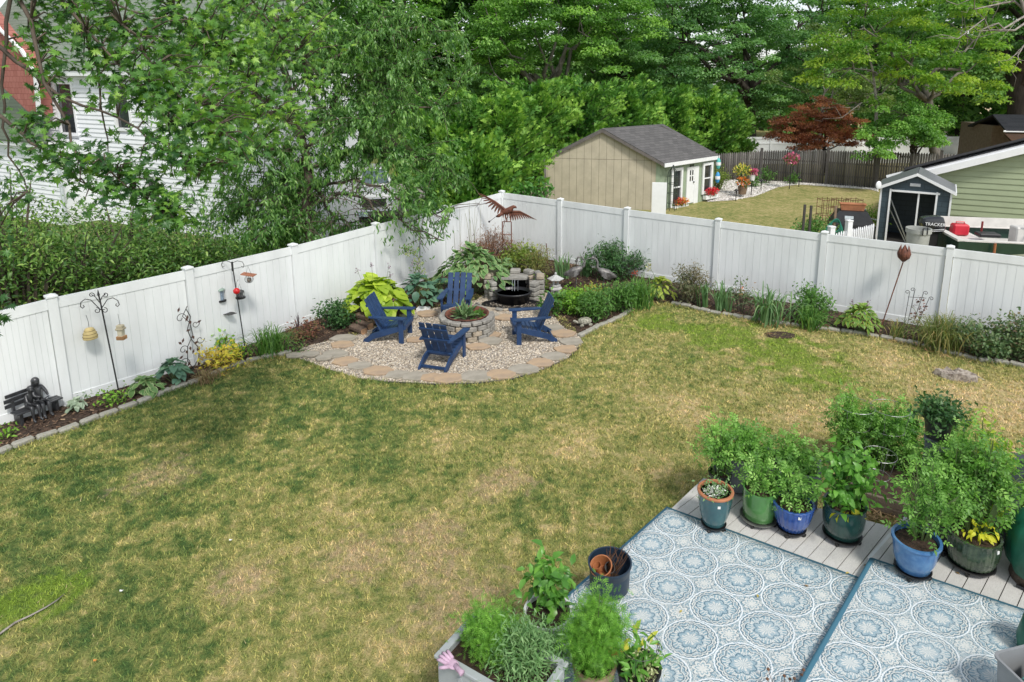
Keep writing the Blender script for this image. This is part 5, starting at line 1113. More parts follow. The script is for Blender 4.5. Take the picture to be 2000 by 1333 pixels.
# --- turtle
p=U(1142,636); tt=thing('turtle_statue','mottled stone turtle on the mulch at the bed corner beside the right chair','statue',p,R(200))
M_tur=pm('mottled_stone',(.42,.40,.33),.85,.5,30,bump=.6,col2=(.15,.15,.11))
MB().ball((0,0,.10),(.16,.12,.085),14,8).build('shell',M_tur,tt,True)
for x,y_ in ((.1,.09),(.1,-.09),(-.1,.09),(-.1,-.09)): MB().ball((x,y_,.035),(.05,.03,.036),8,6).build('leg',M_tur,tt,True)
MB().tube([(.12,0,.07),(.19,0,.10),(.23,0,.12)],[.03,.028,.03],8).ball((.235,0,.125),(.04,.028,.028),8,6).build('head',M_tur,tt,True)
# --- tray, logs
p=U(827,606); t=thing('plastic_tray','small white rectangular tray on the stones left of the back chair','tray',p,R(-8))
b=MB()
for c,d in (((0,0,.008),(.26,.17,.012)),((0,.09,.03),(.28,.014,.05)),((0,-.09,.03),(.28,.014,.05)),((.135,0,.03),(.014,.166,.05)),((-.135,0,.03),(.014,.166,.05))): b.box(c,d,bev=.004)
b.build('tray',M_trim,t)
M_logb=pm('log_bark',(.16,.11,.08),.95,.4,12,bump=.8); M_loge=pm('log_end',(.45,.27,.15),.8,.4,14)
for i,(px,py,dz,rz,L,r,lab) in enumerate([(700,650,.0,R(-38),.42,.085,'split firewood log with pale cut face, nearest the camera in the small pile'),(712,641,.0,R(-35),.4,.09,'split firewood log in the middle of the small pile under the hosta'),(728,636,.0,R(60),.3,.10,'short thick log with its round cut end facing the camera'),(706,636,.14,R(-30),.38,.075,'firewood log lying on top of the small pile'),(748,628,.0,R(20),.32,.08,'dark firewood log behind the left chair'),(722,630,.16,R(40),.28,.07,'thin reddish log on top of the pile against the hosta')]):
    p=U(px,py); t=thing('firewood_log',lab,'log',(p.x,p.y,r+dz),rz,'firewood logs by the hosta'); n=9; a_=[2*math.pi*k/n for k in range(n)]; pr=[(r*math.cos(a)*rs.uniform(.85,1.05),max(r*math.sin(a),-r*.6)) for a in a_]
    M_=Matrix.Translation((-L/2,0,0))@Matrix.Rotation(math.pi/2,4,'Y'); b=MB(); b.add([M_@Vector((y_,x,0)) for x,y_ in pr]+[M_@Vector((y_,x,L)) for x,y_ in pr],[(k,(k+1)%n,(k+1)%n+n,k+n) for k in range(n)]); b.build('bark',M_logb,t)
    for z in (0,L): MB().add([M_@Vector((y_,x,z)) for x,y_ in pr],[tuple(range(n))]).build('cut_end',M_loge,t)
# --- flagstones
M_ft=pm('tan_flagstone',(.46,.33,.21),.85,.25,4,bump=.4,bscale=20,col2=(.36,.27,.19)); M_fg=pm('grey_flagstone',(.38,.345,.285),.85,.25,4,bump=.4,bscale=20,col2=(.29,.265,.215))
FS=[(655,695,.24,0),(676,709,.24,1),(702,718,.22,0),(739,728,.25,1),(777,735,.22,0),(813,739,.24,0),(845,741,.2,1),(668,676,.22,1),(673,664,.26,0),(876,742,.26,1),(930,738,.3,0),(978,735,.27,1),(1023,725,.27,0),(1056,713,.26,1),(1083,700,.24,0),(1104,686,.24,1),(1115,671,.24,0),(1100,655,.26,1),(1077,645,.26,0),(933,681,.22,1),(957,670,.26,0),(962,658,.18,1),(957,647,.17,0),(987,624,.24,1),(1038,636,.24,0),(834,617,.24,1),(812,668,.17,1),(960,620,.18,0),(576,699,.16,0),(607,697,.16,0),(633,704,.16,0),(905,664,.16,0),(800,623,.2,0),(770,634,.2,1)]
FLB=[]
for i,(px,py,r,c) in enumerate(FS):
    p=U(px,py); n=rs.choice((6,7,8)); a0=rs.random()*6; pts=[(r*(1+.0*k)*rs.uniform(.82,1.08)*math.cos(a0+2*math.pi*k/n)*1.12,r*rs.uniform(.8,1.05)*math.sin(a0+2*math.pi*k/n)*.86) for k in range(n)]
    b=MB(); k=len(pts); top=[(x*.96,y_*.96) for x,y_ in pts]
    b.add([(x,y_,0) for x,y_ in pts]+[(x,y_,.026) for x,y_ in pts]+[(x,y_,.034) for x,y_ in top],[tuple(range(2*k,3*k))]+[(j,(j+1)%k,(j+1)%k+k,j+k) for j in range(k)]+[(j+k,(j+1)%k+k,(j+1)%k+2*k,j+2*k) for j in range(k)])
    o=b.build('flagstone',M_ft if c else M_fg,None); o.location=(p.x,p.y,.014+.0007*i)
    FLB.append((px,py,o,c,i))
def ordn(k): return {1:'first',2:'second',3:'third'}.get(k,str(k)+('st' if k%10==1 and k!=11 else 'nd' if k%10==2 and k!=12 else 'rd' if k%10==3 and k!=13 else 'th'))
OUT=sorted([q for q in FLB if q[1]>=693 or q[0]>1070 or q[0]<650],key=lambda q:(q[0] if q[0]<1110 and q[1]>690 else 1200+(700-q[1])))
for k,(px,py,o,c,i) in enumerate(OUT): tag(o,('tan' if c else 'grey')+' flagstone, '+ordn(k+1)+' from the left along the outer curve of the gravel patio','flagstone','flagstones along the patio edge')
INN=sorted([q for q in FLB if q not in OUT],key=lambda q:q[0])
for k,(px,py,o,c,i) in enumerate(INN): tag(o,('tan' if c else 'grey')+' flagstone inside the gravel patio, '+ordn(k+1)+' from the left of the inner ones','flagstone','flagstones inside the patio')
# --- metal patio edging strip
b=MB(); pth=[p+Vector((0,0,.02)) for p in [U(760,748.5),U(850,753),U(930,751),U(1000,743),U(1060,725),U(1110,702),U(1136,676)]]
sm=[]
for i in range(len(pth)-1):
    for k in range(6): sm.append(pth[i].lerp(pth[i+1],k/6))
b.tube(sm,.014,5); tag(b.build('lawn_edging',pm('black_edging',(.03,.03,.03),.6)),'thin dark edging strip along the front curve of the gravel patio','edging')
# --- bed edging stones
M_edge=pm('edging_stone',(.37,.36,.31),.92,.35,6,bump=.8,bscale=35,col2=(.26,.25,.21))
est=[MB().box((0,0,.035),(.25,.115,.09),bev=.022).build('edging_stone',M_edge) for _ in range(1)]
def stones(line,lab,grp,step,i0=0,big=1.0):
    pts=[];tot=0
    for a,b in zip(line,line[1:]):
        L=(b-a).length; s=step-tot if tot else 0
        while s<L: pts.append((a.lerp(b,s/L),math.atan2((b-a).y,(b-a).x))); s+=step
        tot=(L-(s-step))
    for k,(p,a) in enumerate(pts):
        o=est[0].copy(); COL.objects.link(o); o.location=(p.x+rs.uniform(-.01,.01),p.y+rs.uniform(-.012,.012),rs.uniform(-.02,.004)); o.rotation_euler=(rs.uniform(-.05,.05),rs.uniform(-.05,.05),a+rs.uniform(-.1,.1)); o.scale=(big*step/.262,rs.uniform(.85,1.1),1); tag(o,ordn(k+1)+' '+lab,'edging stone',grp)
stones(bedL_edge[1:],'pale edging stone from the statue end of the left bed row','edging stones of the left bed',.27)
stones(bedR_edge[:5],'edging stone from the patio end of the slanting row by the turtle','edging stones by the patio corner',.25)
stones(bedR_edge[5:-1],'edging stone from the corner end of the back bed row','edging stones of the back bed',.25)
bpy.data.objects.remove(est[0])
# --- stump remains & hole
p=U(1868,738); t=thing('tree_stump','flat weathered grey stump remains in the dry lawn at the right','stump',p,R(-20))
b=MB(); n=22; a_=[2*math.pi*k/n for k in range(n)]; rr=[rs.uniform(.8,1.1) for _ in a_]
b.add([(.36*q*math.cos(a),.17*q*math.sin(a),0) for a,q in zip(a_,rr)]+[(.32*q*math.cos(a),.145*q*math.sin(a),rs.uniform(.07,.14)) for a,q in zip(a_,rr)]+[(0,0,.085)],[(k,(k+1)%n,(k+1)%n+n,k+n) for k in range(n)]+[(k+n,(k+1)%n+n,2*n) for k in range(n)])
b.build('stump_top',pm('weathered_wood',(.42,.37,.31),.95,.5,14,bump=1,bscale=30,col2=(.14,.11,.09)),t)
b=MB()
for k in range(9): x=rs.uniform(-.3,.3); b.tube([(x,rs.uniform(-.12,.12),.05),(x+rs.uniform(-.12,.12),rs.uniform(-.15,.15),.07),(x+rs.uniform(-.2,.2),rs.uniform(-.2,.2),.02)],[.02,.016,.006],5)
b.build('root_splinters',pm('pale_wood',(.5,.46,.4),.9,.4,9),t)
p=U(1524,655); o=MB().lathe([(0,.012),(.1,.014),(.2,.03),(.26,.022),(.34,.0)],18,sy=.6).build('dug_hole',M_soil,None,True); o.location=p; tag(o,'small patch of bare dark dug earth in the bright green grass','bare earth')
# --- stick on lawn
b=MB(); q=[U(*s)+Vector((0,0,.03)) for s in ((-30,1262),(0,1244),(30,1222),(62,1207),(90,1192),(112,1178),(127,1165))]; b.tube(q,[.012,.011,.010,.009,.008,.007,.003],6); tag(b.build('fallen_stick',M_barkl,None,True),'long thin pale stick lying on the lawn at lower left','stick')
for i,(px,py,lab,m_) in enumerate([(451,1063,'white scrap of leaf on the lawn, right end of the left area',M_trim),(238,1163,'white scrap on the lawn near the stick',M_trim),(187,1300,'orange fallen leaf on the lawn at the lower left',pm('orange_leaf',(.6,.25,.05),.6))]):
    p=U(px,py); o=MB().add([(-.012,-.006,.05),(.012,-.01,.055),(.022,.006,.06),(0,.014,.05),(-.018,.006,.06)],[(0,1,2),(0,2,3),(0,3,4)]).build('fallen_leaf',m_); o.location=p; tag(o,lab,'leaf')
# --- shepherd hooks with hanging things
def scroll(b,c,r0,turns,a0,d,rr,plane=1,n=18):
    pts=[]
    for k in range(n+1):
        f=k/n; r=r0*(1-.75*f); a=a0+d*turns*2*math.pi*f; pts.append((c[0]+plane*r*math.cos(a),c[1],c[2]+r*math.sin(a)))
    b.tube(pts,rr,5,False)
p=U(235,780); ph=thing('feeder_pole','black metal garden pole with scrolled arms holding a bee skep and a wooden feeder','pole',p,R(10))
hz=hgt(p,565); b=MB(); lx=(V(193,570,p.y).x-p.x); 
b.tube([(0,0,0),(lx*.85,0,hz*.86),(lx,0,hz-.08)],.011,6); b.tube([(lx,0,hz-.1),(lx,0,hz)],[.02,.002],6); b.build('pole',M_blackm,ph)
b=MB(); top=hz-.22
for s in (-1,1):
    b.tube([(lx,0,top-.12),(lx+s*.05,0,top-.05),(lx+s*.12,0,top+.05),(lx+s*.2,0,top+.07),(lx+s*.265,0,top+.02),(lx+s*.28,0,top-.05),(lx+s*.25,0,top-.08),(lx+s*.225,0,top-.055),(lx+s*.24,0,top-.03)],.007,5)
    scroll(b,(lx+s*.055,0,top-.13),.05,1.1,R(90),-s,.006,s); scroll(b,(lx+s*.10,0,top+.13),.045,1.1,R(200),s,.006,s); b.tube([(lx,0,top),(lx+s*.05,0,top+.1),(lx+s*.1,0,top+.14)],.006,5)
b.build('scroll_arms',M_blackm,ph)
def worldp(px,py,Y): return V(px,py,Y)
t=thing('bee_skep_house','straw coloured beehive shaped bird house hanging from the left scroll arm','bird house',V(177,662,p.y-.03))
M_sk=pm('straw_yellow',(.55,.44,.20),.7,.15,8); b=MB(); R_=[(.0,0),(.085,0)]
for k in range(7): r=.10*math.cos(k/7*1.25)**.7; z=.005+k*.025; R_+=[(r,z),(r*1.05,z+.008),(r*1.0,z+.019)]
R_+=[(.025,.185),(0,.195)]; b.lathe(R_,20); b.build('skep',M_sk,t,True); MB().tube([(0,0,.19),(.0,0,.30),(-.02,0,.40)],.004,4).build('hanger',M_blackm,t)
b=MB()
for k in (1,3,5): b.lathe([(.10*math.cos(k/7*1.25)**.7*1.06,.005+k*.025+.01),(.10*math.cos(k/7*1.25)**.7*1.06,.005+k*.025+.017)],20)
b.build('dark_bands',pm('skep_band',(.2,.15,.06),.8),t)
t=thing('wooden_feeder','small two tier bird feeder hanging from the right scroll arm','bird feeder',V(238,662,p.y-.03)); b=MB()
b.box((0,0,.02),(.12,.10,.06),bev=.005); b.build('tray',pm('feeder_wood',(.40,.22,.10),.7,.3),t); MB().box((0,0,.10),(.075,.07,.10)).build('seed_box',pm('cream_seed',(.6,.55,.42),.5),t); MB().box((0,0,.17),(.12,.11,.035),bev=.01).box((0,0,.21),(.1,.08,.05),bev=.01).build('roof',pm('feeder_roof',(.45,.40,.28),.6),t); MB().tube([(0,0,.23),(-.01,0,.42)],.003,4).build('hanger',M_blackm,t)
# pole 2
p=U(480,690); ph=thing('feeder_pole','tall thin black pole with wire hooks holding several bird feeders against the fence','pole',p,0); hz=hgt(p,512); lx=V(453,512,p.y).x-p.x
b=MB(); b.tube([(0,0,0),(lx*.5,0,hz*.5),(lx,0,hz-.02)],.010,6); b.tube([(lx,0,hz-.18),(lx,0,hz)],.018,6); b.build('pole',M_blackm,ph); b=MB()
for s,e in ((-1,.20),(1,.22)): b.tube([(lx,0,hz-.02),(lx+s*.1,0,hz+.02),(lx+s*e*.9,0,hz-.0),(lx+s*e,0,hz-.06),(lx+s*(e-.02),0,hz-.11),(lx+s*(e-.05),0,hz-.08)],.006,5)
b.build('hooks',M_blackm,ph)
zd=hgt(p,613)
b=MB(); xx=V(457,612,p.y).x-p.x; b.tube([(xx-.09+.11*math.cos(a*math.pi/10),.0+.07*math.sin(a*math.pi/10),zd) for a in range(21)],.006,5,False); b.lathe([(0,zd-.03),(.07,zd-.02),(.10,zd)],16,c=(xx-.09,0,0),sy=.65); b.tube([(xx,0,zd),(xx+.05,0,zd+.01)],.008,5); b.build('dish_holder',pm('mesh_grey',(.05,.05,.05),.6),ph)
def lantern_feeder(name,label,pos,col,r,h,roofc,cage=False,cat='bird feeder'):
    t=thing(name,label,cat,pos); MB().lathe([(r*.75,.03),(r*.75,h)],12).build('seed_tube',pm(name+'_tube',col,.25,.3,20),t); MB().lathe([(0,-.005),(r*1.25,0),(r*1.25,.03),(r*.8,.035)],14).build('tray',M_blackm,t)
    MB().lathe([(r*1.2,h),(r*1.1,h+.02),(.01,h+.055)],6 if cage else 14).build('roof',pm(name+'_roof',roofc,.5),t); MB().tube([(-.04,0,h+.03),(0,0,h+.17),(.04,0,h+.03)],.003,4).build('hanger',M_blackm,t)
    b=MB()
    for k in range(10): a=k*math.pi/5; b.tube([(r*math.cos(a),r*math.sin(a),.02),(r*1.05*math.cos(a),r*1.05*math.sin(a),h)],.003,4)
    b.build('wire_cage',pm('cage_metal',(.25,.26,.27),.4),t); return t
lantern_feeder('hanging_feeder','green topped wire bird feeder hanging on the left hook of the tall pole',V(433,589,p.y-.02),(.25,.33,.42),.065,.22,(.25,.33,.28))
t=lantern_feeder('caged_feeder','dark caged feeder hanging behind the red ball on the tall pole',V(470,583,p.y+.12),(.10,.10,.11),.07,.12,(.06,.06,.06),True)
t=thing('house_feeder','small wire ball feeder with a flat brown roof on the right hook','bird feeder',V(487,553,p.y-.02)); b=MB()
for k in range(6): a=k*math.pi/6; b.tube([(.075*math.cos(a)*math.sin(q*math.pi/8),.075*math.sin(a)*math.sin(q*math.pi/8),.075+.075*math.cos(q*math.pi/8)) for q in range(17)],.003,4,False)
b.build('wire_ball',pm('cage_metal',(.25,.26,.27),.4),t); MB().ball((0,0,.06),.045,8,6).build('suet',pm('suet',(.2,.17,.14),.8),t); MB().box((0,0,.165),(.24,.15,.015),M=Matrix.Rotation(.15,4,'Y')).build('roof',pm('copper_roof',(.40,.16,.09),.5),t); MB().tube([(-.05,0,.17),(0,0,.33),(.05,0,.17)],.003,4).build('hanger',M_blackm,t)
MB_=MB().ball((0,0,0),.062,14,10); o=MB_.build('red_ball_feeder',pm('glossy_red',(.6,.01,.015),.2,.1,coat=.5),None,True); o.location=V(462,569,p.y-.10); tag(o,'glossy red ball ornament hanging at the middle of the tall feeder pole','ornament')
MB().tube([(0,0,.06),(0,.03,.16),(.01,.08,.2)],.003,4).build('hanger',M_blackm,o)
# metal vine trellis on fence
p=U(374,724)+Vector((.02,-.02,0)); t=thing('vine_trellis','curly black metal vine with leaves leaning on the left fence beside a post','trellis',p,math.atan2((Lp[3]-Lp[2]).y,(Lp[3]-Lp[2]).x)+.0); hz=hgt(p,600); b=MB(); sc_=hz/1.15
b.tube([(x*sc_,0,z*sc_) for x,z in ((0,0),(.14,.18),(.17,.35),(.05,.55),(.0,.75),(.08,.95),(.02,1.1))],.008,5); b.tube([(x*sc_,.01,z*sc_) for x,z in ((.05,0),(-.05,.2),(-.02,.45),(.09,.62),(.06,.85),(-.05,1.0),(.05,1.15))],.007,5)
for x,z,r,d in ((-.12,.18,.1,1),(-.1,.42,.08,1),(.2,.5,.08,-1),(-.09,.98,.09,1),(.15,.8,.07,-1)): scroll(b,(x*sc_,0,z*sc_),r*sc_,1.0,R(0),d,.006)
b.build('stems',M_blackm,t); b=MB()
for k in range(18):
    z=rs.uniform(.12,1.15); x=rs.uniform(-.18,.2); a=rs.uniform(0,6.28); c,s=math.cos(a)*.045,math.sin(a)*.045; b.slab([((x-.0)*sc_,-.01,z*sc_),(x*sc_+c-s*.5,-.012,z*sc_+s+c*.5),(x*sc_+2*c,-.01,z*sc_+2*s),(x*sc_+c+s*.5,-.012,z*sc_+s-c*.5)],.004)
b.build('leaves',pm('dark_copper',(.10,.05,.04),.5,.4),t)
# rusty tulip
p=U(1720,642); t=thing('metal_tulip','large rusty metal tulip on a leaning rod against the back fence','garden ornament',p); q=V(1764,512,p.y+.05)-p; b=MB(); b.tube([(0,0,0),tuple(q)],.012,6); b.build('rod',M_rust,t)
b=MB(); ax=q.normalized()
for k in range(6):
    a=k*math.pi/3; rr_=lambda f,ex=0:.02+.125*math.sin(min(1,f)*2.3)
    vs=[];
    for i,f in enumerate((0,.25,.5,.75,1)):
        w_=[.1,.55,.62,.45,.02][i]; r=[.02,.115,.135,.11,.085][i]; 
        for s in (-1,0,1): vs.append(q+Vector((0,0,f*.36))+Vector((math.cos(a+s*w_)*r,math.sin(a+s*w_)*r,0)))
    b.add(vs,[(i*3+j,i*3+j+1,i*3+j+4,i*3+j+3) for i in range(4) for j in range(2)])
o=b.build('petals',M_rust,t,True); o.modifiers.new('s','SOLIDIFY').thickness=.006
# scroll trellis
p=U(1770,655); t=thing('scroll_trellis','short black iron trellis with curled tops and a withered brown vine, on the back fence','trellis',p,math.atan2((Rp[5]-Rp[4]).y,(Rp[5]-Rp[4]).x)); hz=hgt(p,556); b=MB()
for i,(x0,x1,zt,d) in enumerate(((-.08,-.03,.93,1),(-.02,.06,1.0,1),(.05,.22,.97,-1),(.1,.33,.87,-1))):
    zt*=hz; b.tube([(x0,0,0),(x1,0,zt*.9)],.006,5); scroll(b,(x1-d*.04,0,zt*.9),.045,1.1,R(0) if d>0 else R(180),1 if d>0 else -1,.006)
b.tube([(-.05,0,hz*.75),(.28,0,hz*.78)],.005,5); b.build('frame',M_blackm,t); 
tuft('dead_vine',leafmat('dead_leaf',[(.05,.025,.02),(.12,.06,.05),(.2,.11,.09)],.8,.1),t,(.17,-.03,hz*.45),(.13,.04,hz*.4),110,.055,6,up=-.6)
p=U(1070,522); o=MB().tube([(0,0,0),(-.02,0,.35),(-.05,0,.62)],[.014,.013,.015],6).build('rusty_stake',M_rust); o.location=U(1070,517); tag(o,'thin rusty stake standing against the fence right of the eagle stand','stake')
# --- reading children statue on a bench
M_st=pm('blackened_bronze',(.055,.057,.062),.32,.4,9,metal=.25,bump=.2,spec=.6)
p=(U(25,838)+U(118,800))/2; rz=math.atan2((U(118,800)-U(25,838)).y,(U(118,800)-U(25,838)).x); t=thing('reading_statue','dark metal statue of two children reading a book on a bench, against the left fence','statue',p+Vector((-.02,.04,0)),rz,None,.9)
def bpart(n,b): return b.build(n,M_st,t)
for x in (-.27,.27): bpart('bench_leg',MB().box((x,0,.11),(.05,.20,.22),bev=.008).box((x,.12,.30),(.04,.04,.22)))
bpart('bench_seat',MB().box((0,-.04,.235),(.70,.065,.025),bev=.005).box((0,.04,.235),(.70,.065,.025),bev=.005).box((0,-.115,.235),(.70,.06,.025),bev=.005))
bpart('bench_back',MB().box((0,.13,.33),(.76,.02,.065),bev=.004).box((0,.135,.42),(.76,.02,.065),bev=.004).box((0,.14,.50),(.70,.02,.06),bev=.004))
def figure(x,h,ln_):
    s=h; bm=bmesh.new(); sk=bm.verts.layers.skin.verify(); J={}
    def V_(n,c,r): 
        v=bm.verts.new(c); v[sk].radius=(r,r); J[n]=v; return v
    lean=ln_
    V_('hip',(x,.03,.28),.055*s); V_('bel',(x+lean*.3,.025,.36),.056*s); V_('ch',(x+lean*.6,.01,.43*.5+.43*.5*s+.02),.062*s); V_('nk',(x+lean,-.005,.50*s+.02),.028*s); V_('hd',(x+lean*1.4,-.025,.555*s+.02),.052*s); V_('ht',(x+lean*1.5,-.03,.60*s+.02),.045*s)
    for q,o_ in (('l',-1),('r',1)):
        V_('h'+q,(x+o_*.04,-.0,.27),.042*s); V_('k'+q,(x+o_*.045,-.16,.285),.034*s); V_('a'+q,(x+o_*.05-.01,-.19,.07),.022*s); V_('t'+q,(x+o_*.055-.01,-.25,.04),.018*s)
        V_('s'+q,(x+lean*.7+o_*.065*s,.0,.47*s+.015),.030*s); V_('e'+q,(x+lean*.7+o_*.085*s,-.07,.37*s+.02),.022*s); V_('w'+q,(x+o_*.05*s,-.15,.36*s+.01),.017*s)
    E_=[('hip','bel'),('bel','ch'),('ch','nk'),('nk','hd'),('hd','ht')]
    for q in 'lr': E_+=[('hip','h'+q),('h'+q,'k'+q),('k'+q,'a'+q),('a'+q,'t'+q),('ch','s'+q),('s'+q,'e'+q),('e'+q,'w'+q)]
    for a,b in E_: bm.edges.new((J[a],J[b]))
    J['hip'][sk].use_root=True
    me=bpy.data.meshes.new('child_figure'); bm.to_mesh(me); bm.free(); o=bpy.data.objects.new('child_figure',me); COL.objects.link(o); o.parent=t; me.materials.append(M_st)
    o.modifiers.new('k','SKIN').use_smooth_shade=True; m_=o.modifiers.new('u','SUBSURF'); m_.levels=m_.render_levels=2
    hb=MB().ball((x+lean*1.5,-.005,.585*s+.02),(.055*s,.06*s,.06*s),12,8); 
    if s>1: hb.tube([(x+lean*1.4,.03,.59*s),(x+lean*1.2,.055,.50*s),(x+lean,.06,.42*s)],[.045,.05,.03],8)
    hb.build('hair',M_st,o,True); MB().ball((x+lean*1.5,-.082*s,.565*s+.02),(.008,.010,.010),6,5).build('nose',M_st,o,True)
figure(-.09,.92,.03); figure(.07,1.1,-.02)
b=MB(); b.slab([(-.1,-.13,.37),(0,-.16,.35),(0,-.25,.39),(-.1,-.22,.41)],.01); b.slab([(0,-.16,.35),(.11,-.13,.37),(.11,-.22,.41),(0,-.25,.39)],.01); b.build('book',M_st,t)
# ================================================================= BED PLANTS
def blade_plant(name,label,px,py,wpx,hpx,n,mat,seed,cat='plant',group=None,wd=.022,stiff=.0,dead=0,flower=None):
    p=U(px,py); s=ppm(p.y); g=np.random.default_rng(seed); W=wpx/s/2*1.25; h=hpx/s*1.1; t=thing(name,label,cat,(p.x,p.y+.0,0),0,group); K=6
    a=g.uniform(0,2*np.pi,n); out=W*g.random(n)**.6*(1-stiff*.55); hh=h*g.uniform(.65,1.05,n)*(1-.35*(out/W)*(1-stiff)); c0=g.normal(size=(n,2))*W*.22
    f=np.linspace(0,1,K)[None]; R_=out[:,None]*f**1.3; Z=hh[:,None]*(np.sin(f*(1.57+ (1-stiff)*.9*(out/W)[:,None])))+.0
    dx=np.cos(a)[:,None];dy=np.sin(a)[:,None]; X=c0[:,0:1]*1+dx*R_;Y=c0[:,1:2]+dy*R_; C=np.stack([X,Y,np.maximum(Z,.01)],2)
    w_=wd*g.uniform(.7,1.2,n)[:,None]*(1-f**2.2*.92)*.5; fa=a+np.pi/2+g.normal(size=n)*.5; Wv=np.stack([np.cos(fa)[:,None]*w_,np.sin(fa)[:,None]*w_,0*w_],2)
    VV=np.stack([C-Wv,C+Wv],2).reshape(-1,3); o=(np.arange(n)*K*2)[:,None,None]; i=np.arange(K-1)[None,:,None]*2; FF=(o+i+np.array([0,1,3,2])[None,None]).reshape(-1,4)
    npmesh('blades',VV,FF,mat,t,{'rnd':np.repeat(g.beta(2,2,n),K*2),'edge':np.zeros(n*K*2)},True)
    if dead:
        D=g.normal(size=(dead,3))*np.array([1,1,.2]); P=np.stack([g.normal(size=dead)*W*.5,g.normal(size=dead)*W*.35-.02,g.uniform(.02,.1,dead)],1)
        leaves('dead_leaves',L_dead,t,T_oval(.12,.02,.1),P,unit(D),np.tile([0,0,1.],(dead,1))+g.normal(size=(dead,3))*.3,g.uniform(.08,.2,dead),g.random(dead))
    if flower:
        col,fx,fy,k=flower; c=V(fx,fy,p.y)-p; mb=MB(); mb.tube([(0,0,0),(c.x*.6,c.y*.6,c.z*.6),tuple(c)],[.006,.005,.003],4); mb.build('stalk',L_stem,t)
        P=np.array(c)[None]+g.normal(size=(k,3))*.035; leaves('flower',rndmat('petal_'+name+str(seed),[(0,tuple(x*.6 for x in col)),(1,col)],.5),t,T_oval(.4,.1,.4),P,unit(rdir(g,k)+np.array([0,0,.4])),rdir(g,k),g.uniform(.05,.08,k),g.random(k))
    return t
L_stem=pm('green_stem',(.12,.18,.06),.6,.2)
L_dead=leafmat('straw_leaf',[(.12,.06,.03),(.28,.17,.08),(.42,.30,.15)],.8,.15)
L_iris=leafmat('iris_blade',[(.05,.11,.04),(.10,.19,.08),(.18,.27,.11)],.5,.25); L_day=leafmat('daylily_blade',[(.03,.09,.02),(.08,.18,.035),(.17,.28,.06)],.45,.3)
L_dayb=leafmat('daylily_tired',[(.05,.09,.025),(.13,.17,.05),(.32,.24,.10)],.55,.3)
def hosta(name,label,px,py,wpx,hpx,n,ls,mat,seed,stalks=0,cat='hosta',group=None,wid=.72):
    p=U(px,py); s=ppm(p.y); g=np.random.default_rng(seed); W=wpx/s/2*1.12; h=hpx/s*.95; t=thing(name,label,cat,(p.x,p.y,0),0,group); L=ls
    a=g.uniform(0,2*np.pi,n); f=g.random(n)**.7; rr=(W-L*.35)*f; X=np.cos(a)*rr;Y=np.sin(a)*rr*.72; Z=h*(1-.72*f**1.8)*g.uniform(.85,1.1,n)+.02
    D=np.stack([np.cos(a)*(.35+.6*f),np.sin(a)*(.35+.6*f),.35-.75*f],1)+g.normal(size=(n,3))*.22; Nn=np.stack([np.cos(a)*.5*f,np.sin(a)*.5*f,np.ones(n)],1)+g.normal(size=(n,3))*.18
    P=np.stack([X,Y,Z],1)-unit(D)*L*.3; leaves('leaves',mat,t,T_hosta(wid),P,D,Nn,g.uniform(.7,1.15,n)*L,np.clip(g.beta(2,2,n)+.15*(f<.4),0,1),True)
    mb=MB()
    for k in range(min(n,26)): mb.tube([(X[k]*.15,Y[k]*.15,0),(X[k]*.6,Y[k]*.6,Z[k]*.6),tuple(P[k])],[.006,.005,.004],4)
    mb.build('stems',L_stem,t)
    for k in range(stalks):
        x,y_=g.normal(size=2)*W*.3; z=h*g.uniform(1.3,1.75); mb=MB(); mb.tube([(x*.5,y_*.5,h*.5),(x,y_,z)],[.004,.003],4); mb.build('flower_stalk',L_stem,t)
        q=14; leaves('flower_bells',leafmat('faded_lilac',[(.16,.10,.14),(.35,.28,.36)],.7,.2),t,KT,np.stack([x+g.normal(size=q)*.02,y_+g.normal(size=q)*.02,z-g.random(q)*.12],1),unit(g.normal(size=(q,3))+np.array([0,0,-.6])),rdir(g,q),np.full(q,.045),g.random(q))
    return t
H_char=leafmat('hosta_chartreuse',[(.16,.26,.02),(.30,.42,.035),(.45,.55,.06)],.45,.3,bright=1.1); H_blue=leafmat('hosta_blue',[(.035,.085,.055),(.06,.13,.085),(.11,.20,.12)],.5,.15)
H_var=leafmat('hosta_margined',[(.05,.12,.045),(.09,.18,.06),(.14,.24,.08)],.45,.25,edge=(.42,.50,.24)); H_yel=leafmat('hosta_gold',[(.22,.32,.04),(.38,.46,.07),(.55,.55,.14)],.5,.3,edge=(.12,.20,.04),bright=1.0); H_vary=leafmat('hosta_goldmargin',[(.06,.13,.03),(.10,.2,.04),(.15,.27,.05)],.45,.3,edge=(.50,.48,.10))
hosta('hosta','huge chartreuse yellow hosta beside the left blue chair',737,622,142,84,190,.29,H_char,1,4,wid=.92)
hosta('hosta','blue green hosta between the chartreuse hosta and the back chair',818,598,84,62,80,.22,H_blue,2,2)
hosta('hosta','small blue green hosta behind the white tray',858,590,50,50,40,.19,H_blue,3)
hosta('hosta','very large green hosta with cream margins behind the back chair',925,572,158,96,440,.19,H_var,4,0,wid=.72)
hosta('hosta','narrow cream margined hosta just left of the waterfall stones',985,552,60,50,60,.17,H_var,5,wid=.55)
hosta('hosta','low cream striped hosta in the left bed right of the first feeder pole',286,770,74,36,80,.14,H_var,6)
hosta('hosta','blue green hosta in front of the metal vine',342,748,78,48,80,.16,H_blue,7)
hosta('hosta','yellow green hosta at the start of the back bed, left of the peonies',1290,585,66,46,110,.16,H_yel,8,wid=.6)
hosta('hosta','green hosta with yellow margins beside the rusty tulip rod',1676,648,88,56,260,.14,H_vary,9,2,wid=.6)
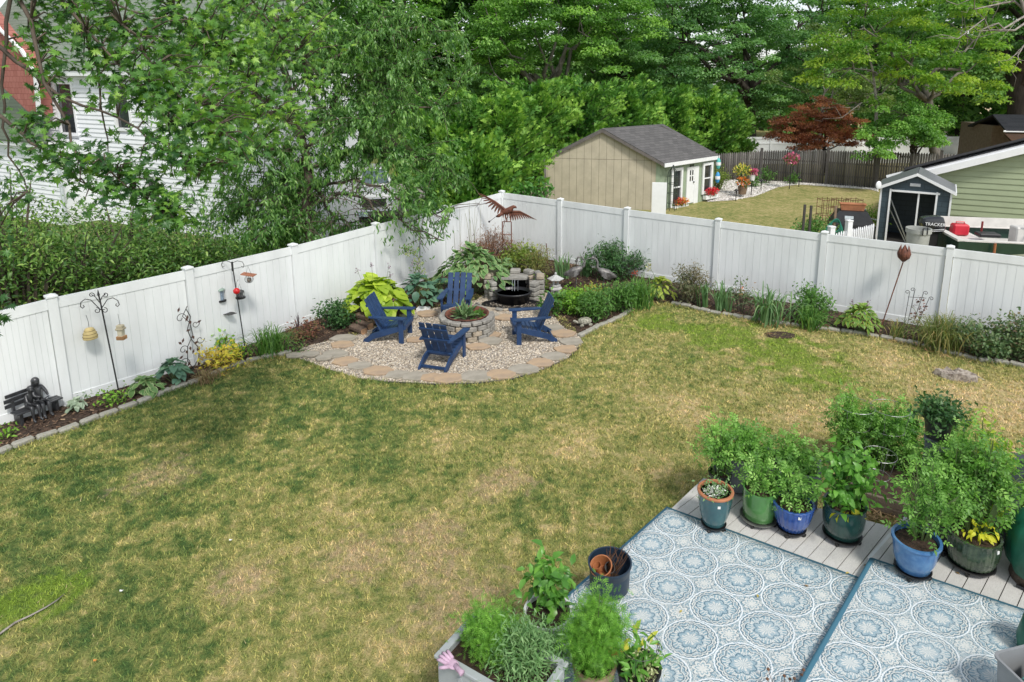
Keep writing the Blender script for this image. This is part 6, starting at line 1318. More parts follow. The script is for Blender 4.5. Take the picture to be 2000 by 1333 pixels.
hosta('heuchera','silvery grey green leafed plant beside the reading statue',150,803,42,26,46,.10,leafmat('silver_leaf',[(.12,.17,.12),(.22,.28,.20),(.32,.38,.29)],.6,.2),10,cat='plant')
def Gp(px,py): return U(px,py)
def bush(name,label,px,py,wpx,hpx,n,ls,mat,seed,**k):
    p=U(px,py); s=ppm(p.y); return shrub(name,label,(p.x,p.y+.05),(wpx/s/2*1.25,wpx/s/2*.95),hpx/s*1.12,int(n*1.25),ls,mat,seed,cat=k.pop('cat','plant'),**k)
L_mid=leafmat('bed_leaf_mid',[(.03,.085,.02),(.075,.17,.035),(.14,.27,.06)],.45,.3); L_lite=leafmat('bed_leaf_light',[(.07,.17,.02),(.15,.30,.035),(.26,.42,.06)],.5,.35); L_dk=leafmat('bed_leaf_dark',[(.015,.05,.018),(.04,.10,.03),(.085,.17,.055)],.4,.25)
L_rose=leafmat('rose_leaf',[(.03,.07,.03),(.07,.13,.05),(.13,.18,.08),(.20,.13,.09)],.5,.25); L_burg=leafmat('burgundy_leaf',[(.035,.05,.025),(.09,.11,.05),(.16,.13,.08),(.22,.20,.13)],.5,.25)
L_lace=leafmat('lace_maple',[(.07,.035,.025),(.17,.08,.05),(.28,.16,.09)],.6,.3)
TN=T_oval(.28,.05,.2)
bush('green_shrub','small dark green leafy shrub between the fence and the chartreuse hosta',655,642,62,50,900,.07,L_dk,301)
bush('lace_leaf_maple','low mounded lace leaf maple with brownish red foliage in front of the fence corner',955,520,92,60,3200,.09,L_lace,302,T=T_oval(.12,.02,.3),stems=40,cat='shrub',droop=.9,arch=.12)
bush('false_cypress','low golden green feathery conifer right of the lace leaf maple',1020,530,62,46,1500,.10,leafmat('gold_conifer',[(.06,.11,.02),(.14,.20,.035),(.26,.30,.06)],.5,.3),303,T=SPR,stems=24)
bush('green_shrub','orange tinged grassy bush under the rusty stake',1052,540,70,50,1000,.12,leafmat('grassy_mix',[(.07,.11,.03),(.16,.19,.05),(.28,.17,.07)],.5,.3),304,T=T_oval(.12,.02,.1),stems=24)
bush('green_shrub','bright green low plant left of the stone lantern',1052,568,34,26,420,.05,L_lite,305)
bush('lettuce_plant','leafy green plant growing behind the right blue chair',1073,622,38,52,120,.13,L_mid,306)
bush('hydrangea','bright yellow green leafy plant right of the right blue chair',1118,614,60,46,1400,.065,L_lite,307,stems=26)
bush('peony','mid green leafy plant beside the turtle statue',1158,626,72,52,1700,.085,L_mid,308,stems=26,T=TN)
bush('golden_groundcover','low yellow green and orange leafed plants below the two cranes',1150,588,70,24,600,.055,leafmat('gold_orange',[(.12,.2,.03),(.28,.33,.05),(.42,.24,.06)],.5,.3),309)
bush('peony','large dark green peony bush behind the second crane',1200,545,104,66,2600,.10,L_dk,310,stems=34,T=TN)
bush('green_shrub','mid green leafy plant right of the peony beside the turtle',1210,610,66,54,1500,.09,L_mid,311,stems=22,T=TN)
blade_plant('iris','tall green iris leaves behind the stone lantern',1100,545,50,50,34,L_iris,312,wd=.035,stiff=.6)
blade_plant('iris','green iris leaves right behind the first crane',1145,540,42,44,34,L_iris,313,wd=.035,stiff=.6)
blade_plant('daylily','green daylily with a red orange flower at the bed corner',1246,603,84,70,190,L_day,314,wd=.022,dead=26,flower=((.6,.06,.02),1240,536,18))
blade_plant('tall_stems','thin bare seed stalks against the fence behind the lace leaf maple',918,520,90,120,12,leafmat('seed_stalk',[(.12,.12,.08),(.2,.2,.12)],.7,.1),315,wd=.012,stiff=1)
bush('rose_bush','burgundy tinged peony with dark seed heads, left of the two irises',1345,594,70,66,1500,.085,L_burg,316,T=TN)
blade_plant('iris','narrow iris fan just left of the fence post in the back bed',1374,603,34,58,26,L_iris,317,wd=.042,stiff=.1,dead=8)
blade_plant('iris','iris fan just right of the fence post in the back bed',1410,607,56,64,38,L_iris,318,wd=.042,stiff=.05,dead=14)
bush('rose_bush','thin upright rose with an orange bloom between two irises',1447,612,34,68,240,.06,L_rose,319,stems=8)
tuft('rose_bloom',rndmat('orange_petal',[(0,(.6,.15,.03)),(1,(.75,.3,.1))],.5),kids(bpy.data.objects[-1])[0].parent if False else [o for o in bpy.data.objects if o.get('label','').startswith('thin upright rose')][0],(0,-.02,.52),(.05,.03,.09),26,.05,77)
blade_plant('iris','wide clump of iris leaves in the middle of the back bed',1500,632,104,80,80,L_iris,320,wd=.042,stiff=.0,dead=50)
bush('columbine','rounded green lobed plant beside the wide iris clump',1588,628,80,60,1400,.07,L_mid,321)
blade_plant('daylily','arching green daylily in front of the rounded green plant',1580,642,78,46,170,L_day,322,dead=40)
blade_plant('daylily','small grassy daylily at the foot of the scroll trellis',1750,662,58,44,46,L_dayb,323,dead=18)
blade_plant('daylily','large arching tired daylily clump with yellowing leaves in the back bed',1838,682,128,76,430,L_dayb,324,dead=110,wd=.018)
bush('rose_bush','loose rose bush near the right end of the back bed',1925,700,96,70,1300,.075,L_rose,325,stems=16)
bush('rose_bush','taller rose bush at the right edge of the photo',1995,706,84,84,1500,.075,L_rose,326,stems=16)
t=[o for o in bpy.data.objects if o.get('label','').startswith('yellow green hosta at')][0]; 
mb=MB(); p=t.location; c=V(1270,523,p.y)-p; mb.tube([(0,0,0),(c.x*.4,0,c.z*.6),tuple(c)],[.006,.006,.004],5); mb.build('seed_stalk',L_stem,t); tuft('seed_pods',leafmat('seed_pod',[(.25,.26,.12),(.4,.38,.2)],.7,.1),t,(c.x-.03,c.y,c.z+.0),(.05,.03,.09),36,.06,88)
# left bed
bush('seedling','small green leafy seedlings left of the first feeder pole',215,792,54,24,120,.06,L_lite,330); bush('seedling','tiny green plant at the foot of the fence post beside the statue',158,782,22,18,60,.05,L_mid,331)
bush('seedling','small bright green plant at the left edge of the bed below the statue',4,862,26,22,60,.06,L_lite,332)
blade_plant('dry_grass','brown dry grassy clump right of the blue green hosta',405,745,64,26,160,leafmat('dry_blade',[(.09,.06,.03),(.2,.14,.07),(.15,.18,.06)],.8,.1),333,wd=.012)
bush('yellow_plant','withered yellow and brown foliage in front of the fence, left of the second pole',432,722,84,40,420,.07,leafmat('withered',[(.18,.09,.03),(.4,.28,.06),(.6,.5,.06),(.3,.4,.08)],.7,.3),334)
bush('bleeding_heart','tall thin yellow green leafed plant above the withered foliage',434,698,44,54,80,.09,L_lite,335,stems=6)
bush('seedling','small fresh green plant at the foot of the second feeder pole',465,702,28,26,70,.07,L_lite,336)
blade_plant('daylily','dark green arching daylily right of the second feeder pole',530,694,96,66,190,L_day,337,wd=.018,dead=30)
bush('seedling','tiny green plant beside the edging where the gravel patio begins',578,690,30,14,60,.05,L_mid,338)
bush('withered_plant','dried red brown plant with bare upright stalks at the fence post',592,664,62,30,420,.06,leafmat('red_brown',[(.08,.035,.025),(.17,.07,.045),(.10,.13,.04)],.8,.15),339); blade_plant('dead_stalks','dark upright dead stalks against the fence post',584,648,24,38,9,leafmat('dark_stalk',[(.06,.04,.05),(.1,.07,.08)],.8,.1),340,wd=.02,stiff=1)
# vine on the fence
p=U(822,583); t=thing('clematis_vine','thin green climbing vine on a wire against the left fence behind the hostas','vine',(p.x,p.y+.05,0)); g=np.random.default_rng(9); mb=MB(); pth=[V(q[0],q[1],p.y+.1)-Vector((p.x,p.y+.05,0)) for q in ((826,575),(832,545),(815,525),(818,505),(800,490),(793,483),(796,500))]
pp=wobble(pth,g,.08,3); mb.tube(pp,.006,4,False); mb.build('stems',M_bark,t); A=np.array([tuple(q) for q in pp]); k=330; i0=(g.random(k)**1.4*(len(A)-1)).astype(int); P=A[i0]+g.normal(size=(k,3))*np.array([.09,.04,.07]); leaves('foliage',leafmat('vine_leaf',[(.06,.12,.03),(.15,.22,.07),(.3,.32,.15)],.5,.3),t,OV,P,unit(rdir(g,k)+np.array([0,0,-.4])),rdir(g,k)*.5+np.array([0,-.6,.5]),g.uniform(.04,.08,k),g.random(k))
# ================================================================= DECK OBJECTS
def SCL(p): return F/(p[1]*cp-(p[2]-H)*sp)
def adopt(t,src,off=(0,0,0)):
    for k in kids(src): k.parent=t; k.location=(k.location[0]+off[0],k.location[1]+off[1],k.location[2]+off[2])
    bpy.data.objects.remove(src)
L_tom=leafmat('tomato_leaf',[(.035,.10,.02),(.09,.20,.04),(.17,.33,.07),(.30,.48,.13)],.45,.4)
L_pep=leafmat('pepper_leaf',[(.035,.12,.02),(.10,.24,.04),(.19,.38,.07)],.33,.35,spec=.5)
L_mar=leafmat('feathery_leaf',[(.05,.14,.02),(.12,.27,.035),(.22,.42,.07)],.5,.35)
L_her=leafmat('herb_leaf',[(.06,.14,.05),(.13,.24,.09),(.24,.36,.17)],.5,.3)
FERN=T_fern(); PEP=T_oval(.52,.08,.35); TOM=T_comp()
M_psoil=pm('potting_soil',(.07,.04,.025),.95,.6,30,bump=1,bscale=60,col2=(.025,.016,.01)); M_cad=pm('black_plastic',(.014,.014,.015),.4,.2)
def glaze(name,c,c2,rough=.18,scale=5): return pm(name,c,rough,.3,scale,col2=c2,coat=.5,spec=.5)
def pot(name,label,bx,by,rimpx,rimy,mat,prof,z=DZ,rim=None,flute=0,fl=0,soil=.86,group=None,cat='potted plant',caddy=None,rimth=.1):
    """prof: list (radius fraction, height fraction) of the outside"""
    zz=z+(.065 if caddy else 0.004); p=U(bx,by,zz); 
    # height from image row of rim centre
    h=hgt(p,rimy)-zz; r=rimpx/2/SCL((p.x,p.y,zz+h)); t=thing(name,label,cat,p,random.Random(bx).uniform(-.3,.3),group)
    n=96 if flute else 40
    out=[(a*r,b*h) for a,b in prof]; inn=[(r*(1-rimth),h*.995),(r*(1-rimth)*.97,h*soil),(0,h*soil-.002)]
    MB().lathe(out+inn,n,flute=flute,fl_n=fl).build('pot',mat,t,True,True)
    if rim: MB().lathe([(r*.97,h*.93),(r*1.03,h*.95),(r*1.04,h*.99),(r*1.0,h*1.012),(r*.88,h*1.012),(r*.86,h*.93)],n).build('rim',rim,t,True,True)
    b=MB(); gg=random.Random(bx); b.lathe([(0,h*soil+.012),(r*.4,h*soil+.016),(r*.8,h*soil+.006),(r*.89,h*soil+.001)],20); b.build('soil',M_psoil,t,True)
    if caddy:
        c=thing('plant_caddy',caddy,'plant caddy',(p.x,p.y,z),.4,'rolling plant caddies'); rr=prof[0][0]*r*1.22
        m_=pm('steel_caddy',(.25,.25,.24),.35,.3,metal=.7) if 'metal' in caddy else M_cad
        MB().lathe([(0,.045),(rr*.9,.045),(rr,.05),(rr*1.03,.066),(rr*.96,.066),(rr*.93,.055),(0,.055)],32).build('tray',m_,c,True,True)
        for k in range(4): 
            a=k*math.pi/2+.5; M_=Matrix.Rotation(a+1.0,4,'Z')@Matrix.Rotation(math.pi/2,4,'X')
            w_=MB().lathe([(0,-.012),(.022,-.012),(.022,.012),(0,.012)],12); w_.v=[tuple(M_@Vector(q)+Vector((rr*.9*math.cos(a),rr*.9*math.sin(a),.023))) for q in w_.v]; w_.build('wheel',M_cad,c)
    return t,r,h,zz
def plant(t,r,h,n,ls,mat,seed,rx,ht,T=None,off=(0,0),soil=.86,**k):
    s=shrub('x','x',(0,0,0),rx,ht,n,ls,mat,seed,T=T,stemmat=L_stem,**k); adopt(t,s,(off[0],off[1],h*soil))
CYL=[(.86,0),(.90,.03),(.97,.5),(1,.97),(1.0,1)]; EGG=[(.58,0),(.64,.03),(.84,.35),(.97,.75),(.99,.94),(1.03,.97),(1,1)]; BOWL=[(.62,0),(.68,.03),(.87,.4),(.95,.8),(.95,.9),(1.03,.93),(1.02,1)]; TAP=[(.70,0),(.73,.02),(.97,.93),(1,.95),(1,1)]; RND=[(.74,0),(.84,.05),(.97,.4),(1.0,.75),(.97,.93),(1.0,.97),(1,1)]
g_teal=glaze('teal_glaze',(.035,.10,.12),(.05,.14,.15)); g_green=glaze('green_glaze',(.07,.20,.05),(.10,.26,.08),.15); g_blue=glaze('cobalt_glaze',(.015,.06,.28),(.05,.12,.36)); g_dg=glaze('dark_green_glaze',(.012,.045,.04),(.02,.07,.06)); g_lb=glaze('denim_glaze',(.045,.14,.33),(.09,.22,.42),.25,9)
g_rib=glaze('green_black_glaze',(.02,.04,.025),(.06,.09,.05),.15,9); M_terra=pm('terracotta',(.42,.17,.08),.8,.2,6)
t,r,h,z=pot('potted_plant','teal glazed pot with terracotta rim and small white flowers, leftmost on the deck',1394,1020,68,957,g_teal,EGG,rim=M_terra,caddy='black caddy under the teal pot with the terracotta rim',group='glazed pots on the deck')
plant(t,r,h,240,.035,L_her,401,(.14,.12),.12,stems=16); tuft('white_flowers',rndmat('white_petal',[(0,(.6,.65,.55)),(1,(.85,.85,.8))],.6),t,(-.03,-.06,h*.9+.06),(.12,.07,.05),210,.02,402,up=.8)
t,r,h,z=pot('potted_plant','leaf green glossy straight sided pot with a tomato plant, between the teal and cobalt pots',1482,1006,68,952,g_green,CYL,caddy='shiny metal caddy under the leaf green pot',group='glazed pots on the deck')
plant(t,r,h,199,0.104,L_tom,403,(.2,.17),.34,T=TOM,stems=13)
t,r,h,z=pot('potted_plant','cobalt blue fluted pot with a bushy tomato plant',1546,1028,78,980,g_blue,EGG,flute=.02,fl=24,caddy='black caddy under the cobalt blue fluted pot',group='glazed pots on the deck')
plant(t,r,h,290,0.104,L_tom,404,(.24,.2),.42,T=TOM,stems=16,off=(0,.02))
M_tagw=pm('paper_tag',(.75,.76,.74),.6,.1)
t,r,h,z=pot('potted_plant','dark green rounded pot with a large leafed pepper plant and yellow lower leaves',1645,1040,80,982,g_dg,RND,caddy='black caddy under the dark green pot',group='glazed pots on the deck')
plant(t,r,h,560,.095,L_pep,405,(.34,.26),.62,T=PEP,stems=14,base_h=.15); tuft('yellow_leaves',leafmat('yellowed',[(.5,.45,.03),(.7,.6,.05)],.5,.4),t,(-.02,-.12,h*.95),(.14,.06,.05),14,.09,406,T=PEP,up=-.8)
ZR=DZ+.08
t,r,h,z=pot('potted_plant','light blue pot with an airy tomato plant, standing on the corner of the right rug',1783,1108,88,1050,g_lb,BOWL,z=ZR+.012,caddy='black caddy under the light blue pot',group='glazed pots on the deck')
plant(t,r,h,419,0.110,L_tom,407,(.36,.26),.78,T=TOM,stems=20,base_h=.1,off=(.06,.05))
t,r,h,z=pot('potted_plant','black green ribbed pot with a tall tomato plant, beside the green cover',1896,1094,94,1040,g_rib,RND,z=ZR,flute=.014,fl=30,caddy='wide black caddy under the ribbed black green pot',group='glazed pots on the deck')
plant(t,r,h,644,0.118,L_tom,408,(.42,.3),1.0,T=TOM,stems=30,base_h=.08,off=(.06,.06)); tuft('yellow_leaves',leafmat('yellowed',[(.5,.45,.03),(.7,.6,.05)],.5,.4),t,(-.02,-.08,h+.08),(.16,.08,.07),40,.07,409,T=PEP,up=-.4)
t,r,h,z=pot('potted_plant','plain black pot with a tomato plant, half hidden behind the light blue pot',1848,1062,66,1012,M_cad,TAP,z=ZR,caddy='black caddy almost hidden behind the light blue pot',group='glazed pots on the deck')
plant(t,r,h,483,0.114,L_tom,410,(.36,.26),.95,T=TOM,stems=22)
t,r,h,z=pot('potted_plant','black plastic pot with a tall tomato plant behind the teal pot',1404,962,46,921,M_cad,TAP)
plant(t,r,h,322,0.118,L_tom,411,(.27,.22),.66,T=TOM,stems=18,base_h=.12)
for q,lab in (((1397,1004),'x'),):
    pass
# grey planter boxes
M_gbox=pm('slate_grey_plastic',(.12,.135,.15),.55,.15,4,bump=.15); M_gboxl=pm('light_grey_plastic',(.36,.39,.40),.5,.1,4)
def planter(label,a,b,dep,h,mat,z=DZ,legs=True,side=1):
    u=(b-a); L=u.length; rz=math.atan2(u.y,u.x); t=thing('planter_box',label,'planter box',(a.x,a.y,z),rz); s=side
    bx=MB()
    for c,d in (((L/2,0,h/2+.03),(L,.03,h-.06)),((L/2,s*dep,h/2+.03),(L,.03,h-.06)),((0,s*dep/2,h/2+.03),(.03,dep-.031,h-.06)),((L,s*dep/2,h/2+.03),(.03,dep-.031,h-.06))): bx.box(c,d)
    for k in range(1,4):
        bx.box((L*k/4,-s*.018,h/2),(.03,.012,h-.12)); 
    bx.build('box',mat,t); rm=MB()
    for c,d in (((L/2,-.0,h+.012),(L+.06,.06,.03)),((L/2,s*dep,h+.012),(L+.06,.06,.03)),((0,s*dep/2,h+.011),(.06,dep-.061,.03)),((L,s*dep/2,h+.011),(.06,dep-.061,.03))): rm.box(c,d,bev=.006)
    rm.build('rim',mat,t); MB().box((L/2,s*dep/2,h*.86),(L-.03,dep-.03,.02)).build('soil',M_psoil,t); return t,L
a=U(1392,958,DZ); b=U(1592,1006,DZ); t,L=planter('slate grey planter box full of tomato and pepper plants behind the row of glazed pots',a,b,.42,.42,M_gbox)
s=shrub('x','x',(0,0,0),(.42,.24),.36,612,0.114,L_tom,412,T=TOM,stemmat=L_stem,stems=30); adopt(t,s,(L*.30,.2,.36))
s=shrub('x','x',(0,0,0),(.42,.22),.30,483,0.104,L_tom,413,T=TOM,stemmat=L_stem,stems=26); adopt(t,s,(L*.72,.2,.36))
MB().tube([(.2,.1,.4),(.2,.1,.78)],.008,5).build('plant_stake',M_trim,t); MB().tube([(L*.62,-.03,.25),(L*.6,-.06,.62)],.014,6).build('dark_tool_handle',M_cad,t); tuft('red_pepper',pm('red_pepper',(.6,.08,.02),.3),t,(.19,.1,.62),(.03,.02,.04),10,.05,3,up=-1)
M_soilp=M_psoil
b0=U(858,1283,DZ+.45); b1=U(956,1340,DZ+.45); a=Vector((b0.x,b0.y,0)); b=Vector((b1.x,b1.y,0)); a2=a; b2=a+(b-a).normalized()*.85
t,L=planter('pale grey planter box of leafy herbs with a pink glove on its corner',a2,b2,.42,.45,M_gboxl)
for (ox,oy,rx,ht,n,m_,sd,T_,ls) in ((.25,.26,.20,.36,2000,L_mar,420,T_fern(),.05),(.60,.30,.27,.26,2400,L_her,421,T_oval(.2,.05,.2),.05),(.40,.36,.16,.22,700,L_her,422,T_oval(.2,.05,.2),.05)):
    s=shrub('x','x',(0,0,0),(rx,rx*.8),ht,n,ls,m_,sd,T=T_,stemmat=L_stem,stems=18); adopt(t,s,(ox,oy,.38))
# glove
gl=thing('garden_glove','pale pink gardening glove lying on the corner of the pale planter box','glove',U(880,1296,DZ+.485),R(-38)); M_pink=pm('pink_fabric',(.55,.38,.50),.8,.15,12,bump=.3); gb=MB()
gb.ball((.02,0,.008),(.06,.042,.012),12,8); gb.tube([(.05,0,.012),(.12,-.01,.012),(.14,-.012,.012)],[.020,.020,.022],10)
for k,(yy,l_) in enumerate(((.035,.065),(.013,.085),(-.01,.08),(-.032,.06))): gb.tube([(-.01,yy*.9,.012),(-.04-l_*.5,yy*1.3,.02),(-.05-l_*.7,yy*1.5,.010)],[.014,.012,.009],8)
gb.tube([(.02,-.03,.012),(0,-.065,.016),(-.03,-.085,.010)],[.015,.013,.010],8); gb.build('glove_body',M_pink,gl,True)
# round pots near the bottom
M_navp=pm('navy_plastic',(.018,.035,.06),.4,.15,6)
t,r,h,z=pot('empty_pot','large navy blue pot holding orange nursery pots and dried stalks',1190,1150,86,1097,M_navp,[(.72,0),(.75,.02),(.97,.9),(1.0,.93),(1.0,1)],soil=.12,cat='pot',rimth=.07)
def open_pot(par,c,r,h,mat,tilt,name='nursery_pot'):
    M_=Matrix.Translation(c)@Matrix.Rotation(tilt[0],4,'X')@Matrix.Rotation(tilt[1],4,'Y'); b=MB().lathe([(0,0),(r*.7,0),(r*.97,h),(r*1.03,h),(r*1.03,h*1.02),(r*.93,h*1.02),(r*.66,.01),(0,.01)],24); b.v=[tuple(M_@Vector(q)) for q in b.v]; return b.build(name,mat,par,True,True)
M_orp=pm('orange_plastic_pot',(.40,.15,.06),.5,.2); open_pot(t,(-.06,-.02,h*.62),r*.5,.13,M_orp,(R(22),R(-12))); open_pot(t,(-.03,0,h*.72),r*.24,.08,M_cad,(R(40),R(20))); open_pot(t,(-.10,-.03,h*.74),r*.2,.07,M_orp,(R(10),R(-20)))
b=MB(); gg=random.Random(5)
for k in range(22): x,y_=gg.uniform(-.02,.13),gg.uniform(-.02,.1); b.tube([(x*.5,y_,h*.4),(x,y_+gg.uniform(-.03,.03),h*.8),(x+gg.uniform(-.05,.08),y_+gg.uniform(-.05,.05),h+gg.uniform(0,.13))],[.004,.004,.002],4)
b.build('dried_stalks',pm('dry_brown',(.13,.065,.035),.9),t)
M_wht=pm('white_ceramic',(.66,.68,.68),.3,.06)
t,r,h,z=pot('potted_plant','white round pot with broad leafed pepper plants, left of the tan pot',1070,1245,96,1192,M_wht,TAP)
plant(t,r,h,230,.10,L_pep,430,(.24,.16),.40,T=PEP,stems=11,base_h=.35,off=(-.03,.08))
g_tan=pm('tan_glaze',(.26,.19,.12),.4,.3,6); 
t,r,h,z=pot('potted_plant','tan ridged pot overflowing with feathery bright green marigold foliage',1160,1352,86,1291,g_tan,[(.66,0),(.7,.03),(.88,.6),(.9,.7),(.95,.72),(.92,.8),(.92,.9),(1.03,.93),(1.02,1)])
plant(t,r,h,5200,.06,L_mar,431,(.17,.15),.60,T=FERN,stems=44,dens_top=.8,droop=.3)
tuft('marigold_bud',rndmat('dark_red_bud',[(0,(.3,.02,.03)),(1,(.5,.05,.06))],.5),t,(.16,-.05,h+.18),(.05,.04,.04),16,.035,5)
t,r,h,z=pot('potted_plant','black pot with a wire hoop and young broad leafed seedlings, right of the tan pot',1246,1362,88,1302,M_cad,TAP)
plant(t,r,h,110,.10,L_pep,432,(.15,.12),.14,T=T_oval(.3,.1,.2),stems=10); plant(t,r,h,160,.035,leafmat('pale_herb',[(.3,.34,.16),(.5,.5,.3)],.6,.3),433,(.13,.1),.06,stems=10)
b=MB(); 
for zz in (.0,.20): b.tube([(r*.85*math.cos(k*math.pi/12),r*.85*math.sin(k*math.pi/12),h+zz) for k in range(25)],.003,4,False)
for k in range(3): a=k*2.1+.4; b.tube([(r*.7*math.cos(a),r*.7*math.sin(a),h-.05),(r*.85*math.cos(a),r*.85*math.sin(a),h+.2)],.003,4)
b.build('wire_hoops',M_blackm,t); tuft('yellowing_flower_leaves',leafmat('yellowed2',[(.4,.2,.04),(.5,.45,.06),(.15,.3,.05)],.5,.3),t,(-.03,.1,h+.13),(.14,.07,.05),16,.08,12,T=PEP)
# tarragon between planter and white pot
t,r,h,z=pot('potted_plant','grey pot hidden under spreading fine grey green herbs beside the white pot',1050,1340,100,1290,M_gboxl,TAP)
plant(t,r,h,2600,.045,L_her,434,(.30,.20),.17,T=T_oval(.16,.04,.2),stems=50)
t,r,h,z=pot('potted_plant','small pot of bright green carrot like foliage at the left end of the herb pots',985,1330,60,1262,M_gboxl,TAP)
plant(t,r,h,2200,.05,L_mar,435,(.2,.16),.22,T=FERN,stems=30)
# --- railing with planters
M_rail=pm('slate_paint',(.085,.10,.12),.5,.12,4); rl=thing('deck_railing','slate grey deck railing with posts and thin balusters behind the potted tomatoes','railing')
A=U(1797,1018,ZR); B=U(2120,1106,ZR); u=(B-A).normalized(); zt=hgt(A,858); rz=math.atan2(u.y,u.x); L=(B-A).length
for k in (0,.78,1.56): p=A+u*k; MB().box((p.x,p.y,(ZR+zt)/2),(.10,.10,zt-ZR),rz).box((p.x,p.y,zt+.012),(.13,.13,.025),rz,bev=.006).build('post',M_rail,rl)
for zz in (ZR+.09,zt-.10): c=A+u*.39; MB().box((c.x,c.y,zz),(.68,.04,.06),rz).build('rail',M_rail,rl); c=A+u*1.17; MB().box((c.x,c.y,zz),(.68,.04,.06),rz).build('rail',M_rail,rl)
for k in range(12):
    s=.11+k*.112+(.05 if k>5 else 0)
    p=A+u*s; MB().box((p.x,p.y,(ZR+zt)/2),(.022,.022,zt-ZR-.24),rz).build('baluster',M_rail,rl)
M_char=pm('charcoal_pot',(.022,.024,.027),.5,.2)
p=A+u*.0; t=thing('hanging_planter','charcoal planter with dark green parsley leaves standing on the railing post','planter',(p.x+.06,p.y,zt+.03)); R0=27/SCL((p.x,p.y,zt+.2))
MB().lathe([(R0*.72,0),(R0*.95,.20),(R0*1.05,.21),(R0*1.05,.225),(R0*.9,.225),(R0*.88,.19),(0,.19)],32).build('pot',M_char,t,True,True); s=shrub('x','x',(0,0,0),(.25,.2),.18,1100,.06,L_dk,440,T=SPR,stemmat=L_stem,stems=26); adopt(t,s,(.02,0,.18))
p=A+u*1.0; t=thing('hanging_basket','round dark basket with trailing dry plants hooked on the railing at the right edge','planter',(p.x+.02,p.y,zt-.03)); MB().ball((0,0,0),(.16,.16,.12),18,8).build('bowl',M_char,t,True); s=shrub('x','x',(0,0,0),(.18,.15),.18,160,.07,L_rose,441,stemmat=L_stem,stems=14); adopt(t,s,(0,0,.08))
s=shrub('yellow_vine','tall yellow green vine with small leaves climbing above the ribbed pot',(U(1905,1060,ZR).x,U(1905,1060,ZR).y,ZR),(.22,.12),hgt(U(1905,1060,ZR),792)-ZR,1300,.06,leafmat('lime_vine',[(.12,.22,.03),(.28,.36,.05),(.48,.48,.08)],.5,.4),442,stems=12,stemmat=L_stem,base_h=.2,cat='vine')
s=shrub('tomato_plant','airy tomato plant growing outside the railing at the right edge',(U(2010,1020,ZR).x,U(2010,1020,ZR).y,0),(.45,.3),1.45,548,0.114,L_tom,443,T=TOM,stems=26,stemmat=L_stem,base_h=.3,cat='plant')
# --- raised beds with cages behind the deck
M_oldw=pm('weathered_bed_board',(.20,.155,.12),.9,.35,4,bump=.5,stretch=(1,1,1)); rb=thing('raised_bed','weathered wooden raised garden bed in the lawn between the deck and the cages','raised bed',(0,0,0))
a=U(1662,958,.2); b=U(1800,996,.2); u=(b-a).normalized(); v=Vector((-u.y,u.x,0)); L=2.1; dep=1.15; rz=math.atan2(u.y,u.x); a=Vector((a.x,a.y,0))
for c,ln_,rr in ((a+u*L/2,L,rz),(a+u*L/2+v*dep,L,rz),(a+v*dep/2,dep-.05,rz+math.pi/2),(a+u*L+v*dep/2,dep-.05,rz+math.pi/2)):
    MB().box((c.x,c.y,.055),(ln_,.045,.11),rr,bev=.004).box((c.x,c.y,.168),(ln_,.04,.11),rr,bev=.004).build('board',M_oldw,rb)
q=[a,a+u*L,a+u*L+v*dep,a+v*dep]; MB().prism([(p.x,p.y) for p in q],.06,.02).build('soil',M_soil,rb)
M_wire=pm('galvanised_wire',(.26,.27,.27),.4,.2,metal=.5)
def cage(label,px,py,r,h,n_=3,group='wire tomato cages'):
    p=U(px,py,.08); t=thing('tomato_cage',label,'tomato cage',p,random.Random(px).random()*3,group); b=MB()
    for i in range(n_): zz=h*(.35+.65*i/(n_-1)); rr=r*(.7+.3*i/(n_-1)); b.tube([(rr*math.cos(k*math.pi/10),rr*math.sin(k*math.pi/10),zz) for k in range(21)],.0035,4,False)
    for k in range(4): x=k*math.pi/2; b.tube([(r*.4*math.cos(x),r*.4*math.sin(x),-.05),(r*math.cos(x),r*math.sin(x),h)],.0035,4)
    b.build('wires',M_wire,t)
cage('round wire tomato cage standing in the raised bed, behind the dark green pot',1660,905,.24,.85); cage('round wire tomato cage in the raised bed, left of the railing post',1725,918,.24,.9); cage('small round wire cage low at the edge of the raised bed, half hidden by leaves',1712,950,.20,.45,2)
for i,(px,py,rx,h_,n,lab) in enumerate([(1655,905,.30,.95,1300,'leafy tomato plant inside the cage behind the dark green pot'),(1725,915,.30,.95,1300,'leafy tomato plant in the raised bed between cage and railing post'),(1775,905,.2,.8,260,'bean plant with large drooping leaves beside the railing post'),(1850,930,.5,.75,1500,'dense green plants in the raised bed behind the railing')]):
    p=U(px,py,.08); shrub('tomato_plant' if i<2 else 'bean_plant',lab,(p.x,p.y,.08),(rx,rx*.75),h_,n,.10 if i<2 else .09,L_tom if i!=2 else L_pep,450+i,T=TOM if i!=2 else PEP,stems=22,stemmat=L_stem,cat='plant')
p=U(1712,1010,0); shr=leafmat('straw_litter',[(.2,.13,.07),(.42,.3,.16)],.9,.1); g=np.random.default_rng(5); n=900; P=np.stack([g.uniform(p.x-.5,p.x+.6,n),g.uniform(p.y-.1,p.y+.45,n),g.uniform(.01,.05,n)],1)
tag(leaves('straw_litter',shr,None,T_oval(.1,.0,.05),P,unit(g.normal(size=(n,3))*np.array([1,1,.2])),np.tile([0,0,1.],(n,1)),g.uniform(.06,.16,n),g.random(n)),'dry straw litter on bare soil between the deck and the raised bed','straw',kind='stuff')
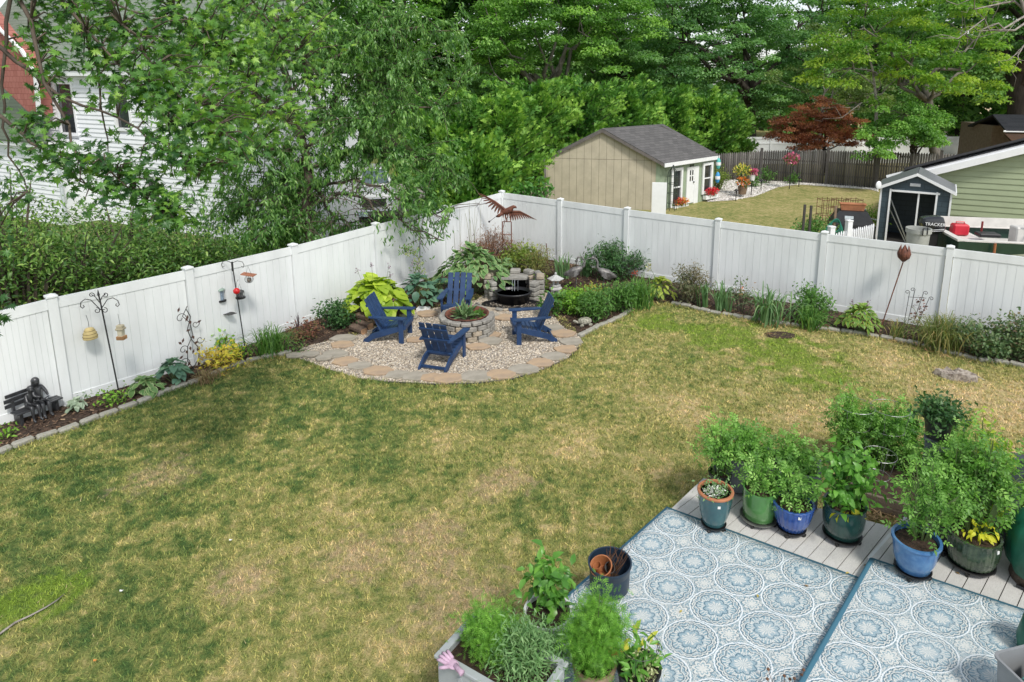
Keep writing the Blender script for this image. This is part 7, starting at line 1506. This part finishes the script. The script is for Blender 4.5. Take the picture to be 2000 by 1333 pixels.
# --- green cover on wicker chair, bins
M_gcov=pm('green_cover_cloth',(.012,.12,.075),.4,.3,4,bump=.4,bscale=9); M_wick=pm('brown_wicker',(.16,.12,.09),.8,.4,40,bump=.8,bscale=70)
p=U(2035,1135,ZR); t=thing('covered_chair','wicker chair under a dark green weather cover at the right edge, beside the ribbed pot','chair',p,R(-20)); b=MB().lathe([(.27,.0),(.25,.10),(.27,.22)],28); b.build('wicker_base',M_wick,t,True)
b=MB(); n=40; prof=[(.29,.14),(.325,.24),(.33,.40),(.31,.56),(.22,.66),(.0,.69)]; vs=[]
for i,(r,z) in enumerate(prof):
    for k in range(n): a=2*math.pi*k/n; w_=1+(.045*math.sin(7*a+i*.8)+.03*math.sin(13*a))*(1-i/6); vs.append((r*w_*math.cos(a),r*w_*math.sin(a),z+.03*math.sin(3*a)*(1 if i==0 else .3)))
b.add(vs,[(i*n+k,i*n+(k+1)%n,(i+1)*n+(k+1)%n,(i+1)*n+k) for i in range(5) for k in range(n)]); b.build('cover',M_gcov,t,True)
b=MB(); b.tube([(-.26,-.18,.02),(0,-.30,.02),(.26,-.18,.02)],.014,6); b.build('rocker',M_cad,t)
p=U(2030,1280,ZR); t=thing('green_bag','dark green cloth bundle behind the grey bin at the right edge','bag',p,0); MB().tube([(0,0,0),(-.01,0,.12),(0,.0,.3),(.02,0,.38)],[.15,.17,.15,.07],16).build('cloth',M_gcov,t,True)
p=U(2003,1395,ZR); t=thing('plastic_bin','grey plastic bin with a rounded rim and red label, at the bottom right corner','bin',p,R(14)); M_binm=pm('grey_bin_plastic',(.24,.25,.26),.45,.1,4)
def rrect(a,b_,r,z,n=6):
    out=[]
    for cx_,cy_,s in ((a-r,b_-r,0),(-a+r,b_-r,90),(-a+r,-b_+r,180),(a-r,-b_+r,270)):
        for k in range(n+1): q=R(s+90*k/n); out.append((cx_+r*math.cos(q),cy_+r*math.sin(q),z))
    return out
lv=[rrect(.15,.13,.04,0),rrect(.185,.165,.05,.40),rrect(.20,.18,.055,.405),rrect(.20,.18,.055,.42),rrect(.18,.16,.045,.42),rrect(.15,.13,.03,.03)]; k=len(lv[0]); b=MB(); b.add([q for l in lv for q in l],[(i*k+j,i*k+(j+1)%k,(i+1)*k+(j+1)%k,(i+1)*k+j) for i in range(5) for j in range(k)]+[tuple(range(5*k,6*k))]); b.build('body',M_binm,t,True,True)
lab=MB().box((-.09,-.171,.29),(.09,.006,.12),M=Matrix.Rotation(R(5),4,'X')).build('red_label',pm('red_label',(.55,.02,.02),.5,.05),t)
MB().box((-.105,-.1765,.325),(.035,.003,.006)).box((-.105,-.1765,.31),(.035,.003,.006)).box((-.075,-.1735,.25),(.03,.003,.03)).build('label_print',pm('cream_print',(.75,.7,.6),.6),lab)
MB().tube([(-.10,-.05,.33),(.12,.02,.36)],.05,16).build('teal_roll',pm('teal_wrap',(.15,.42,.38),.35,.1),t)
# tags on pots
for i,(t_,dx) in enumerate((('teal glazed',0),('cobalt blue',-.01),('black green ribbed',.14))):
    o=[q for q in bpy.data.objects if q.get('label','').startswith(t_)][0]; o.rotation_euler=(0,0,0)
    pr=[c for c in kids(o) if c.name.startswith('pot')][0]; rr=max(v.co.x for v in pr.data.vertices); hh=max(v.co.z for v in pr.data.vertices)
    a=-math.pi/2+dx*3; z_=hh*.62; rz_=max(math.hypot(v.co.x,v.co.y) for v in pr.data.vertices if abs(v.co.z-z_)<hh*.3)*.985
    MB().box((rz_*math.cos(a),rz_*math.sin(a),z_+.06),(.03,.008,.03),a+math.pi/2).build('price_tag',M_tagw,o)

# dried stalks and fallen leaves on the deck
p=U(1535,1350,DZ); t=thing('dried_flowers','dry brown seed heads on thin stalks poking up at the bottom edge over the rug','flowers',(p.x,p.y,DZ)); gg=random.Random(2); b=MB(); hd=MB()
for k in range(8):
    x,y_=gg.uniform(-.16,.16),gg.uniform(-.05,.08); z_=gg.uniform(.06,.16); b.tube([(x*.6,y_*.5-.05,0),(x,y_,z_)],.0025,4); hd.ball((x,y_,z_+.01),(.014,.014,.010),7,5)
b.build('stalks',pm('dry_brown',(.13,.065,.035),.9),t); hd.build('seed_heads',pm('dry_brown',(.13,.065,.035),.9),t)
DL=[(1690,1105,DZ+.012,'small dry leaf on the boards beside the corner of the right rug'),(1480,1165,RZ+.015,'tiny dry leaf on the left rug near its middle'),(1575,1145,RZ+.015,'tiny brown leaf on the left rug towards the boards'),(1330,1195,RZ+.015,'tiny yellow leaf on the left rug near its left part'),(1870,1120,ZR+.005,'tiny dry leaf on the boards between the light blue and ribbed pots'),(1655,1120,DZ+.012,'tiny dry leaf on the boards in front of the dark green pot')]
for k,(px,py,zz,lab) in enumerate(DL):
    o=MB().add([(-.022,0,0),(-.004,-.012,.008),(.024,0,.002),(.002,.012,.009)],[(0,1,2),(0,2,3)]).build('fallen_leaf',pm('dry_leaf_%d'%(k%2),((.28,.17,.06),(.45,.36,.08))[k%2],.7)); o.location=U(px,py,zz); o.rotation_euler=(0,0,k*1.3); tag(o,lab,'leaf')
# ================================================================= NEIGHBOUR OBJECTS
M_yelf=rndmat('yellow_petals',[(0,(.35,.3,.03)),(.5,(.65,.6,.08)),(1,(.8,.75,.3))],.6); M_pinkf=rndmat('pink_petals',[(0,(.4,.03,.12)),(.6,(.65,.12,.25)),(1,(.75,.35,.4))],.6); M_orf=rndmat('orange_petals',[(0,(.5,.03,.02)),(.6,(.7,.2,.03)),(1,(.75,.4,.08))],.6)
def fl(name,label,px,py,Y,r,col,n,pole=None,potm=None,poth=.3,cat='flowers'):
    c=V(px,py,Y); t=thing(name,label,cat,(c.x,c.y,0)); tuft('foliage',M_green,t,(0,0,c.z-.05),(r*.9,r*.8,r*.7),max(60,n//2),.12,px); tuft('flowers',col,t,(0,-.05,c.z),(r,r*.9,r*.75),n,.10,px+1,up=.8)
    if pole: MB().tube([(0,0,0),(0,0,c.z-.1)],.02,6).build('pole',M_blackm,t)
    if potm: MB().lathe([(r*.55,c.z-r*.7-poth),(r*.75,c.z-r*.7),(r*.7,c.z-r*.7)],14).build('pot',potm,t)
    return t
M_wood=pm('barrel_wood',(.22,.15,.10),.85,.4,5)
fl('flower_basket','large basket of yellow flowers on a stand in the pale gravel bed beside the shed',1449,333,30,.40,M_yelf,260,True)
fl('flower_basket','small hanging pot of pink flowers right of the yellow basket',1470,336,30,.20,M_pinkf,110,True,M_trim,.25)
fl('flower_barrel','half barrel of orange and red flowers below the yellow basket',1451,356,29.5,.30,M_orf,170,None,M_wood,.35,'planter')
fl('flower_ball','pink flower ball on a leaning pole in front of the grey wooden fence',1546,311,32,.38,M_pinkf,260,True)
for i,(px,py,lab) in enumerate([(1437,393,'small black solar path light nearest the shed corner'),(1486,372,'small black solar path light in the middle of the gravel edge'),(1560,365,'small black solar path light in front of the grey wooden fence')]):
    p=U(px,py); t=thing('path_light',lab,'path light',p,0,'solar path lights'); MB().tube([(0,0,0),(0,0,.38)],.02,6).build('stake',M_blackm,t); MB().lathe([(.03,.36),(.05,.46),(.11,.46),(.02,.54)],10).build('lamp_head',M_blackm,t)
p=U(1413,392); shrub('columnar_shrub','yellow green upright shrub at the far corner of the shed',(p.x+.3,p.y+2.6),(.6,.5),hgt((p.x+.3,p.y+2.6),325),2600,.08,leafmat('gold_conifer',[(.06,.11,.02),(.14,.20,.035),(.26,.30,.06)],.5,.3),501,T=SPR,stems=30)
for i,(px,py,lab) in enumerate([(1500,361,'green plant in the pale gravel bed right of the flower barrel'),(1478,368,'low grey green plant in the gravel bed'),(1552,362,'small blue flowering plant below the pink flower ball')]):
    p=U(px,py); shrub('garden_plant',lab,(p.x,p.y+.3),(.45,.35),.5 if i else .8,300,.1,L_mid,510+i,stems=12)
# vegetable patch, lattice, cages
p=V(1592,430,20); shrub('tomato_plant','green vegetable plants beside the white lattice in the neighbour garden',(p.x,p.y),(.8,.6),1.0,1700,.09,L_mid,520,stems=26,cat='plant')
p=V(1700,400,22); shrub('tomato_plant','pale green vegetable plants behind the covered grill',(p.x,p.y),(.8,.6),.95,800,.08,L_lite,521,stems=18,cat='plant')
p=V(1470,455,18.2); shrub('flower_plant','yellow and white flowers growing by the lattice just behind the fence',(V(1560,430,18.6).x,18.6),(.6,.4),.55,500,.09,L_lite,522,stems=14,cat='plant')
def cage2(label,px,py,Y,h,w_,col):
    p=V(px,py,Y); t=thing('plant_cage',label,'plant cage',(p.x,p.y,0),.2,'rusty wire plant cages'); b=MB()
    for x in (-w_/2,0,w_/2):
        for y_ in (-w_/2,w_/2): b.tube([(x,y_,0),(x,y_,h)],.012,4)
    for z in (h*.35,h*.65,h*.95): b.tube([(-w_/2,-w_/2,z),(w_/2,-w_/2,z),(w_/2,w_/2,z),(-w_/2,w_/2,z),(-w_/2,-w_/2,z)],.010,4,False)
    b.build('wires',col,t)
for i,(px,lab) in enumerate(((1612,'square rusty wire plant cage, left of three on the neighbour lawn'),(1640,'square rusty wire plant cage, middle of three on the neighbour lawn'),(1668,'square rusty wire plant cage, right of three on the neighbour lawn'))): cage2(lab,px,400,24,.95,.42,M_rust)
M_white=M_trim
lt=thing('lattice_fence','low white diagonal lattice panel in the neighbour vegetable garden','lattice',(0,0,0)); A=V(1560,440,19.5); B=V(1612,452,17.8); A.z=B.z=0; u=(B-A).normalized(); L=(B-A).length; b=MB(); za=hgt(A,420); b2=MB()
n_=int(L/.14)
for k in range(-4,n_+1):
    for d in (1,-1):
        s0=k*.14 if d>0 else k*.14+.6; s1=s0+d*.6; lo=max(0,min(1,(0-s0)/(s1-s0))) if (s0<0)!=(s1<0) or s0<0 else 0
        pts=[]
        for f in (0,1):
            s=s0+(s1-s0)*f; pts.append((s,f*.6))
        (sa,z1),(sb,z2)=pts
        def cl(s,z,s2,z2_):
            if s<0: z=z+(z2_-z)*(0-s)/(s2-s); s=0
            if s>L: z=z+(z2_-z)*(L-s)/(s2-s); s=L
            return s,z
        if (sa<0 and sb<0) or (sa>L and sb>L): continue
        a_=cl(sa,z1,sb,z2); b_=cl(sb,z2,sa,z1); off=Vector((-u.y,u.x,0))*.012*d
        b.tube([A+u*a_[0]+off+Vector((0,0,a_[1])),A+u*b_[0]+off+Vector((0,0,b_[1]))],.014,4)
b.build('lattice',M_white,lt); MB().slab([A+Vector((0,0,.60)),B+Vector((0,0,.60)),B+Vector((0,0,.66)),A+Vector((0,0,.66))],.03).build('top_bar',M_white,lt)
PF=[V(1622,470,15.9),V(1655,470,16.3),V(1707,470,17.2)]
for q in PF: q.z=0
M_wp=rndmat('white_picket',[(0,(.72,.73,.74)),(1,(.82,.83,.84))],.5)
tops=[hgt(PF[0],452)*.98,hgt(PF[1],446),hgt(PF[2],434)]
pk=picket_fence('picket_fence','short white picket fence with two capped posts just behind the white privacy fence',PF,[t_*.97 for t_ in tops],M_wp,w=.055,gap=.045,point=.07,post=False)
for q,y_ in ((PF[0],444),(PF[1],432)): z=hgt(q,y_); MB().box((q.x,q.y,z/2),(.13,.13,z),.2).box((q.x,q.y,z+.01),(.16,.16,.03),.2,bev=.008).build('post',M_white,pk)
p=V(1662,435,20.8); p.z=0; t=thing('covered_grill','grill under a black cover with a pale label, in the neighbour garden','grill',p,R(-15)); Wg=1.2
b=MB(); b.add([(-Wg*.62,-.4,0),(Wg*.62,-.4,0),(Wg*.62,.4,0),(-Wg*.62,.4,0),(-Wg*.55,-.35,.7),(Wg*.55,-.35,.7),(Wg*.55,.35,.7),(-Wg*.55,.35,.7),(-Wg*.36,-.25,1.12),(Wg*.36,-.25,1.12),(Wg*.36,.25,1.12),(-Wg*.36,.25,1.12)],[(0,1,5,4),(1,2,6,5),(2,3,7,6),(3,0,4,7),(4,5,9,8),(5,6,10,9),(6,7,11,10),(7,4,8,11),(8,9,10,11)])
b.build('cover',pm('black_cover',(.018,.02,.024),.5,.3,5,bump=.5,bscale=6),t); MB().box((-.12,-.312,.93),(.26,.01,.10),M=Matrix.Rotation(R(-14),4,'X')).build('label_patch',pm('pale_patch',(.55,.62,.66),.5),t)
tp=thing('window_planter','long terracotta coloured planter box standing on top of the covered grill','planter',(p.x-.0,p.y,1.125),R(-15)); MB().add([(-.34,-.09,0),(.34,-.09,0),(.34,.09,0),(-.34,.09,0),(-.38,-.12,.2),(.38,-.12,.2),(.38,.12,.2),(-.38,.12,.2)],[(3,2,1,0),(0,1,5,4),(1,2,6,5),(2,3,7,6),(3,0,4,7),(4,5,6,7)]).build('trough',M_terra,tp); MB().box((0,0,.21),(.80,.27,.035),bev=.006).build('rim',M_terra,tp)
p=V(1608,455,17.2); p.z=0; t=thing('wheelbarrow','dark wheelbarrow tipped beside the lattice, holding garden poles','wheelbarrow',p,R(25)); MB().add([(-.3,-.25,.3),(.3,-.25,.3),(.3,.25,.3),(-.3,.25,.3),(-.5,-.35,.6),(.5,-.35,.62),(.5,.35,.62),(-.5,.35,.6)],[(3,2,1,0),(0,1,5,4),(1,2,6,5),(2,3,7,6),(3,0,4,7)]).build('tray',M_blackm,t)
b=MB(); 
for s in (-.25,.25): b.tube([(-.6,s*.3,.2),(.2,s,.3),(1.0,s,.62)],.02,6)
b.build('handles',M_wood,t); w_=MB().lathe([(0,-.04),(.17,-.04),(.19,0),(.17,.04),(0,.04)],18); M_=Matrix.Translation((-.6,0,.19))@Matrix.Rotation(math.pi/2,4,'X'); w_.v=[tuple(M_@Vector(q)) for q in w_.v]; w_.build('wheel',M_blackm,t)
p=V(1632,430,18.6); t=thing('garden_hose','coil of teal green garden hose hanging beside the covered grill','hose',(p.x,p.y,p.z-.15)); b=MB()
for k in range(5): b.tube([((.13+.03*k)*math.cos(a*math.pi/10),.02*k-.05,-.05*k+(.16+.02*k)*math.sin(a*math.pi/10)*1.2) for a in range(21)],.012,5,False)
b.build('coil',pm('teal_hose',(.03,.25,.17),.45,.1),t); MB().box((0,.06,-.05),(.06,.05,p.z*2*.0+1.2)).build('stake',M_wood,t)
for i,(px,y0,y1,lab) in enumerate(((1568,452,400,'dark wooden stake, left of two beside the lattice'),(1581,445,402,'dark wooden stake, right of two beside the lattice'))):
    q=V(px,y0,18.3); q.z=0; z=hgt(q,y1); o=MB().box((0,0,z/2),(.06,.05,z)).build('garden_stake',pm('dark_stake',(.06,.055,.05),.9)); o.location=q; tag(o,lab,'stake')
p=V(1700,385,21.5); p.z=0; t=thing('metal_chair','white wire patio chair behind the vegetable patch beside the blue shed','chair',p,R(30)); b=MB()
for x in (-.22,.22): b.tube([(x,-.2,0),(x,-.2,.45),(x,.2,.45),(x,.28,.95)],.018,5); b.tube([(x,.22,0),(x,.2,.45)],.018,5); b.tube([(x,-.22,.45),(x,-.22,.66),(x,.22,.68)],.016,5)
for k in range(7): b.tube([(-.2+k*.067,.2,.46),(-.2+k*.067,.28,.93)],.008,4); b.tube([(-.2+k*.067,-.2,.46),(-.2+k*.067,.2,.46)],.008,4)
b.tube([(-.22,.28,.95),(.22,.28,.95)],.018,5); b.build('frame',M_white,t)
p=V(1716,362,20.2); t=thing('satellite_dish','small white dish mounted at the left eave of the blue shed','dish',p,0); MB().ball((0,0,0),(.09,.03,.13),14,8).build('dish',M_white,t,True); MB().tube([(0,.05,0),(.12,.25,-.1)],.02,5).build('arm',M_white,t)
# trash can
p=V(1792,470,16.2); p.z=0; t=thing('trash_can','grey plastic trash can with a black handle between the blue shed and the outboard motor','trash can',p,R(10)); hz=hgt(p,446); MB().lathe([(.20,0),(.27,hz*.93),(.30,hz*.93),(.30,hz),(.265,hz),(.2,.05),(0,.05)],28).build('body',pm('grey_can',(.38,.39,.36),.5,.1),t,True,True); MB().tube([(-.12,-.3,hz-.12),(-.13,-.31,hz+.06),(.0,-.3,hz+.08),(.0,-.31,hz-.1)],.015,6).build('handle',M_blackm,t)
tag(shrub('weeds','tall thin weeds in front of the blue shed doorway',(V(1758,465,16.5).x,16.5),(.3,.2),.9,160,.09,L_mid,530,stems=8),cat='weeds')
# boat
M_hull=pm('dark_green_hull',(.018,.05,.035),.25,.15,2,coat=.3,spec=.5); M_bw=pm('boat_white',(.68,.66,.62),.5,.12,3)
pb=V(1843,455,16.8); bt=thing('motor_boat','dark green motor boat with white gunwale, parked behind the white fence','boat',(pb.x,pb.y,0),R(-9)); zt=pb.z
hw=1.0; b=MB(); secs=[(0,.95,.0),(.8,1.0,0),(2.0,1.0,0),(3.2,.9,.03),(4.3,.55,.1),(5.0,.06,.2)]; vs=[]
for x,w_,dz in secs: vs+=[(x,-hw*w_,zt+dz),(x+.0,-hw*w_*.97,zt-.28+dz),(x,-hw*w_*.72,zt-.55+dz),(x,0,zt-.72+dz*1.5),(x,hw*w_*.72,zt-.55+dz),(x,hw*w_*.97,zt-.28+dz),(x,hw*w_,zt+dz)]
b.add(vs,[(i*7+j,i*7+j+1,(i+1)*7+j+1,(i+1)*7+j) for i in range(5) for j in range(6)]+[(0,1,2,3,4,5,6)]); ho_=b.build('hull',M_hull,bt)
b=MB()
for s in (-1,1): 
    b.slab([(x,s*hw*w_,zt+dz+.012) for x,w_,dz in secs[:-1]]+[(x,s*(hw*w_-.13),zt+dz+.012) for x,w_,dz in reversed(secs[:-1])],.02)
b.box((.04,0,zt+.02),(.16,1.9,.05)); b.box((.5,0,zt-.15),(.9,1.7,.05)); b.box((1.9,0,zt-.3),(2.4,1.75,.04)); b.box((4.0,0,zt+.03),(1.2,1.1,.04)); b.build('gunwale',M_bw,bt)
MB().box((1.9,.92,zt+.14),(3.6,.04,.26)).build('inner_side',M_bw,bt)
MB().ball((2.2,-.97,zt-.38),(1.3,.06,.16),20,6).build('hull_stripe',pm('hull_stripe',(.10,.12,.06),.4),bt,True)
MB().tube([(.95,.1,zt-.1),(.95,.1,zt+.32)],.025,6).build('red_post',pm('dark_red',(.2,.02,.02),.5),bt); MB().box((.95,-.25,zt+.05),(.5,.35,.09),bev=.02).build('seat_pad',M_blackm,bt)
b=MB(); b.box((1.75,-.1,zt+.02),(.3,.4,.5),bev=.03); b.build('console',M_bw,bt); b=MB(); M_=Matrix.Translation((1.95,-.35,zt+.33))@Matrix.Rotation(R(35),4,'Y'); q=[M_@Vector((.0,.19*math.cos(a*math.pi/10),.19*math.sin(a*math.pi/10))) for a in range(21)]; b.tube(q,.018,6,False)
for a in (0,2.1,4.2): b.tube([M_@Vector((0,0,0)),M_@Vector((0,.19*math.cos(a),.19*math.sin(a)))],.014,5)
b.tube([M_@Vector((0,0,0)),M_@Vector((-.2,0,-.1))],.03,6); b.build('steering_wheel',M_blackm,bt)
t=thing('gas_can','red plastic fuel tank standing on the stern of the boat','fuel can',(0,0,0)); c=Vector((.52,.35,zt-.12)); Mb=Matrix.Translation((pb.x,pb.y,0))@Matrix.Rotation(R(-9),4,'Z'); t.location=Mb@c; t.rotation_euler=(0,0,R(-9)); MB().box((0,0,.16),(.40,.28,.30),bev=.04).build('tank',pm('fuel_red',(.55,.02,.04),.4,.1),t); MB().tube([(-.1,0,.3),(-.1,0,.36),(.1,0,.36),(.1,0,.3)],.018,6).build('handle',pm('fuel_red',(.55,.02,.04),.4,.1),t)
t=thing('outboard_motor','black outboard motor lettered TRACKER on the stern of the green boat','outboard motor',Mb@Vector((-.28,0,0)),R(-9)); 
b=MB(); lv=[rrect(.22,.17,.08,zt+.02),rrect(.27,.19,.09,zt+.12),rrect(.285,.20,.09,zt+.28),rrect(.25,.17,.08,zt+.40),rrect(.14,.1,.05,zt+.44)]; k=len(lv[0]); lv=[[(x-(.05 if i>1 else 0),y_,z+.08*x*(1 if i>1 else 0)) for x,y_,z in l] for i,l in enumerate(lv)]; b.add([q for l in lv for q in l],[(i*k+j,i*k+(j+1)%k,(i+1)*k+(j+1)%k,(i+1)*k+j) for i in range(4) for j in range(k)]+[tuple(range(4*k,5*k)),tuple(range(k))]); b.build('cowling',pm('cowling_black',(.012,.014,.018),.25,.2,coat=.4),t,True,True)
MB().box((0,0,zt-.25),(.26,.22,.55),bev=.03).build('leg',M_blackm,t); MB().box((-.02,0,zt-.65),(.12,.09,.4),bev=.02).build('lower_unit',M_blackm,t)
b=MB(); b.tube([(-.33,-.205,zt+.14),(-.1,-.213,zt+.10),(.21,-.20,zt+.13)],.006,4); b.tube([(-.33,-.205,zt+.10),(-.1,-.208,zt+.06),(.21,-.19,zt+.09)],.005,4); b.build('white_stripes',M_trim,t)
def lettering(txt,size,parent,loc,rot,mat,name='lettering'):
    cu=bpy.data.curves.new(name,'FONT'); cu.body=txt; cu.size=size; cu.align_x='CENTER'; cu.extrude=.002; o=bpy.data.objects.new('tmp',cu); COL.objects.link(o)
    me=bpy.data.meshes.new_from_object(o); bpy.data.objects.remove(o); me.materials.clear(); me.materials.append(mat); o=bpy.data.objects.new(name,me); COL.objects.link(o); o.parent=parent; o.location=loc; o.rotation_euler=rot; return o
lettering('TRACKER',.115,t,(-.03,-.207,zt+.215),(R(90),R(2),0),M_trim)
p=Mb@Vector((.75,-1.12,0)); o=MB().tube([(0,0,0),(0,0,zt+.02)],.03,6).build('rusty_jack',pm('rust_orange',(.35,.13,.05),.8,.3)); o.location=p; tag(o,'rusty orange jack post standing in front of the boat hull','jack')
shrub('weeds','yellow green weeds in front of the boat hull',(Mb@Vector((1.0,-1.3,0))).to_tuple()[:2],(.25,.12),zt-.25,90,.09,L_lite,531,stems=6,cat='weeds')
shrub('weeds','thin green plant between outboard motor and green building',(V(1872,445,19).x,19),(.12,.1),1.1,80,.09,L_lite,532,stems=4,cat='weeds')
# --- pickup truck on the neighbour drive
M_wht_t=pm('truck_white',(.68,.69,.70),.25,.05,2,coat=.6); M_chr=pm('chrome',(.6,.61,.62),.12,.1,metal=.9)
p=V(722,440,22.3); p.z=0; tk=thing('pickup_truck','large white pickup truck with chrome grille on the driveway behind the cherry tree','truck',p,R(-72+90))
# local: front faces -y ; width x
b=MB(); W=1.0
def sec(y,zb,zt_,w_): return [(-w_,y,zb),(w_,y,zb),(w_,y,zt_),(w_*.93,y,zt_+.06),(-w_*.93,y,zt_+.06),(-w_,y,zt_)]
S_=[sec(0,.62,1.12,.93),sec(.12,.55,1.22,W),sec(1.4,.55,1.30,W),sec(1.55,.55,1.32,W),sec(3.6,.55,1.32,W),sec(3.7,.55,1.28,W),sec(5.6,.55,1.28,W)]; b.add([q for s in S_ for q in s],[(i*6+j,i*6+(j+1)%6,(i+1)*6+(j+1)%6,(i+1)*6+j) for i in range(6) for j in range(6)]+[(0,1,2,3,4,5),(36,37,38,39,40,41)]); b.build('body',M_wht_t,tk)
b=MB(); b.add([(-.93,1.45,1.36),(.93,1.45,1.36),(.93,3.65,1.36),(-.93,3.65,1.36),(-.72,2.15,1.92),(.72,2.15,1.92),(.74,3.45,1.92),(-.74,3.45,1.92)],[(0,1,5,4),(1,2,6,5),(2,3,7,6),(3,0,4,7),(4,5,6,7)]); cab=b.build('cab',M_wht_t,tk)
b=MB(); b.slab([(-.82,1.50,1.42),(.82,1.50,1.42),(.68,2.08,1.87),(-.68,2.08,1.87)],.012); b.build('windshield',pm('truck_glass',(.10,.14,.16),.06,.2,spec=.9),cab)
for s in (-1,1):
    b=MB(); b.slab([(s*.925,1.75,1.42),(s*.925,3.45,1.42),(s*.765,3.35,1.85),(s*.765,2.2,1.85)],.012*-s); b.build('side_glass',pm('truck_glass',(.10,.14,.16),.06,.2,spec=.9),cab)
    MB().box((s*.78,-.015,1.0),(.26,.03,.22),bev=.01).build('headlight',pm('lamp_glass',(.6,.65,.7),.1,.1),tk)
    MB().box((s*1.12,1.75,1.45),(.22,.1,.18),bev=.02).build('mirror',M_blackm,tk)
    for y_ in (1.0,4.6):
        M_=Matrix.Translation((s*.92,y_,.40))@Matrix.Rotation(math.pi/2,4,'Y'); w_=MB().lathe([(.2,-.13),(.38,-.13),(.40,-.08),(.40,.08),(.38,.13),(.2,.13)],24,close=True); w_.v=[tuple(M_@Vector(q)) for q in w_.v]; w_.f=w_.f[:-1]; wo=w_.build('wheel',pm('tyre',(.015,.015,.016),.8,.2),tk); w_=MB().lathe([(0,-.10),(.2,-.12),(.22,0),(.2,.12),(0,.10)],16); w_.v=[tuple(M_@Vector(q)) for q in w_.v]; w_.build('rim',M_chr,wo)
b=MB(); b.box((0,-.02,.98),(1.2,.05,.30),bev=.015); b.build('grille_surround',M_chr,tk); b=MB(); [b.box((0,-.05,.87+k*.05),(1.08,.02,.022)) for k in range(5)]; b.build('grille_bars',M_blackm,tk)
MB().box((0,-.14,.66),(1.95,.2,.2),bev=.04).build('bumper',M_chr,tk); MB().box((0,-.10,.45),(1.8,.15,.22)).build('air_dam',M_blackm,tk); MB().box((-.2,-.25,.62),(.3,.015,.15)).build('plate',pm('plate_blue',(.5,.65,.7),.4),tk)
